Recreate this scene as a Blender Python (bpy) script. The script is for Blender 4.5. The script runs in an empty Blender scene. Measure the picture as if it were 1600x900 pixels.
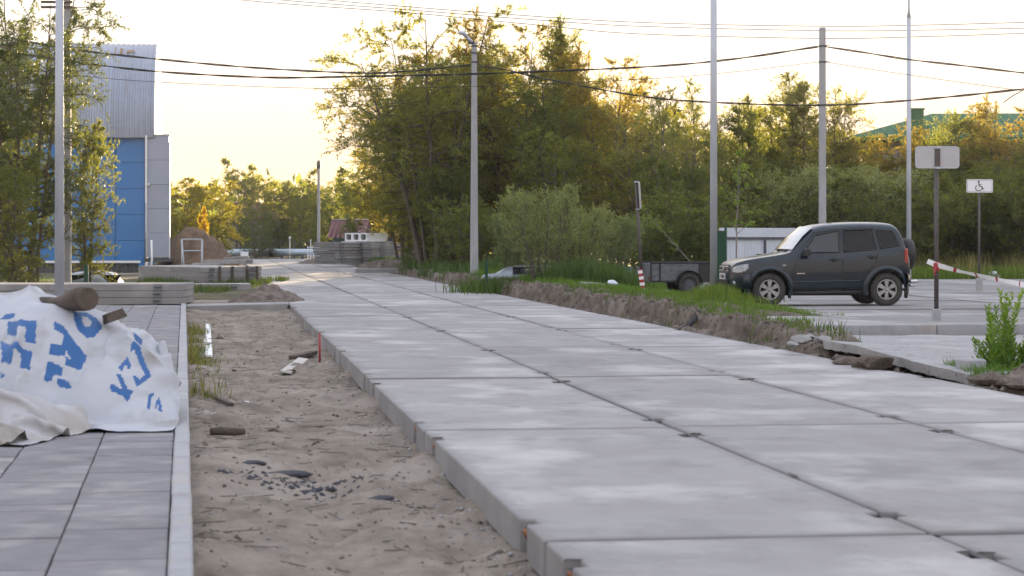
import bpy, bmesh, math, random
import numpy as np
from mathutils import Vector, Matrix

random.seed(7)
PI = math.pi
S = bpy.context.scene
COL = S.collection

# ------------------------------------------------------------------ camera, sky, sun, exposure
F = 3290.0            # focal length in pixels of a 1600 px wide picture
EYE = 1.45
HOR = 375.0
cam = bpy.data.cameras.new('camera')
cam.lens = 74.03
cam.sensor_width = 36.0
cam.shift_y = -(450 - HOR) / 1600.0
cam.clip_start = 0.1
cam.clip_end = 6000
cam.dof.use_dof = True
cam.dof.focus_distance = 42.0
cam.dof.aperture_fstop = 5.0
cam_o = bpy.data.objects.new('camera', cam)
cam_o.location = (0, 0, EYE)
cam_o.rotation_euler = (PI / 2, 0, 0)
COL.objects.link(cam_o)
S.camera = cam_o

SUN_AZ = math.radians(2.0)      # to the right of the view axis
SUN_EL = math.radians(4.3)
SKY_K = .13
VEIL = [(0.0, (.235, .132, .082)), (.04, (.262, .178, .14)), (.11, (.275, .25, .232)), (.35, (.266, .274, .312)), (1.0, (.253, .268, .325))]
world = bpy.data.worlds.new('World')
S.world = world
world.use_nodes = True
wn = world.node_tree
wn.nodes.clear()
w_out = wn.nodes.new('ShaderNodeOutputWorld')
w_bg = wn.nodes.new('ShaderNodeBackground')
w_sky = wn.nodes.new('ShaderNodeTexSky')
w_sky.sky_type = 'NISHITA'
w_sky.sun_disc = False
w_sky.sun_elevation = SUN_EL
w_sky.sun_rotation = SUN_AZ
w_sky.air_density = 1.0
w_sky.dust_density = 0.25
w_sky.ozone_density = 1.0
# thin high veil of evening cloud in front of the clear sky: it evens out the glow round the sun
w_bg.inputs['Strength'].default_value = 0.1


def wmath(op, a, b):
    n = wn.nodes.new('ShaderNodeVectorMath')
    n.operation = op
    for k, v in enumerate((a, b)):
        if isinstance(v, tuple): n.inputs[k].default_value = v
        else: wn.links.new(v, n.inputs[k])
    return n.outputs[0]


den = wmath('ADD', wmath('MULTIPLY', w_sky.outputs[0], (.13, .13, .13)), (1, 1, 1))
thin = wmath('MULTIPLY', wmath('DIVIDE', w_sky.outputs[0], den), (SKY_K, SKY_K, SKY_K))
w_tc = wn.nodes.new('ShaderNodeTexCoord')
w_sep = wn.nodes.new('ShaderNodeSeparateXYZ')
wn.links.new(w_tc.outputs['Generated'], w_sep.inputs[0])
w_cr = wn.nodes.new('ShaderNodeValToRGB')
w_cr.color_ramp.interpolation = 'B_SPLINE'
for k, (pos, c) in enumerate(VEIL):
    e = w_cr.color_ramp.elements[k] if k < 2 else w_cr.color_ramp.elements.new(pos)
    e.position = pos
    e.color = (*c, 1)
wn.links.new(w_sep.outputs['Z'], w_cr.inputs[0])
w_nz = wn.nodes.new('ShaderNodeTexNoise')
w_nz.inputs['Scale'].default_value = 3.0
w_nz.inputs['Detail'].default_value = 6
w_mp = wn.nodes.new('ShaderNodeMapping')
w_mp.inputs['Scale'].default_value = (1, 1, 6)
wn.links.new(w_tc.outputs['Generated'], w_mp.inputs[0])
wn.links.new(w_mp.outputs[0], w_nz.inputs['Vector'])
w_mr = wn.nodes.new('ShaderNodeMapRange')
w_mr.inputs['To Min'].default_value = 8.2
w_mr.inputs['To Max'].default_value = 11.8
wn.links.new(w_nz.outputs['Fac'], w_mr.inputs[0])
veil = wmath('MULTIPLY', w_cr.outputs[0], w_mr.outputs[0])
wn.links.new(wmath('ADD', thin, veil), w_bg.inputs['Color'])
wn.links.new(w_bg.outputs[0], w_out.inputs[0])

sun = bpy.data.lights.new('sun', 'SUN')
sun.energy = 4.5
sun.angle = math.radians(0.53)
sun.color = (1.0, 0.74, 0.42)
sun_o = bpy.data.objects.new('sun', sun)
sd = Vector((math.sin(SUN_AZ) * math.cos(SUN_EL), math.cos(SUN_AZ) * math.cos(SUN_EL), math.sin(SUN_EL)))
sun_o.rotation_euler = sd.to_track_quat('Z', 'Y').to_euler()
sun_o.location = (10, 100, 40)
COL.objects.link(sun_o)

S.view_settings.view_transform = 'Standard'
S.view_settings.look = 'None'
S.view_settings.exposure = 2.17
S.view_settings.gamma = 1.0
S.cycles.max_bounces = 8
S.cycles.transparent_max_bounces = 8


# ------------------------------------------------------------------ placing helpers
def W(px, py, d):
    """world point seen at photo pixel (px, py) at depth d"""
    return Vector(((px - 800) * d / F, d, EYE + (HOR - py) * d / F))


def G(px, py, z=0.0):
    """world point seen at photo pixel on the level z"""
    return W(px, py, F * (EYE - z) / (py - HOR))


RS = 0.1385                      # the road runs away and to the left
UL = math.hypot(1, RS)
U = Vector((-RS / UL, 1 / UL, 0))
V = Vector((1 / UL, RS / UL, 0))
ROT = math.atan(RS)              # rotation about z that carries +Y to U
R0 = Vector((0.15, 10.15, 0))    # left corner of a road slab


def RP(u, v, z=0.0):
    p = R0 + U * u + V * v
    return Vector((p.x, p.y, z))


def UV(x, y):
    q = Vector((x - R0.x, y - R0.y, 0))
    return q.dot(U), q.dot(V)


# ------------------------------------------------------------------ object helpers
def link(o, parent=None):
    COL.objects.link(o)
    if parent is not None:
        o.parent = parent
    return o


def tag(o, label=None, cat=None, group=None, kind=None):
    if label: o['label'] = label
    if cat: o['category'] = cat
    if group: o['group'] = group
    if kind: o['kind'] = kind
    return o


def empty(name, loc, rz=0.0, label=None, cat=None, group=None, kind=None):
    o = bpy.data.objects.new(name, None)
    o.empty_display_size = 0.2
    o.location = loc
    o.rotation_euler = (0, 0, rz)
    COL.objects.link(o)
    return tag(o, label, cat, group, kind)


def copy_tree(o, parent=None):
    c = o.copy()
    COL.objects.link(c)
    if parent is not None:
        c.parent = parent
    for ch in list(o.children):
        copy_tree(ch, c)
    return c


class MB:
    """collects simple shapes and links them as ONE mesh object"""

    def __init__(self):
        self.v, self.f, self.m, self.s = [], [], [], []

    def add(self, vs, fs, mi=0, smooth=False):
        b = len(self.v)
        self.v += [tuple(p) for p in vs]
        for f in fs:
            self.f.append(tuple(b + i for i in f))
            self.m.append(mi)
            self.s.append(smooth)
        return self

    def box(self, c, s, rz=0.0, mi=0, rot=None, taper=1.0):
        M = rot if rot is not None else Matrix.Rotation(rz, 3, 'Z')
        c = Vector(c)
        vs = []
        for z in (-.5, .5):
            k = taper if z > 0 else 1.0
            for x, y in ((-.5, -.5), (.5, -.5), (.5, .5), (-.5, .5)):
                vs.append(c + M @ Vector((x * s[0] * k, y * s[1] * k, z * s[2])))
        return self.add(vs, [(3, 2, 1, 0), (4, 5, 6, 7), (0, 1, 5, 4), (1, 2, 6, 5), (2, 3, 7, 6), (3, 0, 4, 7)], mi)

    def bbox(self, c, s, b=0.01, rz=0.0, mi=0):
        """box with chamfered top and vertical edges"""
        hx, hy, hz = s[0] / 2, s[1] / 2, s[2] / 2
        M = Matrix.Rotation(rz, 3, 'Z')
        c = Vector(c)
        def ring(ix, z):
            pts = []
            for sx, sy in ((-1, -1), (1, -1), (1, 1), (-1, 1)):
                a = (sx * (hx - ix), sy * (hy - ix - b))
                d = (sx * (hx - ix - b), sy * (hy - ix))
                pts += [a, d] if sx * sy > 0 else [d, a]
            return [c + M @ Vector((p[0], p[1], z)) for p in pts]
        r = ring(0, -hz) + ring(0, hz - b) + ring(b, hz)
        fs = [tuple(range(7, -1, -1)), tuple(range(16, 24))]
        for k in range(2):
            for i in range(8):
                j = (i + 1) % 8
                fs.append((k * 8 + i, k * 8 + j, k * 8 + 8 + j, k * 8 + 8 + i))
        return self.add(r, fs, mi)

    def tube(self, pts, rad, n=8, mi=0, cap=True, smooth=True):
        pts = [Vector(p) for p in pts]
        k = len(pts)
        if not hasattr(rad, '__len__'):
            rad = [rad] * k
        vs, fs = [], []
        prev = None
        for i, p in enumerate(pts):
            t = (pts[min(i + 1, k - 1)] - pts[max(i - 1, 0)])
            t = t.normalized() if t.length > 1e-9 else Vector((0, 0, 1))
            if prev is None:
                a = Vector((1, 0, 0)) if abs(t.x) < .8 else Vector((0, 1, 0))
                prev = (a - t * a.dot(t)).normalized()
            else:
                q = prev - t * prev.dot(t)
                prev = q.normalized() if q.length > 1e-6 else prev
            bi = t.cross(prev)
            for j in range(n):
                an = 2 * PI * j / n
                vs.append(p + (prev * math.cos(an) + bi * math.sin(an)) * rad[i])
        for i in range(k - 1):
            for j in range(n):
                j2 = (j + 1) % n
                fs.append((i * n + j, i * n + j2, (i + 1) * n + j2, (i + 1) * n + j))
        self.add(vs, fs, mi, smooth)
        if cap:
            b = len(self.v) - k * n
            self.f += [tuple(b + j for j in range(n - 1, -1, -1)), tuple(b + (k - 1) * n + j for j in range(n))]
            self.m += [mi, mi]
            self.s += [False, False]
        return self

    def lathe(self, prof, n=24, axis='Z', c=(0, 0, 0), mi=0, smooth=True, closed=False):
        c = Vector(c)
        vs, fs = [], []
        k = len(prof)
        for r, h in prof:
            for j in range(n):
                an = 2 * PI * j / n
                x, y = r * math.cos(an), r * math.sin(an)
                if axis == 'Z': p = Vector((x, y, h))
                elif axis == 'Y': p = Vector((x, h, -y))
                else: p = Vector((h, x, y))
                vs.append(c + p)
        kk = k if closed else k - 1
        for i in range(kk):
            i2 = (i + 1) % k
            for j in range(n):
                j2 = (j + 1) % n
                fs.append((i * n + j, i * n + j2, i2 * n + j2, i2 * n + j))
        return self.add(vs, fs, mi, smooth)

    def prism(self, poly, z0, z1, mi=0, M=None):
        n = len(poly)
        vs = [Vector((p[0], p[1], z0)) for p in poly] + [Vector((p[0], p[1], z1)) for p in poly]
        if M is not None:
            vs = [M @ v for v in vs]
        fs = [tuple(range(n - 1, -1, -1)), tuple(range(n, 2 * n))]
        for i in range(n):
            j = (i + 1) % n
            fs.append((i, j, n + j, n + i))
        return self.add(vs, fs, mi)

    def mesh(self, name, mats):
        me = bpy.data.meshes.new(name)
        me.from_pydata(self.v, [], self.f)
        for m in (mats if isinstance(mats, (list, tuple)) else [mats]):
            me.materials.append(m)
        me.polygons.foreach_set('material_index', self.m)
        me.polygons.foreach_set('use_smooth', self.s)
        me.update()
        return me

    def build(self, name, mats, parent=None, loc=None, rz=None):
        o = bpy.data.objects.new(name, self.mesh(name, mats))
        if loc is not None: o.location = loc
        if rz is not None: o.rotation_euler = (0, 0, rz)
        return link(o, parent)


def np_mesh(name, verts, faces, mats, smooth=False, attrs=None, mi=None):
    """mesh from numpy arrays; faces (n,3) or (n,4)"""
    me = bpy.data.meshes.new(name)
    nv, (nf, k) = len(verts), faces.shape
    me.vertices.add(nv)
    me.vertices.foreach_set('co', np.asarray(verts, np.float32).ravel())
    me.loops.add(nf * k)
    me.loops.foreach_set('vertex_index', np.asarray(faces, np.int32).ravel())
    me.polygons.add(nf)
    me.polygons.foreach_set('loop_start', np.arange(0, nf * k, k, dtype=np.int32))
    me.polygons.foreach_set('loop_total', np.full(nf, k, np.int32))
    if smooth:
        me.polygons.foreach_set('use_smooth', np.ones(nf, bool))
    for m in (mats if isinstance(mats, (list, tuple)) else [mats]):
        me.materials.append(m)
    if mi is not None:
        me.polygons.foreach_set('material_index', np.asarray(mi, np.int32))
    for an, arr in (attrs or {}).items():
        a = me.attributes.new(an, 'FLOAT', 'POINT')
        a.data.foreach_set('value', np.asarray(arr, np.float32))
    me.update()
    me.validate()
    return me


def grid_faces(nu, nv):
    i = np.arange(nu - 1)[:, None] * nv + np.arange(nv - 1)[None, :]
    i = i.ravel()
    return np.stack([i, i + nv, i + nv + 1, i + 1], 1)


# value noise on the plane, vectorised
def _hash(ix, iy, s):
    h = (ix.astype(np.int64) * 374761393 + iy.astype(np.int64) * 668265263 + s * 982451653) & 0xffffffff
    h = ((h ^ (h >> 13)) * 1274126177) & 0xffffffff
    return ((h ^ (h >> 16)) & 0xffff) / 65535.0


def vnoise(x, y, s=0):
    x = np.asarray(x, float); y = np.asarray(y, float)
    ix, iy = np.floor(x), np.floor(y)
    fx, fy = x - ix, y - iy
    fx = fx * fx * (3 - 2 * fx); fy = fy * fy * (3 - 2 * fy)
    a = _hash(ix, iy, s); b = _hash(ix + 1, iy, s); c = _hash(ix, iy + 1, s); d = _hash(ix + 1, iy + 1, s)
    return (a * (1 - fx) + b * fx) * (1 - fy) + (c * (1 - fx) + d * fx) * fy - .5


def fbm(x, y, o=4, s=0, g=.5):
    t, a, f = 0, 1.0, 1.0
    for k in range(o):
        t = t + a * vnoise(x * f + 17.3 * k, y * f - 9.1 * k, s + k)
        a *= g; f *= 2.03
    return t


# ------------------------------------------------------------------ materials
def new_mat(name):
    m = bpy.data.materials.new(name)
    m.use_nodes = True
    nt = m.node_tree
    return m, nt, nt.nodes['Principled BSDF']


def rgb(c):
    return (c[0], c[1], c[2], 1.0)


def surf(name, c1, c2=None, rough=.7, metal=0.0, scale=4.0, detail=6.0, stretch=(1, 1, 1), c3=None, scale3=.8, amt3=.5,
         bump=0.0, bscale=40.0, vary=0.0, spec=.4, coat=0.0, speck=None, stain=None, coords='Object'):
    """noise-mottled surface, with an optional third tone in broad patches, fine relief and a per-object tone"""
    m, nt, p = new_mat(name)
    N, L = nt.nodes, nt.links
    p.inputs['Roughness'].default_value = rough
    p.inputs['Metallic'].default_value = metal
    p.inputs['Specular IOR Level'].default_value = spec
    p.inputs['Coat Weight'].default_value = coat
    p.inputs['Coat Roughness'].default_value = .06
    c2 = c2 or c1
    tc = N.new('ShaderNodeTexCoord')
    oi = N.new('ShaderNodeObjectInfo')
    mp = N.new('ShaderNodeMapping')
    mp.inputs['Scale'].default_value = stretch
    off = N.new('ShaderNodeVectorMath'); off.operation = 'SCALE'
    off.inputs[0].default_value = (37.1, 19.7, 53.3)
    L.new(oi.outputs['Random'], off.inputs['Scale'])
    L.new(tc.outputs[coords], mp.inputs['Vector'])
    L.new(off.outputs[0], mp.inputs['Location'])
    nz = N.new('ShaderNodeTexNoise')
    nz.inputs['Scale'].default_value = scale
    nz.inputs['Detail'].default_value = detail
    nz.inputs['Roughness'].default_value = .6
    L.new(mp.outputs[0], nz.inputs['Vector'])
    cr = N.new('ShaderNodeValToRGB')
    cr.color_ramp.elements[0].position = .3
    cr.color_ramp.elements[1].position = .7
    cr.color_ramp.elements[0].color = rgb(c1)
    cr.color_ramp.elements[1].color = rgb(c2)
    L.new(nz.outputs['Fac'], cr.inputs[0])
    col = cr.outputs[0]
    if c3 is not None:
        n3 = N.new('ShaderNodeTexNoise')
        n3.inputs['Scale'].default_value = scale3
        n3.inputs['Detail'].default_value = 5
        L.new(mp.outputs[0], n3.inputs['Vector'])
        r3 = N.new('ShaderNodeMapRange')
        r3.inputs['From Min'].default_value = .5
        r3.inputs['From Max'].default_value = .68
        r3.inputs['To Max'].default_value = amt3
        L.new(n3.outputs['Fac'], r3.inputs[0])
        mx = N.new('ShaderNodeMix'); mx.data_type = 'RGBA'
        L.new(r3.outputs[0], mx.inputs['Factor'])
        L.new(col, mx.inputs['A'])
        mx.inputs['B'].default_value = rgb(c3)
        col = mx.outputs['Result']
    if stain is not None:
        n6 = N.new('ShaderNodeTexNoise')
        n6.inputs['Scale'].default_value = stain[1]
        n6.inputs['Detail'].default_value = 9
        n6.inputs['Roughness'].default_value = .68
        m6 = N.new('ShaderNodeMapping'); m6.inputs['Scale'].default_value = stain[4]
        L.new(tc.outputs[coords], m6.inputs['Vector']); L.new(off.outputs[0], m6.inputs['Location'])
        L.new(m6.outputs[0], n6.inputs['Vector'])
        r6 = N.new('ShaderNodeMapRange')
        r6.inputs['From Min'].default_value = stain[2]
        r6.inputs['From Max'].default_value = stain[2] + .16
        r6.inputs['To Max'].default_value = stain[3]
        L.new(n6.outputs['Fac'], r6.inputs[0])
        mx = N.new('ShaderNodeMix'); mx.data_type = 'RGBA'
        L.new(r6.outputs[0], mx.inputs['Factor'])
        L.new(col, mx.inputs['A'])
        mx.inputs['B'].default_value = rgb(stain[0])
        col = mx.outputs['Result']
    if speck is not None:
        n4 = N.new('ShaderNodeTexVoronoi')
        n4.inputs['Scale'].default_value = speck[1]
        L.new(mp.outputs[0], n4.inputs['Vector'])
        r4 = N.new('ShaderNodeMapRange')
        r4.inputs['From Min'].default_value = speck[2]
        r4.inputs['From Max'].default_value = speck[2] * .5
        L.new(n4.outputs['Distance'], r4.inputs[0])
        mx = N.new('ShaderNodeMix'); mx.data_type = 'RGBA'
        L.new(r4.outputs[0], mx.inputs['Factor'])
        L.new(col, mx.inputs['A'])
        mx.inputs['B'].default_value = rgb(speck[0])
        col = mx.outputs['Result']
    if vary:
        hv = N.new('ShaderNodeHueSaturation')
        r5 = N.new('ShaderNodeMapRange')
        r5.inputs['To Min'].default_value = 1 - vary
        r5.inputs['To Max'].default_value = 1 + vary
        L.new(oi.outputs['Random'], r5.inputs[0])
        L.new(r5.outputs[0], hv.inputs['Value'])
        L.new(col, hv.inputs['Color'])
        col = hv.outputs[0]
    L.new(col, p.inputs['Base Color'])
    if bump:
        nb = N.new('ShaderNodeTexNoise')
        nb.inputs['Scale'].default_value = bscale
        nb.inputs['Detail'].default_value = 6
        L.new(mp.outputs[0], nb.inputs['Vector'])
        bp = N.new('ShaderNodeBump')
        bp.inputs['Strength'].default_value = bump
        bp.inputs['Distance'].default_value = .02
        L.new(nb.outputs['Fac'], bp.inputs['Height'])
        L.new(bp.outputs[0], p.inputs['Normal'])
    return m


def leaf_mat(name, c1, c2, trans=.58, tcol=None, vary=.18, hue=.03):
    """thin leaf: part of the light passes through"""
    m, nt, p = new_mat(name)
    N, L = nt.nodes, nt.links
    at = N.new('ShaderNodeAttribute'); at.attribute_name = 'tint'
    oi = N.new('ShaderNodeObjectInfo')
    mx = N.new('ShaderNodeMix'); mx.data_type = 'RGBA'
    mx.inputs['A'].default_value = rgb(c1)
    mx.inputs['B'].default_value = rgb(c2)
    L.new(at.outputs['Fac'], mx.inputs['Factor'])
    hv = N.new('ShaderNodeHueSaturation')
    r = N.new('ShaderNodeMapRange')
    r.inputs['To Min'].default_value = 1 - vary; r.inputs['To Max'].default_value = 1 + vary
    L.new(oi.outputs['Random'], r.inputs[0]); L.new(r.outputs[0], hv.inputs['Value'])
    r2 = N.new('ShaderNodeMapRange')
    r2.inputs['To Min'].default_value = .5 + hue * 1.2; r2.inputs['To Max'].default_value = .5 - hue * .2
    L.new(oi.outputs['Random'], r2.inputs[0]); L.new(r2.outputs[0], hv.inputs['Hue'])
    L.new(mx.outputs['Result'], hv.inputs['Color'])
    L.new(hv.outputs[0], p.inputs['Base Color'])
    p.inputs['Roughness'].default_value = .5
    p.inputs['Specular IOR Level'].default_value = .3
    tr = N.new('ShaderNodeBsdfTranslucent')
    tm = N.new('ShaderNodeMix'); tm.data_type = 'RGBA'; tm.blend_type = 'MULTIPLY'
    tm.inputs['Factor'].default_value = 1.0
    L.new(hv.outputs[0], tm.inputs['A'])
    tm.inputs['B'].default_value = rgb(tcol or (2.5, 2.05, .6))
    L.new(tm.outputs['Result'], tr.inputs['Color'])
    ms = N.new('ShaderNodeMixShader')
    ms.inputs[0].default_value = trans
    L.new(p.outputs[0], ms.inputs[1]); L.new(tr.outputs[0], ms.inputs[2])
    L.new(ms.outputs[0], N['Material Output'].inputs[0])
    return m


M = {}
M['slab'] = surf('slab_concrete', (.275, .262, .255), (.335, .322, .312), spec=.15, rough=.9, scale=1.7, stretch=(1.0, .8, 1), detail=9, c3=(.47, .455, .435), scale3=.9, amt3=.85,
                 bump=.25, bscale=60, vary=.10, speck=((.15, .145, .14), 2.3, .035), stain=((.20, .193, .19), 1.5, .52, .65, (1, .7, 1)))
M['slab_old'] = surf('yard_slab_concrete', (.22, .215, .21), (.34, .33, .315), rough=.8, scale=3, c3=(.25, .24, .22), scale3=2.2, amt3=.5, bump=.2, vary=.12)
M['pocket'] = surf('loop_pocket', (.16, .16, .165), (.2, .2, .2), rough=.9, scale=9, bump=.2)
M['rust'] = surf('rusty_steel', (.16, .06, .025), (.25, .11, .04), rough=.8, scale=14, bump=.2)
M['filler'] = surf('joint_filler', (.06, .062, .066), (.09, .09, .095), rough=.9, scale=12, bump=.3)
def edge_dirt(m, sx, sy, col, wid=.10, amt=.75):
    """grime gathered along the borders of a slab, broken up by noise"""
    nt = m.node_tree; N, L = nt.nodes, nt.links
    p = N['Principled BSDF']
    src = p.inputs['Base Color'].links[0].from_socket
    tc = N.new('ShaderNodeTexCoord'); sp = N.new('ShaderNodeSeparateXYZ')
    L.new(tc.outputs['Object'], sp.inputs[0])
    def mt(op, a, b):
        n = N.new('ShaderNodeMath'); n.operation = op
        for k, v in enumerate((a, b)):
            if isinstance(v, (int, float)): n.inputs[k].default_value = v
            else: L.new(v, n.inputs[k])
        return n.outputs[0]
    dx = mt('MINIMUM', sp.outputs[0], mt('SUBTRACT', sx, sp.outputs[0]))
    dy = mt('MINIMUM', sp.outputs[1], mt('SUBTRACT', sy, sp.outputs[1]))
    d = mt('MINIMUM', dx, dy)
    nz = N.new('ShaderNodeTexNoise'); nz.inputs['Scale'].default_value = 4.5; nz.inputs['Detail'].default_value = 8
    oi = N.new('ShaderNodeObjectInfo'); ad = N.new('ShaderNodeVectorMath'); ad.operation = 'ADD'
    L.new(tc.outputs['Object'], ad.inputs[0]); L.new(oi.outputs['Location'], ad.inputs[1]); L.new(ad.outputs[0], nz.inputs['Vector'])
    w = mt('MULTIPLY', mt('MULTIPLY', nz.outputs['Fac'], nz.outputs['Fac']), wid * 5)
    mr = N.new('ShaderNodeMapRange')
    L.new(mt('DIVIDE', d, w), mr.inputs[0])
    mr.inputs['From Min'].default_value = .1; mr.inputs['From Max'].default_value = 1.0
    mr.inputs['To Min'].default_value = amt; mr.inputs['To Max'].default_value = 0
    mx = N.new('ShaderNodeMix'); mx.data_type = 'RGBA'
    L.new(mr.outputs[0], mx.inputs['Factor']); L.new(src, mx.inputs['A']); mx.inputs['B'].default_value = rgb(col)
    L.new(mx.outputs['Result'], p.inputs['Base Color'])


edge_dirt(M['slab'], 1.93, 5.94, (.185, .178, .174), .09, .5)
M['tile'] = surf('paving_tile', (.185, .178, .185), (.24, .23, .235), spec=.2, rough=.85, stain=((.15, .14, .14), 2.2, .52, .55, (1, 1, 1)), scale=5, c3=(.36, .345, .32), scale3=2.4, amt3=.6, bump=.15, bscale=70, vary=.09)
M['kerb'] = surf('kerb_concrete', (.28, .285, .30), (.355, .355, .36), rough=.7, scale=6, c3=(.36, .30, .23), scale3=3, amt3=.5, stain=((.2, .19, .18), 2.5, .53, .6, (1, 1, 1)), bump=.15, vary=.05)
M['sand'] = surf('grey_sand', (.145, .12, .095), (.295, .252, .205), rough=.95, scale=2.6, detail=14, c3=(.355, .315, .27), scale3=.6, amt3=.7, bump=1.0, bscale=18, coords='Object', spec=.1, stain=((.11, .09, .072), 1.6, .53, .75, (1, .6, 1)))
M['soil'] = surf('bare_soil', (.075, .06, .05), (.185, .152, .124), rough=.95, scale=6, detail=10, c3=(.24, .205, .17), scale3=1.5, amt3=.6, bump=.8, bscale=22, spec=.15)
M['mound'] = surf('brown_soil', (.12, .085, .06), (.21, .15, .11), rough=.95, scale=4, detail=9, bump=.8, bscale=14, spec=.15)
M['ground'] = surf('rough_ground', (.055, .06, .028), (.13, .11, .07), rough=.95, scale=.9, detail=10, c3=(.2, .18, .14), scale3=.15, amt3=.6, bump=.6, bscale=9, spec=.15)
M['rough_conc'] = surf('rough_cast_concrete', (.26, .255, .255), (.35, .345, .34), rough=.85, scale=7, c3=(.44, .42, .39), scale3=1.1, amt3=.7, stain=((.17, .165, .16), 2.2, .52, .7, (1, 1, 1)), bump=.5, bscale=45, speck=((.12, .12, .12), 6.5, .2))
M['blue'] = surf('blue_cladding', (.028, .17, .42), (.034, .19, .46), rough=.38, scale=.8, vary=.05)
M['greyclad'] = surf('grey_cladding', (.31, .345, .43), (.34, .375, .46), rough=.45, scale=.6, vary=.03)
M['roofmetal'] = surf('galvanised_sheet', (.24, .275, .34), (.31, .345, .41), rough=.45, metal=.25, scale=.7, stretch=(1, 3, .4), c3=(.28, .30, .34), scale3=.8, amt3=.5, vary=.05)
M['rustsheet'] = surf('rust_patch', (.20, .11, .06), (.3, .2, .13), rough=.8, scale=6)
M['galv'] = surf('galvanised_pole', (.40, .43, .47), (.50, .53, .57), rough=.5, metal=.3, scale=5, stretch=(1, 1, .25), bump=.05)
M['polecon'] = surf('pole_concrete', (.30, .305, .31), (.38, .38, .385), rough=.85, scale=8, stretch=(1, 1, .3), c3=(.25, .25, .25), scale3=2, amt3=.4, bump=.25)
M['wire'] = surf('black_cable', (.02, .018, .016), rough=.6)
M['steelpost'] = surf('brown_steel_post', (.075, .065, .062), (.11, .095, .09), rough=.6, metal=.3, scale=9)
M['signback'] = surf('sign_back', (.40, .405, .42), (.47, .47, .48), rough=.42, metal=.4, scale=3)
M['signwhite'] = surf('sign_white', (.78, .78, .78), rough=.4)
M['black'] = surf('black_print', (.012, .012, .012), rough=.5)
M['white'] = surf('white_paint', (.72, .72, .72), (.78, .78, .77), rough=.5, scale=6)
M['red'] = surf('red_paint', (.36, .035, .035), (.30, .035, .035), rough=.5, scale=8)
M['redroof'] = surf('red_roof_tile', (.12, .045, .045), (.16, .065, .06), rough=.7, scale=2)
M['greenroof'] = surf('green_roof_sheet', (.022, .10, .055), (.03, .125, .07), rough=.75, spec=.15, scale=.5)
M['greenpaint'] = surf('green_paint', (.008, .05, .024), (.01, .06, .03), rough=.5, scale=4)
M['greywall'] = surf('grey_wall', (.24, .22, .2), (.3, .28, .25), rough=.8, scale=2)
M['bluegrey'] = surf('blue_grey_board', (.13, .2, .26), (.17, .24, .29), rough=.6, scale=3)
M['fence'] = surf('fence_sheet', (.46, .51, .58), (.54, .58, .64), rough=.42, metal=.15, scale=1.2, vary=.04)
M['rail'] = surf('dark_rail', (.07, .075, .085), rough=.6)
M['pipe'] = surf('pipe_jacket', (.36, .43, .5), (.47, .54, .6), rough=.42, metal=.35, scale=1.5)
M['wood'] = surf('weathered_wood', (.052, .040, .031), (.12, .094, .072), rough=.85, scale=7, stretch=(1, 1, 1), detail=9, bump=.6, bscale=26)
M['woodpale'] = surf('pale_board', (.40, .37, .33), (.55, .52, .47), rough=.8, scale=9, bump=.3)
M['bark'] = surf('willow_bark', (.085, .07, .052), (.16, .135, .105), rough=.9, scale=9, stretch=(1, 1, .3), bump=.5)
M['barkpale'] = surf('pale_bark', (.16, .14, .115), (.24, .21, .18), rough=.9, scale=9, stretch=(1, 1, .3), bump=.4)
M['asphalt'] = surf('asphalt_lump', (.035, .037, .045), (.07, .07, .08), rough=.9, scale=20, bump=.6)
M['bagplastic'] = surf('grey_plastic', (.45, .5, .55), (.6, .63, .66), rough=.35, scale=8)
M['blacktube'] = surf('black_hose', (.03, .031, .034), (.05, .05, .055), rough=.5, scale=9)
M['leaf_a'] = leaf_mat('willow_leaf', (.112, .134, .05), (.185, .205, .08))
M['leaf_b'] = leaf_mat('dark_leaf', (.08, .105, .038), (.145, .17, .062))
M['leaf_m'] = leaf_mat('shade_muted_leaf', (.088, .112, .042), (.15, .17, .066), trans=.36, tcol=(1.9, 1.7, .6))  # leaf copy with the sun glow held down, for crowns out of the sun
M['leaf_c'] = leaf_mat('pale_willow_leaf', (.165, .205, .095), (.24, .285, .135), trans=.35)
M['leaf_y'] = leaf_mat('sunlit_yellow_leaf', (.135, .13, .02), (.22, .20, .03), tcol=(2.3, 2.0, .5))  # yellow of the low sun through leaves is put into the colour
M['leaf_o'] = leaf_mat('ochre_leaf', (.14, .13, .044), (.225, .20, .064), hue=.012)
M['leaf_g'] = leaf_mat('sunlit_gold_leaf', (.36, .25, .02), (.5, .36, .03), tcol=(1.9, 1.5, .4))  # golden backlight painted into the leaf colour
M['leaf_f'] = leaf_mat('fresh_leaf', (.10, .16, .025), (.17, .24, .04), trans=.4)
M['grass'] = leaf_mat('grass_blade', (.07, .13, .018), (.15, .215, .04), trans=.35, tcol=(1.8, 1.7, .6), vary=.05)
M['weed'] = leaf_mat('weed_blade', (.05, .085, .022), (.11, .15, .04), trans=.35, tcol=(1.8, 1.7, .6), vary=.05)
M['drygrass'] = leaf_mat('dry_grass_blade', (.13, .115, .05), (.22, .19, .085), trans=.3, vary=.05)
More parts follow.
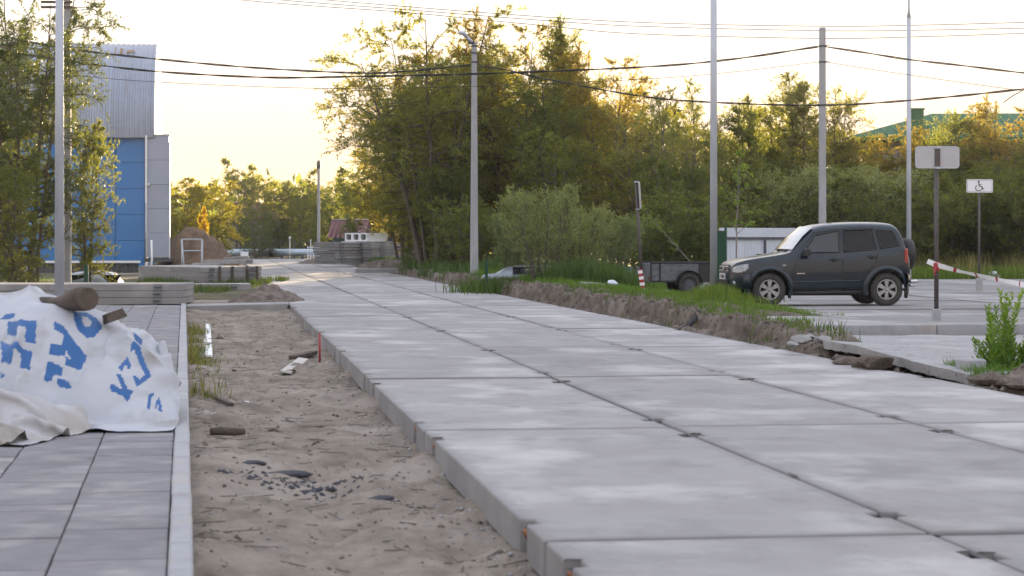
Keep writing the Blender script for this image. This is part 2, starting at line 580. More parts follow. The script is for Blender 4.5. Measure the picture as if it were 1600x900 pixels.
# car
M['paint'] = surf('dark_green_paint', (.006, .015, .023), (.008, .018, .027), rough=.3, metal=.0, scale=3, coat=.5, spec=.3)
M['glass'] = surf('tinted_glass', (.008, .009, .011), rough=.05, spec=.3, coat=.0)
M['glassclear'] = surf('clear_dark_glass', (.03, .036, .04), rough=.05, spec=.5, coat=.1)
M['windshield'] = surf('windscreen_glass', (.16, .19, .2), (.2, .22, .23), rough=.06, spec=1.0, coat=1.0)  # pale base colour stands in for reflected sky
M['plastic'] = surf('black_plastic', (.018, .018, .019), (.024, .024, .024), rough=.55, scale=20)
M['tyre'] = surf('tyre_rubber', (.03, .029, .028), (.06, .055, .05), rough=.9, scale=10, bump=.1)
M['alloy'] = surf('alloy_rim', (.26, .25, .24), (.36, .35, .335), rough=.45, metal=.4, scale=8)
M['chrome'] = surf('chrome', (.55, .55, .56), rough=.2, metal=1.0)
M['lamp'] = surf('headlamp_glass', (.12, .14, .16), (.34, .36, .38), rough=.08, scale=14, spec=.9, coat=1)
M['redlamp'] = surf('red_lamp', (.28, .008, .012), rough=.15, spec=.8, coat=.8)
M['trailer'] = surf('trailer_sheet', (.075, .085, .095), (.17, .18, .195), rough=.5, metal=.3, scale=6, stretch=(1, 1, 2))
M['carsilver'] = surf('silver_car_paint', (.20, .225, .25), (.24, .27, .29), rough=.3, metal=.4, coat=.6)
#@@END_HEADER

# ================================================================== GROUND
def sidewalk_x(d):           # right-hand edge of the kerb along the paved footpath
    return -1.36 - .1557 * (d - 9.1)


def road_x(d):
    return R0.x - RS * (d - R0.y)


ROADW = 5.83


def park_z(u):
    return .19 - .10 * min(1, max(0, (u - 20) / 10))


def yard_dip(x, y):      # the ground falls away behind the stacked slabs
    return 1.1 * np.exp(-(((x + 13.2) / 4.0) ** 2 + ((y - 67) / 4.6) ** 2) ** 2)


def ground_h(x, y):
    x = np.asarray(x, float); y = np.asarray(y, float)
    rx, ry = x - R0.x, y - R0.y
    u = (-RS * rx + ry) / UL
    v = (rx + RS * ry) / UL
    n = fbm(x * .35, y * .35, 4, 3)
    h = np.full(x.shape, .02) + .10 * n
    left_near = (v < .3) & (u < 41)
    h = np.where(left_near, -.45, h)
    h = np.where((v > -.3) & (v < ROADW + .5) & (u < 152), -.32, h)
    rb = (v >= ROADW + .5) & (v < 8.2) & (u < 142)
    h = np.where(rb, -.2, h)
    h = np.where((v >= 7.0) & (u > 10) & (u < 60), -.12, h)
    h = h - yard_dip(x, y)
    h = np.where((v >= 9.5) & (u >= 61.5), .06 + .1 * n, h)
    return h


xs = np.concatenate([-np.geomspace(48, 900, 12)[::-1], np.arange(-46, 46.1, .7), np.geomspace(48, 900, 12)])
ys = np.concatenate([[-60, -20], np.arange(0, 176, .8), np.geomspace(180, 900, 12)])
gx, gy = np.meshgrid(xs, ys, indexing='ij')
gz = ground_h(gx, gy)
me = np_mesh('ground', np.stack([gx.ravel(), gy.ravel(), gz.ravel()], 1), grid_faces(len(xs), len(ys)), M['ground'], True)
ground = link(bpy.data.objects.new('ground', me)); tag(ground, kind='structure')

# ---- sand strip between the footpath and the road
nd, nt_ = 900, 56
dd = 2.0 + (48.5 - 2.0) * (np.linspace(0, 1, nd) ** 1.5)
tt = np.linspace(0, 1, nt_)
D, T = np.meshgrid(dd, tt, indexing='ij')
XL, XR = sidewalk_x(D) - .06, road_x(D) + .14
X = XL + (XR - XL) * T
wloc = X - XL
Z = -.185 + .09 * fbm(X * 1.6, D * 1.1, 4, 11) + .042 * fbm(X * 5, D * 2.6, 3, 21) + .038 * np.maximum(fbm(X * 9, D * 7, 3, 25), 0) + .02 * fbm(X * 18, D * 14, 2, 31)
Z += .05 * np.exp(-((wloc - .1) / .22) ** 2) - .035 * np.exp(-((T - .45) / .12) ** 2) - .03 * np.exp(-((T - .8) / .1) ** 2)
Z += np.where(D > 40, (D - 40) * .012, 0)
Z = np.minimum(Z, np.where(T > .97, -.12, .3))
me = np_mesh('sand_strip', np.stack([X.ravel(), D.ravel(), Z.ravel()], 1), grid_faces(nd, nt_), M['sand'], True)
sand = link(bpy.data.objects.new('sand_strip', me)); tag(sand, kind='structure')


def sand_z(x, d):
    best = int(np.argmin(np.abs(dd - d)))
    row = X[best]
    return float(np.interp(x, row, Z[best]))


# ---- bare yard left of the road, beyond the stacked slabs
yu, yv = np.linspace(36, 150, 260), np.concatenate([np.linspace(-26, -9, 18), np.linspace(-8.5, .12, 42)])
YU, YV = np.meshgrid(yu, yv, indexing='ij')
PX = R0.x + U.x * YU + V.x * YV; PY = R0.y + U.y * YU + V.y * YV
PZ = -.05 + .16 * fbm(PX * .5, PY * .5, 5, 41) - .12 * np.clip(1 - (YU - 36) / 4, 0, 1)
PZ = np.where(YV > -.3, np.minimum(PZ, -.06), PZ) - yard_dip(PX, PY)
me = np_mesh('yard', np.stack([PX.ravel(), PY.ravel(), PZ.ravel()], 1), grid_faces(len(yu), len(yv)), M['sand'], True)
yard = link(bpy.data.objects.new('yard', me)); tag(yard, kind='structure')

# ---- ragged soil bank on the right of the road
bu = np.concatenate([np.arange(-8, 60, .055), np.arange(60, 142, .2)])
bv = np.concatenate([np.linspace(0, .95, 42), np.linspace(1.0, 3.9, 34)])


def bank_top(u):
    top = np.interp(u, [-8, 9.6, 10.6, 11.0, 15.6, 16.3, 17, 20, 26, 40, 55, 80, 142], [.12, .12, .10, -.10, -.06, .04, .16, .22, .27, .30, .26, .22, .16])
    return top


def bank_h(u, w):
    """height at distance w beyond the road's right edge"""
    top = bank_top(u)
    jag = .24 + .30 * (fbm(u * 1.1, u * 0 + 3, 3, 51) + .3) + .13 * fbm(u * 4.3, u * 0 + 8, 2, 52)
    jag = np.clip(jag, .08, .7)
    k = np.clip((w - jag) / (.16 + .12 * vnoise(u * 2.7, w * 2.7, 53)), 0, 1)
    k = k * k * (3 - 2 * k)
    lo = -.13 + .1 * np.clip(w / .5, 0, 1)
    fall = np.interp(w, [0, 1.2, 2.6, 3.6, 4.2], [0, 0, .1, .24, .3]) * np.clip((u - 14) / 5, 0, 1)
    z = lo + (top - lo) * k - fall
    z = z + (.16 * fbm(u * 2.4, w * 2.8, 4, 54) + .09 * fbm(u * 7, w * 8, 3, 55)) * np.clip(w * 4, 0, 1) * (1 - .6 * np.clip((w - 1.2), 0, 1))
    return np.where((u > 10.8) & (u < 16.2) & (w > .3), np.minimum(z, -.09), z)


BU, BV = np.meshgrid(bu, bv, indexing='ij')
BZ = bank_h(BU, BV)
vv = ROADW - .05 + BV
PX = R0.x + U.x * BU + V.x * vv; PY = R0.y + U.y * BU + V.y * vv
BZ = np.where((BU > 16.2) & (BU < 25.8) & (BV > 1.05), np.minimum(BZ, -.02), BZ)
me = np_mesh('soil_bank', np.stack([PX.ravel(), PY.ravel(), BZ.ravel()], 1), grid_faces(len(bu), len(bv)), M['soil'], True)
bank = link(bpy.data.objects.new('soil_bank', me)); tag(bank, kind='structure')


def bank_z(x, y):
    u, v = UV(x, y)
    return float(bank_h(np.array([u]), np.array([v - ROADW + .05]))[0])


# ---- loose clods of soil along the bank and the sand
def clods(name, pts, rad, mat, seed):
    r = np.random.default_rng(seed)
    base = np.array([[1, 0, 0], [-1, 0, 0], [0, 1, 0], [0, -1, 0], [0, 0, 1], [0, 0, -1.]])
    fc = np.array([[0, 2, 4], [2, 1, 4], [1, 3, 4], [3, 0, 4], [2, 0, 5], [1, 2, 5], [3, 1, 5], [0, 3, 5]])
    n = len(pts)
    vs = base[None] * (rad[:, None, None] * r.uniform(.6, 1.25, (n, 6, 1))) * np.array([1, 1, .75])
    a = r.uniform(0, PI, n)
    c, s = np.cos(a)[:, None], np.sin(a)[:, None]
    vs = np.stack([vs[..., 0] * c - vs[..., 1] * s, vs[..., 0] * s + vs[..., 1] * c, vs[..., 2]], -1) + pts[:, None, :]
    fs = (fc[None] + np.arange(n)[:, None, None] * 6).reshape(-1, 3)
    o = link(bpy.data.objects.new(name, np_mesh(name, vs.reshape(-1, 3), fs, mat)))
    return tag(o, kind='stuff')


rg = np.random.default_rng(5)
n = 5200
cu = 4 + 60 * rg.random(n) ** 1.2; cw = .06 + .75 * rg.random(n) ** 1.2
cz = bank_h(cu, cw)
cp = np.stack([R0.x + U.x * cu + V.x * (cw + ROADW - .05), R0.y + U.y * cu + V.y * (cw + ROADW - .05), cz], 1)
clods('soil_clods', cp, .012 + .05 * rg.random(n) ** 4, M['soil'], 1)
n = 2600
cd = 7 + 38 * rg.random(n) ** 1.3; ct = rg.random(n)
cx = sidewalk_x(cd) + .02 + (road_x(cd) - sidewalk_x(cd) - .05) * ct
cz = np.array([sand_z(a, b) for a, b in zip(cx, cd)])
clods('sand_clods', np.stack([cx, cd, cz], 1), .006 + .022 * rg.random(n) ** 4, M['soil'], 2)

# ================================================================== ROAD OF CONCRETE SLABS
SW, SL, ST = 1.93, 5.94, .19
PW, PL = 1.955, 6.0


def slab_outline(sw, sl, nd=.075, nw=.26, inset=.66):
    """plan outline with the lifting notches in the two long sides"""
    p = [(0, 0)]
    c = .012
    p = [(c, 0), (sw - c, 0), (sw, c)]
    for y in (inset, sl - inset):
        p += [(sw, y - nw / 2), (sw - nd, y - nw / 2 + .02), (sw - nd, y + nw / 2 - .02), (sw, y + nw / 2)]
    p += [(sw, sl - c), (sw - c, sl), (c, sl), (0, sl - c)]
    for y in (sl - inset, inset):
        p += [(0, y + nw / 2), (nd, y + nw / 2 - .02), (nd, y - nw / 2 + .02), (0, y - nw / 2)]
    p += [(0, c)]
    return p


def slab_mesh(name, sw, sl, st, mat):
    b = MB()
    p = slab_outline(sw, sl)
    n = len(p)
    cx, cy = sw / 2, sl / 2
    def sh(q, e):
        return (q[0] + (e if q[0] < cx else -e), q[1] + (e if q[1] < cy else -e))
    rings = [[(q[0], q[1], -st) for q in p], [(q[0], q[1], -.014) for q in p], [(*sh(q, .004), -.004) for q in p], [(*sh(q, .014), 0) for q in p]]
    vs = [v for r in rings for v in r]
    fs = []
    for k in range(3):
        for i in range(n):
            j = (i + 1) % n
            fs.append((k * n + i, k * n + j, (k + 1) * n + j, (k + 1) * n + i))
    fs.append(tuple(3 * n + i for i in range(n)))
    b.add(vs, fs)
    return b.mesh(name, mat)


road = MB()
for j in range(-2, 26):   # bedding of filler under the joints
    pass
road.box((0, 0, 0), (ROADW - .06, 161, .02), mi=0)
road_o = road.build('road', M['filler'], loc=tuple(RP(70, ROADW / 2, -.055)), rz=ROT)
tag(road_o, kind='structure')
slab_me = slab_mesh('slab', SW, SL, ST, M['slab'])
loop = MB()
loop.tube([(0, -.05, -.11), (-.028, -.045, -.055), (-.034, 0, -.045), (-.028, .045, -.055), (0, .05, -.11)], .011, 6)
loop_me = loop.mesh('lifting_loop', M['rust'])
plug = MB()
plug.box((0, 0, 0), (.13, .24, .012), mi=0)
rr = random.Random(3)
inv = road_o.matrix_basis.inverted()
for j in range(-1, 26):
    for c in range(3):
        o = bpy.data.objects.new('slab', slab_me)
        p = RP(j * PL + .03 + rr.uniform(-.012, .012), c * PW + rr.uniform(-.006, .006), rr.uniform(-.006, .006))
        o.rotation_euler = (rr.uniform(-.0012, .0012), rr.uniform(-.0012, .0012), rr.uniform(-.001, .001))
        o.parent = road_o
        o.location = inv @ p
        COL.objects.link(o)
        if j < 9:
            for y in (.66, SL - .66):
                for x, s in ((.04, 1), (SW - .04, -1)):
                    if c == 2 and s == -1: continue
                    if c == 0 and s == 1 or j < 5:
                        l = bpy.data.objects.new('lifting_loop', loop_me)
                        l.location = (x, y, 0); l.scale = (s, 1, 1)
                        l.parent = o
                        COL.objects.link(l)

# dark filler that has settled in the notches and joints
pat = MB()
for j in range(-1, 16):
    for c in (1, 2):
        for y in (.66, SL - .66):
            p = RP(j * PL + .03 + y, c * PW - .012, -.055 + rr.uniform(-.02, .02))
            pat.box(p, (.15, .235, .02), rz=ROT)
        p = RP(j * PL + 3, c * PW - .012, -.02)
        pat.box(p, (.03, 5.98, .01), rz=ROT + rr.uniform(-.0006, .0006))
        for k in range(1):      # dabs of filler worn onto the slab edges
            cy = j * PL + rr.choice((.66, SL - .66, rr.uniform(0, 6))) + rr.uniform(-.25, .25)
            l_, w_ = rr.uniform(.08, .18), rr.uniform(.012, .03)
            pts = [RP(cy + l_ * math.sin(2 * PI * q / 9) * rr.uniform(.6, 1.1), c * PW - .012 + w_ * math.cos(2 * PI * q / 9) * rr.uniform(.5, 1.2), .0042 + .006) for q in range(9)]
            pat.add(pts, [tuple(range(9))])
for j in range(0, 16):
    for c in range(3):
        p = RP(j * PL, c * PW + SW / 2, -.016); pat.box(p, (SW - .03, .05, .01), rz=ROT)
po = pat.build('joint_filler', M['filler'], parent=road_o)
po.matrix_parent_inverse = inv
tag(po, kind='stuff')

# rusty wash and pale mortar below the near edge of the road
# pebbles, crumbs of mortar and bits of straw strewn over the sand
def strewn(name, n, rad, mat, seed, near_road=False):
    r = np.random.default_rng(seed)
    d = 7 + 36 * r.random(n) ** 1.4
    t = 1 - np.abs(r.normal(0, .07, n)) if near_road else r.random(n)
    x = sidewalk_x(d) + .03 + (road_x(d) - sidewalk_x(d) - .04) * np.clip(t, 0, 1)
    z = np.array([sand_z(a, b) for a, b in zip(x, d)])
    clods(name, np.stack([x, d, z], 1), rad * (.35 + 1.6 * r.random(n) ** 3), mat, seed)


q_ = G(460, 745, -.16)
r = np.random.default_rng(404)
n = 300
x_ = q_.x + r.normal(0, .17, n) * 1.6; d_ = q_.y + r.normal(0, .22, n) - .35 * (x_ - q_.x)
z_ = np.array([sand_z(a, b) for a, b in zip(x_, d_)])
clods('asphalt_crumbs', np.stack([x_, d_, z_ - .008], 1), .010 + .030 * r.random(n) ** 2, M['asphalt'], 404)
strewn('pebbles', 1500, .010, M['slab_old'], 401)
strewn('mortar_crumbs', 700, .012, M['kerb'], 402, True)
r = np.random.default_rng(403)
n = 420
d_ = 7 + 34 * r.random(n) ** 1.3; x_ = sidewalk_x(d_) + .04 + (road_x(d_) - sidewalk_x(d_) - .1) * r.random(n) ** 1.3
z_ = np.array([sand_z(a, b) for a, b in zip(x_, d_)])
a_ = r.uniform(0, PI, n); l_ = r.uniform(.03, .13, n)
dv = np.stack([np.cos(a_) * l_, np.sin(a_) * l_, np.zeros(n)], 1); nv_ = np.stack([-np.sin(a_), np.cos(a_), np.zeros(n)], 1) * .0035
c_ = np.stack([x_, d_, z_ + .006], 1)
vs = np.stack([c_ - dv - nv_, c_ + dv - nv_, c_ + dv + nv_, c_ - dv + nv_, c_ - dv + [0, 0, .006], c_ + dv + [0, 0, .006]], 1)
fs = np.concatenate([np.arange(n)[:, None] * 6 + np.array(q) for q in ([0, 1, 5, 4], [3, 4, 5, 2], [0, 4, 3, 3])[:2]])
tag(link(bpy.data.objects.new('twigs', np_mesh('twigs', vs.reshape(-1, 3), fs, M['wood']))), kind='stuff')

# ================================================================== FOOTPATH ON THE LEFT
SWROT = math.atan(.1557)
SU = Vector((-math.sin(SWROT), math.cos(SWROT), 0)); SV = Vector((math.cos(SWROT), math.sin(SWROT), 0))
S0 = Vector((sidewalk_x(6.0), 6.0, 0))
walk = MB()
walk.box((0, 0, 0), (16, 48, .3))
c0 = S0 + SU * 18 - SV * 8.13
walk_o = walk.build('footpath', M['soil'], loc=(c0.x, c0.y, -.212), rz=SWROT)
tag(walk_o, kind='structure')
winv = walk_o.matrix_basis.inverted()
TS = .52
tile_b = MB(); tile_b.bbox((TS / 2, TS / 2, -.03), (TS - .008, TS - .008, .06), .005)
tile_me = tile_b.mesh('tile', M['tile'])
half_b = MB(); half_b.bbox((TS / 2, TS / 4, -.03), (TS - .008, TS / 2 - .008, .06), .005)
half_me = half_b.mesh('tile', M['tile'])
kerb_b = MB(); kerb_b.bbox((.055, .5, -.14), (.11, .994, .3), .012)
kerb_me = kerb_b.mesh('kerb_stone', M['kerb'])
count = 0
rest = MB()
for r in range(-4, 80):
    y = r * TS
    for c in range(0, 12):
        x = -.13 - TS * (c + 1)
        q = S0 + SU * (y + TS / 2) + SV * (x + TS / 2)
        px = 800 + q.x * F / max(q.y, 1)
        if px < -90 or q.y > 47.6: continue
        stag = (.26 if c % 2 == 1 else 0) + .07 * (c // 2)
        dz = rr.uniform(-.004, .004)
        split = (c >= 1 and rr.random() < .45)
        for k in range(2 if split else 1):
            me_ = half_me if split else tile_me
            yy = y + stag + (TS / 2 if k else 0)
            dz += rr.uniform(-.002, .002)
            if count < 290:
                o = bpy.data.objects.new('tile', me_)
                p = S0 + SU * yy + SV * x
                o.parent = walk_o
                o.location = winv @ Vector((p.x, p.y, dz))
                o.rotation_euler = (rr.uniform(-.005, .005), rr.uniform(-.005, .005), rr.uniform(-.004, .004))
                COL.objects.link(o)
                count += 1
            else:
                p = S0 + SU * (yy + (TS / 4 if split else TS / 2)) + SV * (x + TS / 2)
                rest.bbox((p.x, p.y, dz - .03), (TS - .008, (TS / 2 if split else TS) - .008, .06), .005, rz=SWROT)
ro = rest.build('paving_tiles', M['tile'], parent=walk_o); ro.matrix_parent_inverse = winv
tag(ro, kind='stuff')
for k in range(-3, 42):
    o = bpy.data.objects.new('kerb_stone', kerb_me)
    p = S0 + SU * k - SV * .127
    o.parent = walk_o
    o.location = winv @ Vector((p.x, p.y, .012 + rr.uniform(-.004, .004)))
    o.rotation_euler = (0, 0, rr.uniform(-.004, .004))
    COL.objects.link(o)

# ================================================================== PARKING AREA ON THE RIGHT
park = MB()
park.box((0, 0, 0), (30, 42, .1))
park_o = park.build('parking_area', M['filler'], loc=tuple(RP(41, 8.9 + 15, -.07)), rz=ROT)
tag(park_o, kind='structure')
pinv = park_o.matrix_basis.inverted()
PSW, PSL = 1.96, 5.95
pb = MB(); pb.bbox((PSL / 2, PSW / 2, -.09), (PSL, PSW, .18), .012)
pslab_me = pb.mesh('paving_slab', M['slab'])
for r in range(0, 21):
    u = 19.9 + 2.0 * r
    for c in range(0, 5):
        v0 = 6.95 if r < 3 else 9.2
        v = v0 + c * 6.0 + (.0 if r % 2 else -.0)
        q = RP(u + 1, v + 3)
        if 800 + (q.x - 3) * F / q.y > 1640: continue
        o = bpy.data.objects.new('paving_slab', pslab_me)
        o.parent = park_o
        dz = rr.uniform(-.012, .012)
        o.location = pinv @ Vector((*RP(u, v).xy, park_z(u + 1) + dz))
        o.rotation_euler = (-.010 * (1 if u < 29 else 0) + rr.uniform(-.004, .004), rr.uniform(-.003, .003), rr.uniform(-.003, .003))
        COL.objects.link(o)
# kerb along its near side and its far side
def kerb_line(name, pa, pb_, ztop, h, w, n, seed, group=None):
    k0 = MB()
    a, b = Vector(pa), Vector(pb_)
    L = (b - a).length
    ang = math.atan2((b - a).y, (b - a).x)
    root = empty(name, (a.x, a.y, 0), ang, kind='structure')
    st = MB(); st.bbox((L / n / 2, 0, -h / 2), (L / n - .008, w, h), .015)
    me_ = st.mesh('kerb_stone', M['kerb'])
    for i in range(n):
        o = bpy.data.objects.new('kerb_stone', me_)
        o.parent = root
        o.location = (i * L / n, rr.uniform(-.008, .008), ztop + rr.uniform(-.008, .008))
        o.rotation_euler = (0, 0, rr.uniform(-.006, .006))
        COL.objects.link(o)
    return root


kerb_line('kerb', RP(19.75, 7.0), RP(19.75, 16.3), .215, .3, .15, 5, 1)
kerb_line('kerb', RP(62.1, 8.5), RP(62.1, 32), .2, .3, .15, 20, 2)
kerb_line('kerb', RP(24.2, 9.08), RP(62, 9.08), .14, .25, .1, 36, 3)

# rough concrete pad at the road's edge, tilted a little
pad = empty('concrete_pad', RP(10.95, 6.12, 0), ROT, kind='structure')
nu_, nv_ = 40, 50
a, b = np.meshgrid(np.linspace(0, 1, nu_), np.linspace(0, 1, nv_), indexing='ij')
edge = .05 * fbm(b * 9, b * 0, 3, 61)
py_ = b * 8.6
px_ = a * 5.2 + edge * (1 - a) + np.clip(py_ - 5.3, 0, 9) * .30; py_ = py_ + .08 * fbm(a * 6, a * 0 + 2, 2, 62)
zt_ = .06 + .10 * np.exp(-px_ / .8) * np.clip(py_ / 4, 0, 1) + .018 * fbm(px_ * 2, py_ * 2, 3, 63)
vt = np.stack([px_.ravel(), py_.ravel(), zt_.ravel()], 1)
fs_ = grid_faces(nu_, nv_)[:, ::-1]
me = np_mesh('pad_surface', vt, fs_[:, ::-1], M['rough_conc'], True)
link(bpy.data.objects.new('pad_surface', me), pad)
eb = MB()
L_ = [(px_[0, k], py_[0, k], zt_[0, k]) for k in range(nv_)]
Lb = [(q[0] + .02, q[1], q[2] - .12 + .02 * rr.random()) for q in L_]
eb.add(L_ + Lb, [(k, k + 1, nv_ + k + 1, nv_ + k) for k in range(nv_ - 1)])
L2 = [(px_[k, 0], py_[k, 0], zt_[k, 0]) for k in range(nu_)]
Lb2 = [(q[0], q[1] + .01, q[2] - .12) for q in L2]
eb.add(L2 + Lb2, [(k, nu_ + k, nu_ + k + 1, k + 1) for k in range(nu_ - 1)])
eb.build('pad_edge', M['rough_conc'], pad)
# broken lumps of concrete at the pad's far corner and its near end
def rock(name, loc, s, mat, seed, label, cat, group=None, squash=.7):
    r = random.Random(seed)
    bm = bmesh.new()
    bmesh.ops.create_icosphere(bm, subdivisions=2, radius=1)
    k = [Vector((r.uniform(-1, 1), r.uniform(-1, 1), r.uniform(-1, 1))).normalized() for _ in range(7)]
    cut = [r.uniform(.45, .8) for _ in k]
    for v in bm.verts:
        for d, c in zip(k, cut):
            e = v.co.dot(d) - c
            if e > 0: v.co -= d * e
        v.co.z *= squash
        v.co *= 1 + .06 * r.uniform(-1, 1)
    me_ = bpy.data.meshes.new(name)
    bm.to_mesh(me_); bm.free()
    me_.materials.append(mat)
    o = bpy.data.objects.new(name, me_)
    o.location = loc; o.scale = (s[0], s[1], s[2]); o.rotation_euler = (0, 0, r.uniform(0, 6))
    COL.objects.link(o)
    return tag(o, label, cat, group)


for k, (px, py, d, s) in enumerate([(1252, 530, 27.3, .17), (1270, 528, 27.9, .15), (1236, 538, 26.6, .12), (1285, 531, 27.2, .15), (1300, 520, 28.6, .18)]):
    p = W(px, py, d)
    rock('rubble', p, (s, s * .8, s * .55), M['slab_old'], 100 + k,
         ['largest broken grey concrete lump at the left end of the pad by the road', 'broken concrete lump in the middle of the rubble beside the rough pad',
          'lowest concrete lump on the soil bank left of the rough pad', 'small concrete lump lying against the near corner of the rough pad',
          'flat concrete lump just in front of the parking kerb end'][k], 'rubble', 'broken concrete lumps at the end of the pad')
for k, (px, py, d, s) in enumerate([(1330, 566, 24.6, .2), (1352, 572, 24.0, .16), (1365, 565, 23.7, .22), (1310, 560, 25.1, .13), (1545, 592, 21.3, .2), (1585, 600, 20.6, .17)]):
    rock('soil_lump', W(px, py, d), (s * 1.2, s, s * .7), M['soil'], 130 + k,
         ['lump of dry soil leaning on the pad edge, second from the left', 'lump of dry soil under the middle of the pad edge', 'largest lump of dry soil piled against the pad edge',
          'smallest lump of dry soil at the left of the pad edge', 'lump of soil below the green leafy plant at the right', 'lump of soil at the far right edge below the plant'][k], 'soil lump', 'soil lumps beside the pad')
o = MB().bbox((0, 0, .02), (.22, .3, .3), .02).build('concrete_block', M['kerb'], loc=tuple(W(1517, 585, 22.4)), rz=.3)
tag(o, 'small grey concrete block beside the green leafy plant', 'concrete block')
#@@END_GROUND

# ================================================================== TREES
def tubes_np(P, Rr, n):
    """P (N,k,3) polylines, Rr (N,k) radii -> verts, quads"""
    N, k = P.shape[:2]
    t = np.gradient(P, axis=1)
    t /= np.linalg.norm(t, axis=2, keepdims=True) + 1e-9
    ref = np.where(np.abs(t[..., 2:3]) < .85, np.array([0, 0, 1.0]), np.array([1.0, 0, 0]))
    a = np.cross(t, ref); a /= np.linalg.norm(a, axis=2, keepdims=True) + 1e-9
    b = np.cross(t, a)
    an = 2 * PI * np.arange(n) / n
    v = P[:, :, None, :] + (a[:, :, None, :] * np.cos(an)[None, None, :, None] + b[:, :, None, :] * np.sin(an)[None, None, :, None]) * Rr[:, :, None, None]
    idx = np.arange(N * k * n).reshape(N, k, n)
    i0 = idx[:, :-1]; i1 = idx[:, 1:]
    f = np.stack([i0, np.roll(i0, -1, 2), np.roll(i1, -1, 2), i1], -1).reshape(-1, 4)
    return v.reshape(-1, 3), f


def unit(a):
    return a / (np.linalg.norm(a, axis=-1, keepdims=True) + 1e-9)


def leaf_quads(pos, direc, L, Wd, r, fold=.25):
    """rhombic leaves; pos (n,3) base, direc (n,3) unit, lengths, widths"""
    n = len(pos)
    side = unit(np.cross(direc, unit(r.normal(size=(n, 3)))))
    nrm = np.cross(side, direc)
    mid = pos + direc * (L * .45)[:, None] + nrm * (L * fold * .15)[:, None]
    tip = pos + direc * L[:, None] - nrm * (L * .1)[:, None]
    v = np.stack([pos, mid + side * (Wd / 2)[:, None], tip, mid - side * (Wd / 2)[:, None]], 1)
    f = np.arange(n * 4).reshape(n, 4)
    return v.reshape(-1, 3), f


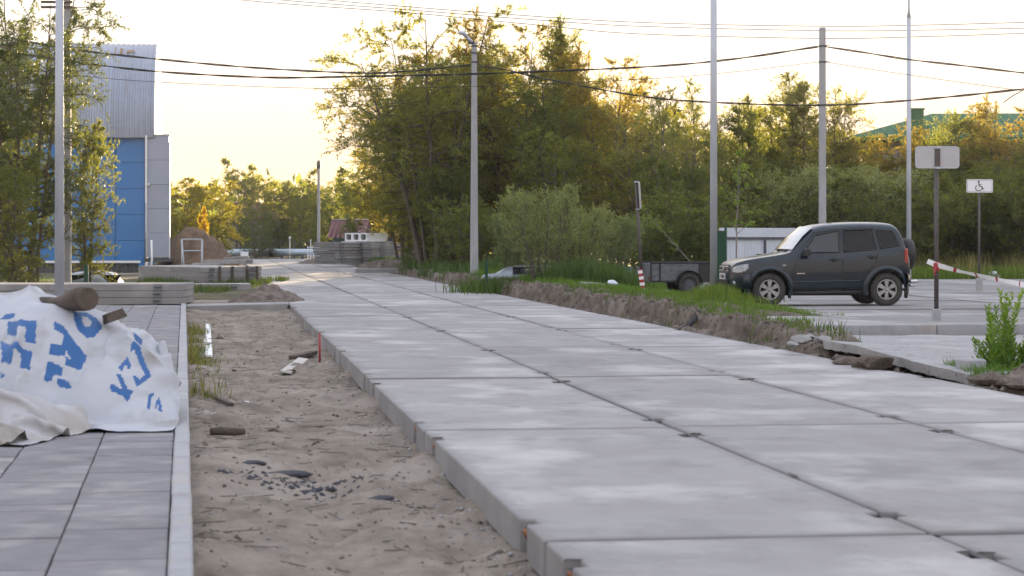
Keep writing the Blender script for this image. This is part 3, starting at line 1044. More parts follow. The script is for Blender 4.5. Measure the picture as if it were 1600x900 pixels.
def make_tree(name, seed, H=8.0, R=2.4, stems=5, spread=.25, clear=.15, nb=26, nt=7, nl=16, leaf=(.12, .04), droop=.35, r0=.09,
              shape='oval', lean=(0, 0), bark='bark', leafm='leaf_a', up=.55, twig=.6, base_r=.25, clump=.0, sub=True):
    """multi-stemmed tree: stems > branches > twigs > leaves; returns (trunk mesh, crown mesh)"""
    r = np.random.default_rng(seed)
    K = 9
    st, sr = [], []
    for i in range(stems):
        a = 2 * PI * (i + r.uniform(-.3, .3)) / max(stems, 1)
        hh = H * (r.uniform(.72, .95) if i else .98)
        off = np.array([math.cos(a), math.sin(a), 0])
        t = np.linspace(0, 1, K)
        rad = base_r * (1 if stems > 1 else 0)
        curve = rad + spread * hh * (t ** 1.3) * r.uniform(.5, 1.15)
        wob = np.cumsum(r.normal(0, .035 * hh / 8, (K, 3)), 0); wob[0] = 0; wob[:, 2] *= .2
        p = off[None] * curve[:, None] + wob
        p[:, 0] += lean[0] * hh * t ** 1.4; p[:, 1] += lean[1] * hh * t ** 1.4
        p[:, 2] = hh * t
        st.append(p)
        sr.append(r0 * r.uniform(.6, 1.1) * (hh / H) * (1 - t) ** .8 + .008)
    st = np.array(st); sr = np.array(sr)
    tv, tf = tubes_np(st, sr, 7)
    # branches
    NB = stems * nb
    si = np.repeat(np.arange(stems), nb)
    bt = clear + (1 - clear) * r.random(NB) ** .8
    fi = bt * (K - 1); i0 = np.minimum(fi.astype(int), K - 2); fr = (fi - i0)[:, None]
    bp = st[si, i0] * (1 - fr) + st[si, i0 + 1] * fr
    brr = (sr[si, i0] * (1 - fr[:, 0]) + sr[si, i0 + 1] * fr[:, 0])
    az = r.uniform(0, 2 * PI, NB)
    own = np.arctan2(st[si, -1, 1], st[si, -1, 0])
    az = np.where(r.random(NB) < .45, own + r.normal(0, .8, NB), az)
    hrel = (bp[:, 2] / H)
    if shape == 'oval': prof = np.sin(np.clip((hrel - clear * .6) / (1.05 - clear * .6), 0, 1) * PI) ** .6 * .9 + .12
    elif shape == 'cone': prof = np.clip(1.05 - hrel, .08, 1) ** .8
    elif shape == 'top': prof = np.clip(hrel * 1.1, .15, 1) * np.clip((1.08 - hrel) * 4, .2, 1)
    else: prof = np.clip((1.08 - hrel) * 2.2, .15, 1)
    bl = R * .62 * prof * r.uniform(.55, 1.15, NB)
    el = up + r.normal(0, .22, NB)
    bd = np.stack([np.cos(az) * np.cos(el), np.sin(az) * np.cos(el), np.sin(el)], 1)
    kb = 6
    s = np.linspace(0, 1, kb)
    BP = bp[:, None] + bd[:, None] * (bl[:, None] * s)[..., None]
    BP[..., 2] -= droop * bl[:, None] * s ** 2
    BP += np.cumsum(r.normal(0, .035, (NB, kb, 3)), 1) * (bl[:, None, None] * .6) * (s[None, :, None] > 0)
    BR = np.minimum(brr * .55, .03)[:, None] * (1 - s * .85)[None] + .002
    bv_, bf_ = tubes_np(BP, BR, 4)
    # twigs
    NT = NB * nt
    bi = np.repeat(np.arange(NB), nt)
    t2 = .18 + .82 * r.random(NT) ** .8
    fi = t2 * (kb - 1); j0 = np.minimum(fi.astype(int), kb - 2); fr = (fi - j0)[:, None]
    tp = BP[bi, j0] * (1 - fr) + BP[bi, j0 + 1] * fr
    td = unit(bd[bi] * .6 + r.normal(0, .55, (NT, 3)) + np.array([0, 0, .25]))
    tl = twig * r.uniform(.5, 1.2, NT) * np.clip(bl[bi] / (R * .4), .6, 1.15)
    kt = 4
    s2 = np.linspace(0, 1, kt)
    TP = tp[:, None] + td[:, None] * (tl[:, None] * s2)[..., None]
    TP[..., 2] -= droop * .8 * tl[:, None] * s2 ** 2
    # stem tips carry twigs too
    twv, twf = tubes_np(TP, np.full((NT, 1), .0045) * (1 - .7 * s2)[None], 3)
    # leaves
    keep = np.ones(NT)
    if clump:
        cn = np.sin(tp[:, 0] * 2.1 + seed) * np.sin(tp[:, 1] * 2.3 + 1.3) * np.sin(tp[:, 2] * 1.7 + .4 * seed)
        keep = np.clip(.75 + clump * cn * 2, .1, 1)
    li = np.repeat(np.arange(NT), nl)
    li = li[r.random(len(li)) < keep[li]]
    n = len(li)
    t3 = .05 + .95 * r.random(n)
    fi = t3 * (kt - 1); j0 = np.minimum(fi.astype(int), kt - 2); fr = (fi - j0)[:, None]
    lp = TP[li, j0] * (1 - fr) + TP[li, j0 + 1] * fr
    ld = unit(td[li] * .5 + r.normal(0, .6, (n, 3)) + np.array([0, 0, -.15 - droop * .4]))
    LL = leaf[0] * r.uniform(.6, 1.25, n); LW = leaf[1] * r.uniform(.7, 1.25, n)
    lv, lf = leaf_quads(lp, ld, LL, LW, r)
    tint = np.repeat(np.clip(r.normal(.45, .25, n), 0, 1), 4)
    # trunk mesh: stems, branches; crown mesh: twigs, leaves
    v1 = np.concatenate([tv, bv_]); f1 = np.concatenate([tf, bf_ + len(tv)])
    tm = np_mesh('trunk', v1, f1, M[bark], True)
    v2 = np.concatenate([lv, twv]); f2 = np.concatenate([lf, twf + len(lv)])
    mi = np.concatenate([np.zeros(len(lf), int), np.ones(len(twf), int)])
    cm = np_mesh('crown', v2, f2, [M[leafm], M[bark]], False, {'tint': np.concatenate([tint, np.zeros(len(twv))])}, mi)
    return tm, cm


T = {}
T['willow'] = make_tree('willow', 1, H=8, R=3.6, stems=8, spread=.26, clear=.16, nb=27, nt=10, nl=30, leaf=(.105, .034), droop=.4, up=.6, base_r=.3, clump=.25)
T['willow2'] = make_tree('willow2', 2, H=8, R=3.0, stems=5, spread=.15, clear=.1, nb=33, nt=10, nl=29, leaf=(.10, .036), droop=.3, up=.7, base_r=.2, clump=.25, leafm='leaf_o')
T['oval'] = make_tree('oval', 3, H=8, R=2.7, stems=3, spread=.10, clear=.08, nb=50, nt=10, nl=27, leaf=(.095, .04), droop=.2, up=.65, base_r=.12, clump=.3)
T['narrow'] = make_tree('narrow', 4, H=8, R=1.75, stems=2, spread=.05, clear=.08, nb=52, nt=10, nl=27, leaf=(.09, .04), droop=.1, up=.85, base_r=.1, shape='column', clump=.25)
T['loose'] = make_tree('loose', 5, H=8, R=2.2, stems=4, spread=.12, clear=.12, nb=27, nt=8, nl=18, leaf=(.095, .038), droop=.2, up=.85, base_r=.2, shape='column', clump=.45)
T['dense'] = make_tree('dense', 6, H=8, R=3.2, stems=4, spread=.14, clear=.01, nb=40, nt=8, nl=19, leaf=(.14, .055), droop=.35, up=.45, base_r=.25, leafm='leaf_b', clump=.15, shape='column')
T['far'] = make_tree('far', 8, H=8, R=3.0, stems=3, spread=.14, clear=.03, nb=42, nt=8, nl=18, leaf=(.15, .075), droop=.25, up=.6, base_r=.2, leafm='leaf_a', clump=.35, shape='column')
T['fary'] = make_tree('fary', 9, H=8, R=3.4, stems=4, spread=.16, clear=.01, nb=40, nt=8, nl=19, leaf=(.15, .075), droop=.3, up=.5, base_r=.25, leafm='leaf_y', clump=.2, shape='column')
T['gold'] = make_tree('gold', 10, H=8, R=2.6, stems=2, spread=.06, clear=.05, nb=50, nt=7, nl=13, leaf=(.2, .1), droop=.1, up=.7, base_r=.1, shape='cone', leafm='leaf_g')
T['shrub'] = make_tree('shrub', 11, H=3.0, R=1.6, stems=13, spread=.30, clear=.1, nb=12, nt=6, nl=15, leaf=(.095, .024), droop=.05, up=.95, r0=.022, base_r=.35, leafm='leaf_c', shape='column', twig=.42)
T['darkshrub'] = make_tree('darkshrub', 12, H=3.2, R=2.0, stems=10, spread=.36, clear=.05, nb=15, nt=6, nl=17, leaf=(.11, .045), droop=.15, up=.7, r0=.03, base_r=.4, leafm='leaf_b', twig=.45)
T['sapling'] = make_tree('sapling', 13, H=5.0, R=1.25, stems=1, spread=.02, clear=.35, nb=26, nt=3, nl=5, leaf=(.10, .07), droop=.1, up=.75, r0=.035, leafm='leaf_f', shape='column', twig=.3, bark='barkpale')
T['hangw'] = make_tree('hangw', 14, H=8, R=3.1, stems=7, spread=.2, clear=.06, nb=32, nt=10, nl=30, leaf=(.105, .03), droop=.5, up=.6, base_r=.3, clump=.3, leafm='leaf_m')
HGT = {k: 8.0 for k in T}; HGT['shrub'] = 3.0; HGT['darkshrub'] = 3.2; HGT['sapling'] = 5.0
trr = random.Random(21)


def tree(kind, px, d, top, label, cat='tree', group=None, name=None, wid=1.0, z=0.0, rz=None, lean=None):
    """a tree that stands at photo column px, depth d, its tip reaching photo row top"""
    h = EYE + (HOR - top) * d / F - z
    s = h / HGT[kind]
    nm = name or {'willow': 'willow_tree', 'willow2': 'willow_tree', 'hangw': 'willow_tree', 'shrub': 'willow_shrub', 'darkshrub': 'shrub', 'sapling': 'sapling', 'gold': 'golden_tree'}.get(kind, 'tree')
    p = W(px, HOR, d)
    root = empty(nm, (p.x, p.y, z), trr.uniform(0, 6.28) if rz is None else rz, label, cat, group)
    sw = s * wid
    root.scale = (sw, sw, s)
    root.rotation_mode = 'ZYX'
    if lean: root.rotation_euler = (lean[1], lean[0], root.rotation_euler[2])
    link(bpy.data.objects.new('trunk', T[kind][0]), root)
    link(bpy.data.objects.new('crown', T[kind][1]), root)
    return root


# --- the clump in the middle
gC = 'trees of the tall clump beside the road'
tree('willow', 676, 86, 20, 'big many-stemmed willow leaning over the road, bare stems at its foot', group=gC, rz=.5, lean=(-.09, 0), wid=1.0)
tree('willow2', 632, 101, 118, 'shorter willow with airy outline behind the leaning one, its crown out over the road', group=gC, rz=2.0, lean=(-.05, 0), wid=1.05)
tree('oval', 742, 92, 62, 'leafy tree right behind the concrete lamp post with the short bracket', group=gC, rz=1.0)
tree('willow2', 802, 88, 42, 'rounded golden-lit tree just to the right of the lamp post with the bracket', group=gC, rz=4.1)
tree('narrow', 884, 90, 12, 'tallest and narrowest tree of the clump, its tip near the top of the photo', group=gC, wid=.8)
tree('oval', 862, 84, 112, 'broad golden tree in front of the tallest narrow one', group=gC)
tree('willow2', 950, 86, 92, 'golden airy tree to the right of the tallest narrow one', group=gC, wid=.9)
tree('oval', 905, 98, 90, 'tree filling the gap behind the golden pair', group=gC)
tree('oval', 690, 104, 70, 'tree standing behind the leaning willow', group=gC)
tree('willow2', 702, 90, 88, 'leafy willow filling the crown between the leaning willow and the lamp post', group=gC, rz=3.0)
tree('oval', 655, 94, 150, 'leafy young tree behind the bare stems of the leaning willow', group=gC, wid=1.1)
tree('dense', 715, 84, 255, 'low dark tree at the foot of the bracket lamp post', group=gC, wid=1.0)
tree('dense', 780, 98, 150, 'dark bushy tree deep inside the tall clump', group=gC)
tree('dense', 870, 80, 190, 'dark bushy tree behind the pale willow shrub', group=gC)
tree('dense', 720, 92, 215, 'dark tree low behind the concrete lamp post', group=gC, wid=1.1)
# --- row behind the parked car
gR = 'trees in the row behind the parking area'
tree('loose', 1008, 78, 128, 'loose see-through tree above the tilted road sign', group=gR)
tree('loose', 1062, 76, 138, 'loose thin-twigged tree left of the bare steel lamp pole', group=gR)
tree('loose', 1100, 84, 118, 'loose tree with bare twigs right behind the bare steel lamp pole', group=gR, wid=.8)
tree('narrow', 1168, 80, 140, 'slim loose tree between the steel lamp pole and the square concrete post', group=gR)
tree('oval', 1205, 92, 150, 'half-lit tree left of the square concrete post', group=gR, wid=.9)
tree('narrow', 1252, 90, 102, 'tall golden tree just left of the square concrete post', group=gR, wid=1.15)
tree('oval', 1300, 88, 132, 'golden tree just right of the square concrete post', group=gR, wid=.75)
tree('willow2', 1378, 88, 205, 'low golden tree under the left slope of the green roof', group=gR, wid=1.25)
tree('oval', 1440, 94, 200, 'tree behind the back of the blank rectangular sign', group=gR, wid=1.2)
tree('dense', 1425, 84, 255, 'dark tree below the golden one under the green roof', group=gR, wid=1.1)
tree('oval', 1512, 88, 166, 'large rounded tree in front of the green roof', group=gR, wid=1.25)
tree('willow2', 1585, 86, 168, 'brownish tree at the right edge in front of the green roof', group=gR, wid=1.1)
tree('dense', 1560, 83, 235, 'dark tree behind the disabled parking sign', group=gR, wid=1.2)
tree('dense', 1640, 84, 200, 'dark tree cut by the right edge of the photo', group=gR)
tree('dense', 1050, 74, 235, 'dark bushy tree behind the trailer', group=gR, wid=1.2)
tree('dense', 985, 80, 215, 'dark tree behind the tilted road sign', group=gR, wid=1.2)
tree('dense', 1135, 79, 235, 'dark bushy tree behind the thin sapling', group=gR, wid=1.2)
tree('dense', 1215, 86, 240, 'dark bushy tree above the bonnet of the parked car', group=gR, wid=1.25)
tree('dense', 1310, 84, 245, 'dark bushy tree above the roof of the parked car', group=gR, wid=1.25)
tree('dense', 1368, 90, 250, 'dark bushy tree left of the thin stepped lamp pole', group=gR, wid=1.2)
tree('dense', 1490, 86, 250, 'dark bushy tree between the two parking signs', group=gR, wid=1.2)
# --- shrubs
gS = 'shrubs at the foot of the trees'
tree('shrub', 850, 56.5, 296, 'big pale feathery willow shrub in the grass to the right of the lamp post', 'shrub', gS, wid=.92, z=.1)
tree('shrub', 905, 58.5, 322, 'pale willow shrub at the right of the biggest pale one', 'shrub', gS, wid=.9, z=.1)
tree('shrub', 806, 60, 340, 'pale willow shrub close to the foot of the lamp post', 'shrub', gS, wid=.85, z=.1)
tree('shrub', 958, 64, 338, 'fresh green shrub behind the tilted road sign', 'shrub', gS, wid=1.0, z=.1)
tree('darkshrub', 1030, 70, 345, 'green shrub above the grey trailer', 'shrub', gS, wid=1.3, z=.1)
for i, (px, d, top, lab) in enumerate([(1090, 71, 300, 'dark shrub behind the leaning twig beside the steel pole'), (1205, 81, 268, 'grey-green shrub above the fence of pale sheets'),
                                       (1255, 82, 290, 'dark shrub over the windscreen of the parked car'), (1345, 81, 265, 'grey-green shrub over the rear roof of the parked car'),
                                       (1400, 80, 300, 'shrub left of the thin stepped lamp pole'), (1450, 82, 285, 'dark shrub behind the post of the blank sign'),
                                       (1500, 83, 300, 'dark shrub between the posts of both parking signs'), (1560, 82, 290, 'dark shrub right of the disabled parking sign'),
                                       (1620, 81, 270, 'dark shrub at the right edge of the photo'), (705, 90, 330, 'dark shrub behind the foot of the leaning willow'),
                                       (765, 78, 320, 'dark shrub behind the foot of the lamp post')]):
    tree('shrub' if i in (1, 3) else 'darkshrub', px, d, top, lab, 'shrub', gS, wid=1.2)
tree('shrub', 650, 96, 395, 'low pale shrub on the bank left of the willow stems', 'shrub', gS, wid=1.5)
# --- left of the picture
gL = 'willows left of the blue hall'
tree('hangw', 40, 60, -60, 'tall feathery willow in front of the blue hall, left of the steel lamp pole', group=gL, rz=.3, wid=.85)
tree('hangw', -45, 62, -10, 'feathery willow cut by the left edge of the photo', group=gL, rz=2.2)
tree('dense', 138, 62, 178, 'dark bushy willow right of the left steel lamp pole in front of the blue wall', group=gL, rz=1.2, wid=.62)
tree('dense', 20, 57, 240, 'dark bushy tree at the foot of the feathery willow', group=gL, wid=1.0)
tree('dense', -60, 58, 230, 'dark bushy tree at the left edge behind the stacked slabs', group=gL)
# --- far row at the end of the road
gF = 'trees far behind the end of the road'
for kind, px, d, top, wid, lab in [
    ('fary', 278, 122, 272, 1.1, 'yellow-lit bushy tree just right of the grey corner of the hall'),
    ('fary', 330, 128, 280, 1.1, 'yellow-lit bushy tree above the brown earth mound'),
    ('gold', 317, 112, 318, .55, 'small bright golden tree in front of the yellow-lit ones'),
    ('fary', 262, 116, 330, .8, 'low yellow bush beside the grey corner of the hall'),
    ('far', 372, 172, 246, .8, 'tall thin-crowned tree left of the roof of the grey house'),
    ('far', 405, 178, 256, .8, 'tall tree right behind the grey house'),
    ('dense', 400, 162, 318, 1.0, 'dark tree in front of the grey house'),
    ('dense', 440, 174, 292, 1.1, 'dark green tree right of the grey house'),
    ('far', 462, 174, 264, .9, 'light-crowned tree left of the distant post'),
    ('dense', 475, 170, 305, 1.0, 'dark green tree just left of the distant post'),
    ('far', 505, 180, 268, .9, 'tree right behind the distant post'),
    ('dense', 520, 176, 300, 1.1, 'dark tree above the end of the red roof'),
    ('far', 548, 156, 262, .9, 'sunlit tree above the hollow slabs'),
    ('fary', 578, 140, 290, .9, 'yellow-tinged tree left of the leaning willow'),
    ('far', 600, 150, 235, 1.0, 'far tree seen through the left side of the leaning willow'),
    ('far', 640, 150, 190, 1.1, 'far tree seen between the willow stems'),
    ('far', 610, 152, 300, 1.0, 'tree standing over the red roof')]:
    tree(kind, px, d, top, lab, group=gF, wid=wid * 1.15)
dist_labels = ['distant tree left of the lamp post with the bracket, half hidden', 'distant tree straight behind the bracket lamp post, half hidden', 'distant tree between the bracket lamp post and the tallest narrow tree', 'distant tree just left of the tallest narrow tree, half hidden', 'distant tree just right of the tallest narrow tree, half hidden', 'distant tree above the right end of the pale willow shrubs', 'distant tree over the tilted edge-on sign', 'distant tree left of the middle steel lamp pole', 'distant tree just right of the middle steel lamp pole', 'distant tree half way from the steel lamp pole to the square post', 'distant tree left behind the square concrete post', 'distant tree right of the square concrete post, half hidden']
for px, d, top in [(690, 120, 130), (740, 125, 120), (800, 122, 110), (850, 126, 110), (910, 120, 110), (965, 124, 130), (1020, 122, 160), (1080, 126, 165), (1140, 122, 170), (1200, 125, 170), (1260, 122, 165), (1320, 118, 200)]:
    tree('far', px, d, top, dist_labels.pop(0), group='distant trees half hidden behind the nearer row', wid=1.05)
thick_labels = ['background tree left of the thin stepped lamp pole', 'background tree just right of the thin stepped lamp pole', 'background tree right of the blank sign', 'background tree above the disabled parking sign', 'background tree at the right edge of the photo']
for px, d, top in [(1370, 112, 240), (1430, 115, 240), (1500, 112, 220), (1580, 115, 215), (1650, 112, 220)]:
    tree('dense', px, d, top, thick_labels.pop(0), group='dark trees of the background thicket', wid=1.2)
tree('dense', 552, 126, 338, 'dark bush in front of the far red-roofed house above the hollow slabs', 'bush', gF, name='bush', wid=1.1)
# the pale sapling in front of the fence
sp = tree('sapling', 1148, 58, 232, 'thin young tree with sparse pale green leaves in front of the sheet fence', 'sapling', wid=.95)
tw = tree('sapling', 1108, 56, 372, 'slanting twig with a few pale leaves left of the steel lamp pole', 'twig', name='twig', z=.3, lean=(-.75, 0), wid=.55)
tw.scale = (.42, .42, .55)

# a far-off wood along the horizon
r = np.random.default_rng(77)
n = 26000
ang = r.uniform(-.5, .5, n)
dist = r.uniform(190, 330, n)
hx = np.sin(ang) * dist; hy = np.cos(ang) * dist
hz = r.random(n) ** .8 * (6.0 + 3.0 * fbm(hx * .05, hy * .02, 3, 91))
q = np.stack([hx, hy, hz], 1)
v, f = leaf_quads(q, unit(r.normal(size=(n, 3))), r.uniform(.7, 1.5, n), r.uniform(.5, 1.0, n), r)
o = link(bpy.data.objects.new('far_wood', np_mesh('far_wood', v, f, M['leaf_b'], attrs={'tint': np.repeat(r.random(n), 4)})))
tag(o, kind='stuff')


# ================================================================== GRASS
def grass(name, pts, hgt, wid, mat, seed, bend=.35):
    r = np.random.default_rng(seed)
    n = len(pts)
    a = r.uniform(0, 2 * PI, n)
    la = r.uniform(0, 2 * PI, n)
    h = hgt * r.uniform(.45, 1.15, n)
    b = bend * h * r.uniform(.2, 1.2, n)
    sx, sy = np.cos(a) * wid / 2, np.sin(a) * wid / 2
    lx, ly = np.cos(la), np.sin(la)
    z0 = pts[:, 2] - .02
    def P(k, f, side):
        return np.stack([pts[:, 0] + lx * b * f + side * sx * k, pts[:, 1] + ly * b * f + side * sy * k, z0 + h * (f if f < 1 else 1)], 1)
    v = np.stack([P(1, 0, -1), P(1, 0, 1), P(.8, .55, 1), P(.8, .55, -1), P(.12, 1, 1), P(.12, 1, -1)], 1)
    v[:, 2:4, :2] -= (np.stack([lx, ly], 1) * (b * .25)[:, None])[:, None]
    i = np.arange(n)[:, None] * 6
    f = np.concatenate([i + np.array([0, 1, 2, 3]), i + np.array([3, 2, 4, 5])])
    tint = np.repeat(np.clip(r.normal(.45, .28, n), 0, 1), 6)
    o = link(bpy.data.objects.new(name, np_mesh(name, v.reshape(-1, 3), f, M[mat], attrs={'tint': tint})))
    return tag(o, kind='stuff')


def bank_pts(n, u0, u1, w0, w1, seed, th=-.1, sc=.8):
    r = np.random.default_rng(seed)
    u = r.uniform(u0, u1, n); w = r.uniform(w0, w1, n)
    k = fbm(u * sc, w * sc * 1.3, 3, seed) > th + .25 * r.random(n) - .12
    u, w = u[k], w[k]
    vv = ROADW - .05 + w
    z = bank_h(u, w)
    return np.stack([R0.x + U.x * u + V.x * vv, R0.y + U.y * u + V.y * vv, z], 1), u, w


p, u, w = bank_pts(26000, 19, 34, .7, 3.5, 301, th=-.06)
k_ = (u > 25.5) | (w < 1.1)
p, u = p[k_], u[k_]
grass('grass', p, np.interp(u, [19, 25, 30, 34], [.1, .12, .14, .16]), .012, 'grass', 1)
p, u, w = bank_pts(34000, 33, 58, .7, 3.8, 302, th=-.06)
grass('grass', p, np.interp(u, [33, 45, 58], [.15, .2, .28]), .016, 'grass', 2)
p, u, w = bank_pts(5000, 16.5, 58, .3, 1.2, 303, th=.16, sc=1.1)
grass('grass', p, np.full(len(p), .2), .014, 'weed', 3)
p, u, w = bank_pts(16000, 44, 62, 1.1, 4.0, 304, th=-.05)
grass('tall_weeds', p, .26 + .25 * np.clip(w - 1.5, 0, 1) + .42 * np.clip(fbm(u * .5, w * .5, 2, 8) + .4, 0, 1), .022, 'weed', 4)
p, u, w = bank_pts(16000, 62, 128, .35, 4.0, 305, th=-.12)
grass('grass', p, np.full(len(p), .42), .035, 'weed', 5)
p, u, w = bank_pts(5000, 2, 10.2, .5, 3.0, 306, th=.05)
grass('grass', p, np.full(len(p), .2), .01, 'grass', 6)
r = np.random.default_rng(307)
q = W(1115, HOR, 43.6)
n = 2600
tx, ty = r.normal(0, .42, n) + q.x, r.normal(0, .7, n) + q.y - .6
grass('grass', np.stack([tx, ty, np.full(n, .22)], 1), .26 * np.exp(-((tx - q.x) / .6) ** 2) + .1, .016, 'grass', 17)


def scatter(n, x0, x1, y0, y1, seed, z=0.0, th=-.2, sc=.6):
    r = np.random.default_rng(seed)
    x = r.uniform(x0, x1, n); y = r.uniform(y0, y1, n)
    k = fbm(x * sc, y * sc, 3, seed) > th
    return np.stack([x[k], y[k], np.full(k.sum(), z)], 1)


grass('grass', scatter(20000, 1.0, 4.8, 57, 72, 308, .0, -.15), .3, .02, 'grass', 8)
p = scatter(26000, 8, 24, 73.2, 80, 309, .10, -.3)
grass('grass', p, .42, .028, 'grass', 9)
p = scatter(4000, 10, 24, 74.5, 80, 310, .06, .1)
grass('tall_weeds', p, .9, .03, 'drygrass', 10)
p = scatter(9000, -22, -8.6, 56, 74, 311, .0, -.05)
p[:, 2] -= yard_dip(p[:, 0], p[:, 1])
grass('grass', p, .22, .028, 'weed', 11)
p = scatter(9000, -13, -8.0, 58, 76, 315, .0, -.05)
p[:, 2] -= yard_dip(p[:, 0], p[:, 1])
grass('grass', p, .2, .028, 'weed', 15)
q = W(785, HOR, 57.5)
p = np.random.default_rng(316)
p = np.stack([p.normal(q.x, .55, 2600), p.normal(q.y + 1, .8, 2600), np.full(2600, .02)], 1)
grass('tall_weeds', p, .40, .024, 'weed', 18)
# weeds along the outer edge of the kerb
r = np.random.default_rng(313)
n = 5200
d_ = r.uniform(21, 40, n); x_ = sidewalk_x(d_) + .01 + np.abs(r.normal(0, .15, n))
k_ = r.random(n) < np.clip(.42 + 1.3 * fbm(d_ * .45, x_ * 1.5, 3, 313) - .02 * np.abs(d_ - 31), .02, 1)
d_, x_ = d_[k_], x_[k_]
p = np.stack([x_, d_, np.full(len(d_), -.12)], 1)
grass('grass', p, .06 + .12 * r.random(len(p)), .010, 'drygrass', 13)
grass('grass', p[::2] + np.array([.02, .03, 0]), .05 + .11 * r.random(len(p[::2])), .010, 'weed', 14)

# the leafy stems at the right edge, beside the pad
lp = empty('leafy_plant', W(1578, 588, 22.6), 0, 'bright green plant with upright leafy stems at the right edge beside the concrete pad', 'plant')
r = np.random.default_rng(41)
stv, stl = MB(), []
LV, LD = [], []
for i in range(80):
    big = i < 26
    x0, y0 = r.uniform(-.26, .6), r.uniform(-.3, .5)
    h = r.uniform(.55, .86) if big else r.uniform(.18, .42)
    if big and abs(x0 - .1) < .2: h *= 1.1
    lx, ly = r.normal(0, .10), r.normal(0, .1)
    pts = [(x0 + lx * t * t, y0 + ly * t * t, h * t) for t in np.linspace(0, 1, 7)]
    stv.tube(pts, [.005 * (1 - .7 * t) for t in np.linspace(0, 1, 7)], 5)
    m_ = int(h * 75)
    for q in range(m_):
        t = .08 + .92 * (q + .5) / m_
        a = q * 2.4 + i
        base = np.array([x0 + lx * t * t, y0 + ly * t * t, h * t])
        e = .45 + .5 * t
        LV.append(np.concatenate([base, [.125 * (1.05 - .6 * t)]]))
        LD.append([math.cos(a) * math.cos(e), math.sin(a) * math.cos(e), math.sin(e)])
LV = np.array(LV); LD = np.array(LD)
v, f = leaf_quads(LV[:, :3], LD, LV[:, 3] * r.uniform(.7, 1.2, len(LV)), np.full(len(LV), .027), r)
link(bpy.data.objects.new('leaves', np_mesh('leaves', v, f, M['leaf_f'], attrs={'tint': np.repeat(r.random(len(LV)), 4)})), lp)
stv.build('stem', M['leaf_f'], lp)
p = np.stack([r.uniform(4.75, 6.3, 3000), r.uniform(21.7, 23.2, 3000), np.full(3000, -.03)], 1)
p[:, 2] = .02 + .04 * r.random(3000)
grass('grass', p, .13, .009, 'grass', 16)
#@@END_TREES

# ================================================================== BLUE HALL
HD = 100.0
hc = W(236, HOR, HD)
hall = empty('industrial_hall', (hc.x, hc.y, 0), ROT, 'blue clad hall with an arched roof of grey corrugated sheets at the left', 'hall')
EAV, RH, RW = EYE + (HOR - 214) * HD / F, 11.45 - (EYE + (HOR - 214) * HD / F), 8.0      # eave height, arch rise, half span
HL = 26.0
core = MB()
core.box((-HL / 2 - .1, RW, EAV / 2 - .1), (HL - .4, 2 * RW - .4, EAV - .4))
core.build('wall', M['blue'], hall)
# cladding panels of the long wall
pw_ = 1.37
ph = (EAV - .2) / 5
cp_ = MB(); cp_.bbox((0, 0, 0), (pw_ - .025, .06, ph - .02), .012)
cp_me = cp_.mesh('cladding_panel', M['blue'])
for i in range(18):
    for j in range(6):
        zc = .35 + ph * (j + .5)
        if j > 4: continue
        o = bpy.data.objects.new('cladding_panel', cp_me); o.parent = hall
        o.location = (-.28 - pw_ * (i + .5), .0, zc - .15); COL.objects.link(o)
pl = MB(); pl.box((-HL / 2, .06, .12), (HL, .12, .3)); pl.build('plinth', M['polecon'], hall)
# arched roof, one corrugated sheet a metre wide after the other
def arch(t, off=0.0):
    a = t * PI
    return RW - (RW + .28 + off) * math.cos(a), EAV - .05 + (RH + off) * math.sin(a) ** .92 if math.sin(a) > 0 else EAV - .05


NS = 40
sheet = MB()
prof = []
for k in range(4):
    x0 = k * .25
    prof += [(x0, 0), (x0 + .12, 0), (x0 + .155, .045), (x0 + .215, .045)]
prof.append((1.0, 0))
vs, fs = [], []
for i in range(NS + 1):
    for (x, h) in prof:
        y, z = arch(i / NS, h)
        vs.append((-x, y, z))
k = len(prof)
for i in range(NS):
    for j in range(k - 1):
        fs.append((i * k + j, i * k + j + 1, (i + 1) * k + j + 1, (i + 1) * k + j))
sheet.add(vs, fs)
sheet_me = sheet.mesh('roof_sheet', M['roofmetal'])
for i in range(26):
    o = bpy.data.objects.new('roof_sheet', sheet_me); o.parent = hall
    o.location = (.12 - i * 1.0, 0, rr.uniform(-.006, .006)); COL.objects.link(o)
# end face under the arch with its edge trim
ends = MB()
pts = [arch(i / NS, -.02) for i in range(NS + 1)]
ends.add([(.128, y, z) for y, z in pts] + [(.128, RW, EAV - .3)], [(i, i + 1, NS + 1) for i in range(NS)])
ends.build('gable', M['polecon'], hall)
tr = MB()
tr.tube([(.13, *arch(i / NS, .03)) for i in range(NS // 2 + 1)], .035, 6)
tr.build('roof_trim', M['greyclad'], hall)
# rust patches and seams on the sheets
rp = MB()
for x, t0, t1, w in ((-1.55, .30, .345, .16), (-1.85, .285, .36, .06), (-1.2, .12, .2, .02), (-1.1, .31, .33, .35)):
    vs = []
    for i in range(6):
        t = t0 + (t1 - t0) * i / 5
        y, z = arch(t, .056)
        vs += [(x - w / 2 + .015 * rr.uniform(-1, 1), y, z), (x + w / 2 + .015 * rr.uniform(-1, 1), y, z)]
    rp.add(vs, [(2 * i, 2 * i + 1, 2 * i + 3, 2 * i + 2) for i in range(5)])
rp.build('rust_patch', M['rustsheet'], hall)
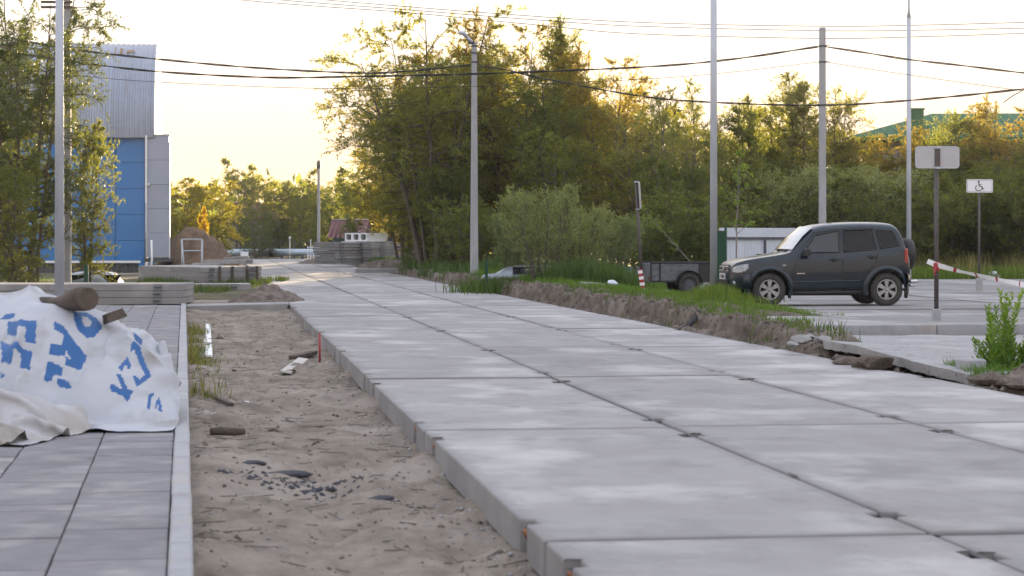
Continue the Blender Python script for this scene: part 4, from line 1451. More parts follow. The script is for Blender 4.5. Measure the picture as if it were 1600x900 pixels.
# projecting grey bay at the corner
bx0, bx1 = -.27, .86
bayw = bx1 - bx0
for j in range(5):
    zz = .62 + 1.155 * (j + .5)
    b = MB(); b.bbox(((bx0 + bx1) / 2, 1.0, zz), (bayw, 2.4, 1.14), .012)
    b.build('bay_panel', M['greyclad'], hall)
b = MB(); b.box(((bx0 + bx1) / 2, 1.0, .62 + 1.155 * 5 + .03), (bayw + .05, 2.45, .08)); b.build('bay_cap', M['greyclad'], hall)
b = MB(); b.box((bx0 + .05, -.24, 3.3), (.1, .1, 6.2)); b.box((bx1 + .015, -.2, 3.3), (.05, .1, 5.6)); b.build('trim_and_lit_edge', M['white'], hall)  # white strip on the right edge stands for sunlight on it
b = MB(); b.box(((bx0 + bx1) / 2 + .05, .95, .5), (bayw + .2, 2.5, .16)); b.build('bay_sill', M['rail'], hall)
b = MB(); b.tube([(bx0 + .03, -.33, 3.2), (bx0 + .03, -.33, .5)], .03, 6); b.build('conduit', M['galv'], hall)
b = MB(); b.bbox((bx0 + .17, -.28, 4.08), (.12, .16, .12), .02); b.lathe([(.05, -.12), (.05, 0)], 8, 'Y', (bx0 + .17, -.3, 4.06)); b.build('wall_lamp', M['white'], hall)

# low lean-to of ribbed sheet with a white edge in front of the hall
d = 92
a = W(60, HOR, d); bq = W(216, HOR, d)
lt = empty('sheet_shelter', (a.x, a.y, 0), ROT * .6, 'low dark ribbed shed wall with a white top edge in front of the blue wall', 'shed')
Lw = (bq - a).length
zt = EYE + (HOR - 411) * d / F
b = MB()
for i in range(int(Lw / .18)):
    b.box((i * .18 + .09, (i % 2) * .04, zt / 2), (.17, .05, zt))
b.build('sheet_wall', M['rail'], lt)
b = MB(); b.box((Lw / 2, -.05, zt + .05), (Lw + .1, .3, .10)); b.build('edge_board', M['white'], lt)

# ================================================================== POLES AND WIRES
def pole_round(name, px, d, z0, ztop, r0, r1, label, cat, mat='galv', group=None, step=None):
    p = W(px, HOR, d)
    root = empty(name, (p.x, p.y, z0), 0, label, cat, group)
    b = MB()
    if step:
        b.tube([(0, 0, -.3), (0, 0, step - z0)], [r0, r0 * .8], 14)
        b.tube([(0, 0, step - z0), (0, 0, step - z0 + .25), (0, 0, ztop - z0)], [r0 * .8, r1 * 1.1, r1], 12)
    else:
        b.tube([(0, 0, -.3), (0, 0, ztop - z0)], [r0, r1], 16)
    b.build('pole', M[mat], root)
    return root


def lamp_head(root, z, a, reach=1.1):
    b = MB()
    dx, dy = math.cos(a), math.sin(a)
    b.tube([(0, 0, z - .1), (dx * .15, dy * .15, z + .3), (dx * reach, dy * reach, z + .5)], .035, 8)
    b.build('lamp_arm', M['galv'], root)
    b = MB(); b.bbox((dx * (reach + .25), dy * (reach + .25), z + .52), (.6, .26, .1), .03, rz=a)
    b.build('lamp_head', M['galv'], root)


gp = 'grey steel lamp poles'
p1 = pole_round('lamp_pole', 93, 44, 0, 9.0, .105, .075, 'steel lamp pole at the left between the white tarp and the stacked slabs', 'lamp pole', group=gp)
lamp_head(p1, 9.0, 0)
b = MB(); b.box((0, 0, .015), (.4, .4, .03)); b.build('base_plate', M['galv'], p1)
p2 = pole_round('lamp_pole', 1115, 43.6, .3, 9.0, .078, .062, 'steel lamp pole in the grass at the nose of the parked car', 'lamp pole', group=gp)
lamp_head(p2, 9.0, PI)
p3 = pole_round('lamp_pole', 1420, 71.5, .1, 11.0, .088, .035, 'thin stepped lamp pole behind the rear of the parked car', 'lamp pole', group=gp, step=EYE + (HOR - 28) * 71.5 / F)
lamp_head(p3, 11.0, PI / 2)


def pole_square(name, px, d, z0, ztop, w0, w1, label, cat, group=None, rz=0.0, parts=True):
    p = W(px, HOR, d)
    root = empty(name, (p.x, p.y, z0), rz, label, cat, group)
    b = MB()
    h = ztop - z0
    vs = []
    for z, w in ((-.3, w0), (h - .02, w1), (h, w1 - .02)):
        c = w / 2; e = w * .12
        vs += [(-c + e, -c, z), (c - e, -c, z), (c, -c + e, z), (c, c - e, z), (c - e, c, z), (-c + e, c, z), (-c, c - e, z), (-c, -c + e, z)]
    fs = [tuple(range(16, 24))]
    for k in range(2):
        for i in range(8):
            j = (i + 1) % 8
            fs.append((k * 8 + i, k * 8 + j, k * 8 + 8 + j, k * 8 + 8 + i))
    b.add(vs, fs)
    b.build('pole', M['polecon'], root)
    return root


def clamp(root, z, w):
    b = MB()
    b.box((0, 0, z), (w + .02, w + .02, .05)); b.tube([(w / 2, -w / 2 - .01, z), (w / 2 + .07, -w / 2 - .03, z + .03), (w / 2 + .1, -w / 2 - .03, z - .02)], .012, 5)
    b.build('clamp', M['rail'], root)


gq = 'square concrete posts'
dA, dB, dC = 68.0, 62.0, 61.0
q1 = pole_square('concrete_pole', 741, dA, .1, EYE + (HOR - 66) * dA / F, .26, .155, 'concrete lamp post with a short slanting bracket in front of the tall trees', 'post', gq, rz=.1)
za = EYE + (HOR - 66) * dA / F - .1
b = MB(); b.bbox((-.09, -.02, za - .02), (.2, .16, .1), .02); b.build('bracket_base', M['rail'], q1)
b = MB(); b.tube([(-.05, -.03, za - .02), (-.26, -.1, za + .17)], .055, 8); b.build('lamp_arm', M['galv'], q1)
b = MB()
b.tube([(-.24, -.1, za + .15), (-.36, -.16, za + .27), (-.52, -.22, za + .29)], [.05, .075, .05], 10)
b.build('lamp_head', M['galv'], q1)
for z in (EYE + (HOR - 72) * dA / F - .1, EYE + (HOR - 83) * dA / F - .1, EYE + (HOR - 97) * dA / F - .1):
    clamp(q1, z, .17)
q2 = pole_square('concrete_pole', 1285, dB, .1, EYE + (HOR - 43) * dB / F, .20, .165, 'square concrete post carrying black cables behind the parked car', 'post', gq, rz=.12)
clamp(q2, EYE + (HOR - 72) * dB / F - .1, .175); clamp(q2, EYE + (HOR - 97) * dB / F - .1, .175)
q3 = pole_square('concrete_pole', 105, dC, 0, EYE + (HOR + 60) * dC / F, .24, .20, 'concrete post with a crossarm at the top left, behind the steel lamp pole', 'post', gq, rz=.05)
b = MB()
for zpx in (4, 12, -14):
    z = EYE + (HOR - zpx) * dC / F
    b.box((-.28, -.12, z), (.9, .05, .07))
b.build('crossarm', M['wood'], q3)
b = MB()
for x in (-.62, -.3, .12):
    z = EYE + (HOR + 14) * dC / F
    b.lathe([(.02, z + .03), (.045, z + .06), (.05, z + .1), (.025, z + .15), (.0, z + .16)], 8, 'Z', (x, -.12, 0))
b.build('insulator', M['bagplastic'], q3)
q4 = pole_square('concrete_pole', 498, 150, 0, EYE + (HOR - 250) * 150 / F, .22, .17, 'distant concrete post standing at the far end of the road', 'post', gq)
b = MB(); b.box((0, 0, EYE + (HOR - 258) * 150 / F), (.26, .26, .5)); b.build('pole_cap', M['rail'], q4)


def wire(pts, r, label, group='overhead cables', twist=False, name='overhead_cable'):
    """cable through world points with a smooth sag between them"""
    P = [Vector(p) for p in pts]
    out = []
    m = 14
    for i in range(len(P) - 1):
        p0 = P[i - 1] if i else P[i] * 2 - P[i + 1]
        p3 = P[i + 2] if i + 2 < len(P) else P[i + 1] * 2 - P[i]
        for k in range(m):
            t = k / m
            out.append(.5 * ((2 * P[i]) + (P[i + 1] - p0) * t + (2 * p0 - 5 * P[i] + 4 * P[i + 1] - p3) * t * t + (3 * P[i] - p0 - 3 * P[i + 1] + p3) * t ** 3))
    out.append(P[-1])
    b = MB()
    if twist:
        for ph_ in (0, PI):
            L = 0; q = []
            for i, p in enumerate(out):
                if i: L += (p - out[i - 1]).length
                q.append(p + Vector((0, math.cos(L * 2.2 + ph_), math.sin(L * 2.2 + ph_))) * r * .8)
            b.tube(q, r * .75, 5)
    else:
        b.tube(out, r, 5)
    o = b.build(name, M['wire'])
    return tag(o, label, 'cable', group)


def wpts(l, d0, d1):
    n = len(l)
    x0, x1 = l[0][0], l[-1][0]
    return [W(x, y, d0 + (d1 - d0) * (x - x0) / (x1 - x0)) for x, y in l]


wire(wpts([(-60, 44), (0, 56), (105, 76), (243, 92), (400, 106), (560, 114), (640, 111), (735, 101.5)], 60, 68), .022, 'thick black cable from the upper left down to the bracket lamp post', twist=True)
wire(wpts([(-60, 68), (0, 79), (105, 95), (243, 111.5), (420, 121), (560, 119.5), (740, 115.5), (1000, 105), (1140, 93), (1278, 73)], 61, 62), .022, 'thick black cable crossing the middle of the photo to the square post', twist=True)
wire(wpts([(-60, 92), (0, 102), (105, 116), (243, 128), (500, 138), (740, 135), (1000, 124), (1140, 113), (1278, 97)], 61, 62), .008, 'lowest thin black wire running from the left to the square post')
wire([W(747, 103, 68), W(790, 109, 67), W(850, 123, 66), W(1000, 150, 63), W(1115, 160, 61), W(1280, 164.5, 59), W(1420, 157, 56), W(1600, 139, 52), W(1700, 125, 50)], .02, 'black cable sagging from the bracket lamp post down across to the right edge', twist=True)
wire(wpts([(1290, 73), (1350, 82), (1420, 93), (1500, 102), (1600, 114), (1700, 124)], 62, 58), .02, 'thick black cable from the square post to the upper right edge', twist=True)
wire(wpts([(1290, 97), (1420, 117), (1600, 142), (1700, 152)], 62, 58), .008, 'thin wire from the square post sloping down to the right')
wire(wpts([(1568, 160), (1585, 148), (1600, 139), (1660, 90)], 52, 50), .012, 'short branch wire climbing at the right edge')
for l, lab in (([(300, -12), (378, 0), (500, 10), (640, 20), (850, 40), (1000, 53), (1285, 60), (1450, 57), (1600, 52), (1700, 48)], 'lowest of three fine wires high across the sky'),
               ([(380, -9), (440, 0), (620, 14), (850, 32), (1000, 41), (1285, 48), (1450, 47), (1600, 44), (1700, 42)], 'middle one of three fine wires high across the sky'),
               ([(440, -7), (510, 0), (760, 20), (1000, 35), (1285, 41), (1450, 39), (1600, 35), (1700, 32)], 'topmost of three fine wires high across the sky')):
    wire(wpts(l, 78, 84), .014, lab, 'fine wires across the sky')

# ================================================================== FENCES AND FAR BUILDINGS ON THE RIGHT
# fence of pale ribbed sheets
d = 68.0
fa, fb = W(1124, HOR, d), W(1262, HOR, d + 2)
ang = math.atan2((fb - fa).y, (fb - fa).x)
fen = empty('sheet_fence', (fa.x, fa.y, 0), ang, 'fence of pale grey ribbed sheets with dark rails behind the car bonnet', 'fence')
ft = EYE + (HOR - 356) * d / F
Lf = (fb - fa).length
sh = MB()
wv = 1.0
pr = []
for k in range(8):
    x0 = k * .125
    pr += [(x0, 0), (x0 + .05, 0), (x0 + .07, -.02), (x0 + .105, -.02)]
pr.append((1.0, 0))
hh = ft - .35
vs = [(x, y, .02) for x, y in pr] + [(x, y, hh) for x, y in pr]
n = len(pr)
sh.add(vs, [(i, i + 1, n + i + 1, n + i) for i in range(n - 1)])
sh_me = sh.mesh('fence_sheet', M['fence'])
for i in range(int(Lf) + 1):
    o = bpy.data.objects.new('fence_sheet', sh_me); o.parent = fen; o.location = (i * 1.0, 0, 0); COL.objects.link(o)
for z in (hh, .52):
    b = MB(); b.box(((int(Lf) + 1) / 2, -.05, z), (int(Lf) + 1, .05, .06)); b.build('rail', M['rail'], fen)
for x in (0.02, 1.85, 3.2):
    b = MB(); b.box((x, -.055, ft / 2 - .2), (.06, .06, ft - .4)); b.build('fence_post', M['rail'], fen)
b = MB(); b.bbox(((int(Lf) + 1) / 2, 0, hh + .2), (int(Lf) + 1, .06, .30), .01); b.build('top_sheet', M['fence'], fen)
# small pale hut corner against the fence
b = MB(); b.box((0, 0, .45), (.5, .4, .9)); b.box((0, -.02, .93), (.75, .6, .06), mi=1)
o = b.build('wooden_box', [M['woodpale'], M['wood']], loc=(*W(1202, HOR, 66).xy, .05)); tag(o, 'small wooden box with an overhanging lid against the sheet fence', 'box')
# green board
d = 62
p = W(1124, HOR, d)
gb = empty('screen_panel', (p.x, p.y, 0), -.5, 'narrow dark green metal panel behind the steel lamp pole', 'panel')
b = MB(); b.bbox((0, 0, .85), (.36, .04, 1.75), .01); b.build('sheet', M['greenpaint'], gb)
for x in (-.2, .2):
    b = MB(); b.box((x, 0, .95), (.06, .06, 1.9)); b.build('post', M['greenpaint'], gb)
# low board fence behind the trailer
d = 64
fa, fb = W(905, HOR, d + 2), W(1120, HOR, d)
lf = empty('board_fence', (fa.x, fa.y, 0), math.atan2((fb - fa).y, (fb - fa).x), 'low weathered board fence in the weeds behind the trailer', 'fence')
for k in range(34):
    b = MB(); b.box((k * .125, rr.uniform(-.01, .01), .32), (.11, .025, .6 + rr.uniform(-.05, .05)))
    b.build('board', M['bluegrey'] if k % 5 else M['wood'], lf)
b = MB(); b.box((2.1, .03, .45), (4.3, .03, .06)); b.build('rail', M['wood'], lf)

# building with the green roof
d = 118
gb_ = W(1325, HOR, d)
gh = empty('green_roofed_building', (gb_.x, gb_.y, 0), -.05, 'building with a green sheet roof and roof vent rising behind the right-hand trees', 'building')
zE = EYE + (HOR - 215) * d / F; zR = EYE + (HOR - 168) * d / F
xr = (1480 - 1325) * d / F
b = MB(); b.box((9.5, 6, zE / 2), (17, 11, zE)); b.build('wall', M['greywall'], gh)
b = MB()
x1 = 20.0
pts = [(-.2, -.6, zE), (x1, -.6, zE), (x1, 12.6, zE), (-.2, 12.6, zE), (xr, 6, zR), (x1, 6, zR)]
b.add(pts, [(0, 1, 5, 4), (2, 3, 4, 5), (3, 0, 4), (1, 2, 5)])
b.add([(p[0], p[1], p[2] - .2) for p in pts[:4]] + pts[:4], [(0, 1, 5, 4), (1, 2, 6, 5), (2, 3, 7, 6), (3, 0, 4, 7), (3, 2, 1, 0)])
rf = b.build('roof', M['greenroof'], gh)
for k in range(30):
    seam = MB()
    x = .2 + k * .65
    ztop = zR if x > xr else zE + (zR - zE) * (x / xr)
    ytop = 6 if x > xr else -.6 + 6.6 * (x / xr)
    seam.tube([(x, -.6, zE + .02), (x, ytop, ztop + .02)], .03, 4)
    seam.build('roof_seam', M['greenroof'], rf)
b = MB(); xv = (1438 - 1325) * d / F; zv = EYE + (HOR - 170) * d / F
b.box((xv, 2, zv - .6), (.78, .8, 1.3)); b.box((xv, 2, zv + .09), (.9, .9, .07)); b.build('roof_vent', M['greenroof'], rf)

# houses with red roofs far off, and the pink-eaved grey house
d = 131
for i, (x0, x1, yt, yb, lab) in enumerate([(517, 566, 343, 372, 'far house with a dark red roof left of the hollow slabs'), (598, 662, 344, 371, 'far house with a red tiled roof behind the slab stack')]):
    a, c = W(x0, HOR, d), W(x1, HOR, d)
    hs = empty('red_roofed_house', (a.x, a.y, 0), 0, lab, 'house', 'far red-roofed houses')
    w = c.x - a.x
    z1 = EYE + (HOR - yb) * d / F; z2 = EYE + (HOR - yt) * d / F
    b = MB(); b.box((w / 2, 3, z1 / 2), (w - .3, 6, z1)); b.build('wall', M['bluegrey'], hs)
    b = MB()
    pts = [(-.2, -.4, z1), (w + .2, -.4, z1), (w + .2, 3, z2), (-.2, 3, z2), (-.2, 6.4, z1), (w + .2, 6.4, z1)]
    b.add(pts, [(0, 1, 2, 3), (3, 2, 5, 4), (0, 3, 4), (1, 5, 2)])
    rf = b.build('roof', M['redroof'], hs)
    b = MB()
    for k in range(int(w / .3)):
        b.tube([(k * .3, -.4, z1 + .03), (k * .3, 3, z2 + .03)], .05, 4)
    b.build('tile_row', M['redroof'], rf)
    b = MB(); b.box((w / 2, 3, z2 + .03), (w + .4, .25, .08)); b.build('ridge', M['woodpale'], rf)
    for xx in ((.35,) if i == 0 else (.3, .7)):
        b = MB(); b.box((w * xx, -.02, z1 - .6), (.7, .08, .6)); wn_ = b.build('window', M['white'], hs)
        b = MB(); b.box((w * xx, -.05, z1 - .6), (.58, .06, .48)); b.build('pane', M['glass'], wn_)
d = 175
a = W(350, HOR, d); c = W(388, HOR, d)
gh2 = empty('grey_house', (a.x, a.y, 0), -.7, 'small grey house with a pinkish eave half hidden behind the yellow trees', 'house')
z1 = EYE + (HOR - 342) * d / F; z2 = EYE + (HOR - 316) * d / F
b = MB(); b.box((1.7, 2, z1 / 2), (3.2, 4, z1)); b.build('wall', M['greywall'], gh2)
b = MB()
pts = [(-.2, -.3, z2), (3.6, -.3, z1), (3.6, 4.3, z1), (-.2, 4.3, z2)]
b.add(pts + [(p[0], p[1], p[2] - .15) for p in pts], [(0, 1, 2, 3), (4, 7, 6, 5), (0, 4, 5, 1), (1, 5, 6, 2), (2, 6, 7, 3), (3, 7, 4, 0)])
b.build('roof', M['redroof'], gh2)

# ================================================================== STACKED SLABS AND BUILDING MATERIAL ON THE LEFT
def side_slab(sw, sl, st, name='concrete_slab'):
    """slab lying with a long side toward the viewer, with loop pockets in that side"""
    b = MB()
    b.bbox((sl / 2, sw / 2, st / 2), (sl, sw, st), .012)
    return b.mesh(name, M['slab'])


def pockets(o, sl, st, xs_):
    b = MB()
    for x in xs_:
        b.box((x, -.004, st / 2), (.21, .016, st * .96))
    b.build('loop_pocket', M['pocket'], o)
    b = MB()
    for x in xs_:
        b.tube([(x - .07, -.03, st * .5), (x + .07, -.03, st * .5)], .014, 6)
    b.build('lifting_loop', M['rail'], o)


dS = 47.6
ps = W(285, HOR, dS)
st_me = side_slab(2.0, 6.0, .145)
for k, lab in enumerate(['lowest concrete slab of the stack across the footpath behind the lamp pole', 'middle concrete slab of the stack across the footpath behind the lamp pole', 'topmost concrete slab of the stack across the footpath behind the lamp pole']):
    o = bpy.data.objects.new('concrete_slab', st_me)
    o.rotation_euler = (0, 0, .02 + .006 * k)
    o.location = (ps.x - 6.0 + .015 * k, ps.y - .03 * k - .12, .005 + .152 * k)
    COL.objects.link(o)
    tag(o, lab, 'slab', 'slabs stacked across the footpath')
    pockets(o, 6.0, .145, (5.42, .58))
ps2 = ps.x - 6.1
for k, lab in enumerate(['lowest slab of the stack at the left edge of the photo', 'middle slab of the stack at the left edge of the photo', 'topmost slab of the stack at the left edge of the photo']):
    o = bpy.data.objects.new('concrete_slab', st_me)
    o.rotation_euler = (0, 0, .02)
    o.location = (ps2 - 6.0, ps.y - .2 - .05 * k, .005 + .152 * k)
    COL.objects.link(o)
    tag(o, lab, 'slab', 'slabs stacked at the left edge')
# wooden battens under the gaps
# stack of four beside the road farther back
d = 73.0
pa, pb2 = W(317, HOR, d - 1.2), W(407, HOR, d)
ang = math.atan2((pb2 - pa).y, (pb2 - pa).x)
Ls = (pb2 - pa).length
s4 = side_slab(5.5, Ls, .17)
z0 = EYE + (HOR - 446) * d / F
for k, lab in enumerate(['lowest slab of the low stack beside the road edge', 'middle slab of the low stack beside the road edge', 'topmost slab of the low stack beside the road edge']):
    o = bpy.data.objects.new('concrete_slab', s4)
    o.rotation_euler = (0, -.012, ang); o.location = (pa.x + .02 * k, pa.y + .02 * k, max(z0, -.1) + .08 + .182 * k)
    COL.objects.link(o)
    tag(o, lab, 'slab', 'slabs stacked beside the road edge')
    pockets(o, Ls, .17, (Ls * .13, Ls * .83))
for x, lab in ((.28, 'leftmost of the dark upright battens against the low slab stack'), (.5, 'dark upright batten left of the middle of the low slab stack'), (.76, 'dark upright batten right of the middle of the low slab stack'), (.93, 'rightmost of the dark upright battens against the low slab stack')):
    b = MB(); b.box((Ls * x, -.05, .30), (.07, .06, .56))
    o = b.build('batten', M['wood'], loc=(pa.x, pa.y, max(z0, -.1) + .07), rz=ang); tag(o, lab, 'batten', 'battens against the low slab stack')
# single slab lying in front of it
d = 61
pa, pb2 = W(286, HOR, d - .3), W(392, HOR, d)
Ls = (pb2 - pa).length
o = bpy.data.objects.new('concrete_slab', side_slab(1.2, Ls, .2)); o.location = (pa.x, pa.y, -.02); o.rotation_euler = (0, 0, math.atan2((pb2 - pa).y, (pb2 - pa).x)); COL.objects.link(o)
tag(o, 'single flat slab lying on the ground in front of the low stack', 'slab')
pockets(o, Ls, .2, (Ls * .75,))
# pale slab half sunk in the sand
p = G(400, 484, -.1)
o = bpy.data.objects.new('concrete_slab', side_slab(1.1, 2.3, .15)); o.location = (p.x - 1.6, p.y - .2, -.16); o.rotation_euler = (.01, -.02, .05); COL.objects.link(o)
tag(o, 'pale slab half sunk in the sand at the foot of the small soil heap', 'slab')
# concrete blocks and the metal frame by the hall
d = 80
for i, (x0, x1, yt, lab) in enumerate([(236, 283, 416, 'long grey concrete block standing by the corner of the hall'), (283, 296, 414, 'narrow concrete block against the gate frame')]):
    a, c = W(x0, HOR, d), W(x1, HOR, d)
    h = EYE + (HOR - yt) * d / F + .05
    b = MB(); b.bbox(((c.x - a.x) / 2, .3, h / 2), (c.x - a.x - .02, .6, h), .02)
    o = b.build('concrete_block', M['slab_old'], loc=(a.x, a.y - i * .1, -.05)); tag(o, lab, 'concrete block', 'blocks by the hall corner')
a = W(284, HOR, 79)
fr = empty('gate_frame', (a.x, a.y, -.05), .0, 'bare grey metal frame standing before the brown mound', 'frame')
wfr = (314 - 284) * 79 / F; hfr = EYE + (HOR - 374) * 79 / F + .05
b = MB(); b.tube([(.12, 0, 0), (0.0, 0, hfr)], .035, 6); b.build('post', M['galv'], fr)
b = MB(); b.tube([(wfr, .3, .0), (wfr, .3, hfr)], .04, 6); b.build('post', M['galv'], fr)
b = MB(); b.tube([(0, 0, hfr), (wfr, .3, hfr)], .03, 6); b.tube([(.05, .05, hfr * .72), (wfr, .3, hfr * .72)], .03, 6); b.build('crossbar', M['galv'], fr)
b = MB(); b.tube([(0, 0, 0), (.06, 0, .8), (.04, 0, 1.5)], .04, 6)
o = b.build('post', M['white'], loc=(*W(235, HOR, 79).xy, -.05)); tag(o, 'thin bent white post at the corner of the blue hall', 'post')
b = MB(); b.bbox((0, 0, .4), (.1, .1, .8), .01)
o = b.build('green_post', M['greenpaint'], loc=(*W(135, HOR, 55).xy, -.0)); tag(o, 'short dark green post in front of the half hidden car', 'post')
b = MB(); b.tube([(0, 0, 0), (0, 0, 1.25)], .018, 5)
o = b.build('steel_rod', M['galv'], loc=(*W(284, HOR, 88).xy, 0)); tag(o, 'slim steel rod behind the concrete blocks', 'rod')
for k, (x0, x1, y, dq, lab) in enumerate([(300, 345, 412, 84, 'flat pale slab before the brown mound'), (318, 385, 407, 90, 'long pale board at the foot of the brown mound')]):
    a, c = W(x0, HOR, dq), W(x1, HOR, dq)
    b = MB(); b.bbox(((c.x - a.x) / 2, .4, .08), (c.x - a.x, .8, .16), .01)
    o = b.build('plank', M['rough_conc'], loc=(a.x, a.y, EYE + (HOR - y) * dq / F - .14), rz=-.05); tag(o, lab, 'slab', 'pale slabs before the mound')


def heap(name, c, rx, ry, h, mat, seed, label, cat, n=42, rough=.22, kind=None):
    x, y = np.meshgrid(np.linspace(-1.15, 1.15, n), np.linspace(-1.15, 1.15, n), indexing='ij')
    r_ = np.sqrt(x * x + y * y)
    base = np.clip(1 - r_, 0, 1)
    z = h * (np.clip(1.15 * base, 0, 1) ** .9)
    z = z + h * rough * fbm(x * 2.3 + seed, y * 2.3, 4, seed) * np.clip(base * 4, 0, 1) + h * .12 * fbm(x * 9, y * 9 + seed, 3, seed + 5) * np.clip(base * 4, 0, 1)
    z = z - .12 * (r_ > 1.0)
    me_ = np_mesh(name, np.stack([x.ravel() * rx, y.ravel() * ry, z.ravel()], 1), grid_faces(n, n), mat, True)
    o = link(bpy.data.objects.new(name, me_))
    o.location = c
    return tag(o, label, cat, kind=kind)


c = W(308, HOR, 104); heap('earth_mound', (c.x, c.y, -.05), 2.35, 3.2, EYE + (HOR - 368) * 104 / F + .1, M['mound'], 3, 'large mound of reddish brown earth between the hall and the road', 'mound', rough=.5)
c = G(412, 479, -.1); heap('soil_heap', (c.x, c.y + .8, -.14), 1.05, 1.5, .50, M['soil'], 4, 'small heap of dark soil spilling onto the left road edge', 'heap', rough=.5)
c = W(470, HOR, 118); heap('soil_heap', (c.x + .3, c.y + 12, -.05), 2.0, 2.5, .5, M['soil'], 9, 'low dark heap of soil at the far right bend of the road', 'heap')
c = W(605, HOR, 96); heap('rubble_heap', (c.x, c.y, .0), 1.5, 2.0, .62, M['soil'], 6, 'heap of grey earth in front of the distant slab stack', 'heap', rough=.7)
b = MB(); b.bbox((0, 0, .45), (.6, .5, .9), .06)
o = b.build('blue_barrel', M['blue'], loc=(*W(331, HOR, 112).xy, .35)); tag(o, 'small blue container beside the brown mound', 'container')
# scraps beside the road behind the low stack
for k, (px, py, dq, sx, sz, lab) in enumerate([(372, 408, 104, 1.1, .25, 'flat grey block beside the far road edge'), (358, 412, 101, .5, .3, 'upright grey block beside the far road edge'), (385, 412, 100, .5, .2, 'small grey kerb piece by the far road edge')]):
    o = MB().bbox((0, 0, sz / 2), (sx, .5, sz), .02).build('concrete_block', M['slab_old'], loc=tuple(W(px, py, dq)), rz=.2 * k); tag(o, lab, 'concrete block', 'scrap blocks by the far road edge')

# insulated pipes across the end of the road
d = 163
za_, zb_ = EYE + (HOR - 400) * d / F, EYE + (HOR - 389) * d / F
for k, (x0, x1, lab) in enumerate([(300, 421, 'silvery insulated pipe across the road end, left of the dark joint'), (426, 520, 'silvery insulated pipe across the road end, right of the dark joint')]):
    a, c = W(x0, HOR, d), W(x1, HOR, d)
    pp = empty('pipe', (a.x, a.y, (za_ + zb_) / 2), 0, lab, 'pipe', 'insulated pipes at the road end')
    L_ = c.x - a.x
    b = MB(); b.tube([(0, 0, 0), (L_, 0, 0)], (zb_ - za_) / 2, 16); b.build('jacket', M['pipe'], pp)
    b = MB()
    for q in range(int(L_ / 1.2)):
        b.lathe([((zb_ - za_) / 2 + .015, q * 1.2), ((zb_ - za_) / 2 + .015, q * 1.2 + .06)], 16, 'X')
    b.build('band', M['galv'], pp)
    b = MB()
    for q in (.15, .5, .85):
        b.box((L_ * q, 0, -.45), (.2, .5, .5))
    b.build('support', M['rail'], pp)
b = MB(); b.tube([(0, 0, 0), (.28, 0, 0)], .34, 12)
o = b.build('pipe_joint', M['plastic'], loc=tuple(W(421, 394.5, d - .3))); tag(o, 'dark joint between the two silvery pipes', 'pipe joint')
b = MB(); b.bbox((0, 0, 0), (.6, .05, .36), .02); b.box((0, .02, -.4), (.06, .05, .6))
o = b.build('small_sign', M['signwhite'], loc=tuple(W(382, 397, 160))); tag(o, 'small blank white sign in front of the pipes', 'sign')
# thin mesh fence above the pipes
a, c = W(340, HOR, 166), W(520, HOR, 166)
mf = empty('mesh_fence', (a.x, a.y, 0), 0, 'thin dark mesh fence above the pipes at the road end', 'fence')
L_ = c.x - a.x
b = MB()
for q in range(int(L_ / .22)):
    b.box((q * .22, 0, .75), (.02, .02, 1.2))
b.build('bar', M['rail'], mf)
for q in range(4):
    b = MB(); b.box((q * L_ / 3, 0, .75), (.07, .07, 1.5)); b.build('fence_post', M['rail'], mf)
b = MB(); b.box((L_ / 2, 0, 1.3), (L_, .03, .04)); b.box((L_ / 2, 0, .3), (L_, .03, .04)); b.build('rail', M['rail'], mf)
b = MB(); b.tube([(0, 0, 0), (0, 0, 1.5)], .03, 5); b.lathe([(.0, 1.5), (.12, 1.6), (0, 1.75)], 8)
o = b.build('marker_post', M['white'], loc=(*W(453, HOR, 158).xy, 0)); tag(o, 'thin post with a small round white head before the pipes', 'marker post')
# little white fence by the distant post
a = W(481, HOR, 140)
wf = empty('white_fence', (a.x, a.y, 0), 0, 'short white picket fence at the foot of the distant post', 'fence')
for q in range(5):
    b = MB(); b.box((q * .19, 0, .5), (.06, .04, 1.1 + (.9 if q == 1 else 0))); b.build('picket', M['white'], wf)
b = MB(); b.box((.38, .03, .95), (.85, .03, .06)); b.box((.38, .03, .4), (.85, .03, .06)); b.build('rail', M['white'], wf)

# distant stacks of slabs and hollow slabs
dd2 = 112.0
gs = 'slabs of the distant stacks beside the road'
for x0, x1, n_, yb, yt, lab in [(523, 580, 8, 413, 378, 'left'), (582, 663, 8, 411, 377, 'right')]:
    a, c = W(x0, HOR, dd2), W(x1, HOR, dd2 + 1.5)
    L_ = (c - a).length
    zb, ztt = EYE + (HOR - yb) * dd2 / F, EYE + (HOR - yt) * dd2 / F
    t_ = (ztt - zb) / n_
    m_ = side_slab(2.0, L_, t_ * .86)
    ords = ['lowest', 'second', 'third', 'fourth', 'fifth', 'sixth', 'seventh', 'topmost']
    for k in range(n_):
        o = bpy.data.objects.new('concrete_slab', m_)
        o.location = (a.x + rr.uniform(-.06, .06), a.y + rr.uniform(-.05, .05), zb + t_ * k); o.rotation_euler = (0, 0, math.atan2((c - a).y, (c - a).x))
        COL.objects.link(o)
        tag(o, f'{ords[k]} slab {"" if k in (0, 7) else "from the bottom "}in the {lab} one of the two distant slab stacks', 'slab', gs)
        if k % 1 == 0:
            b = MB()
            for q in (.2, .75):
                b.box((L_ * q, -.03, t_ * .43), (.25, .05, t_ * .8))
            b.build('loop_pocket', M['pocket'], o)


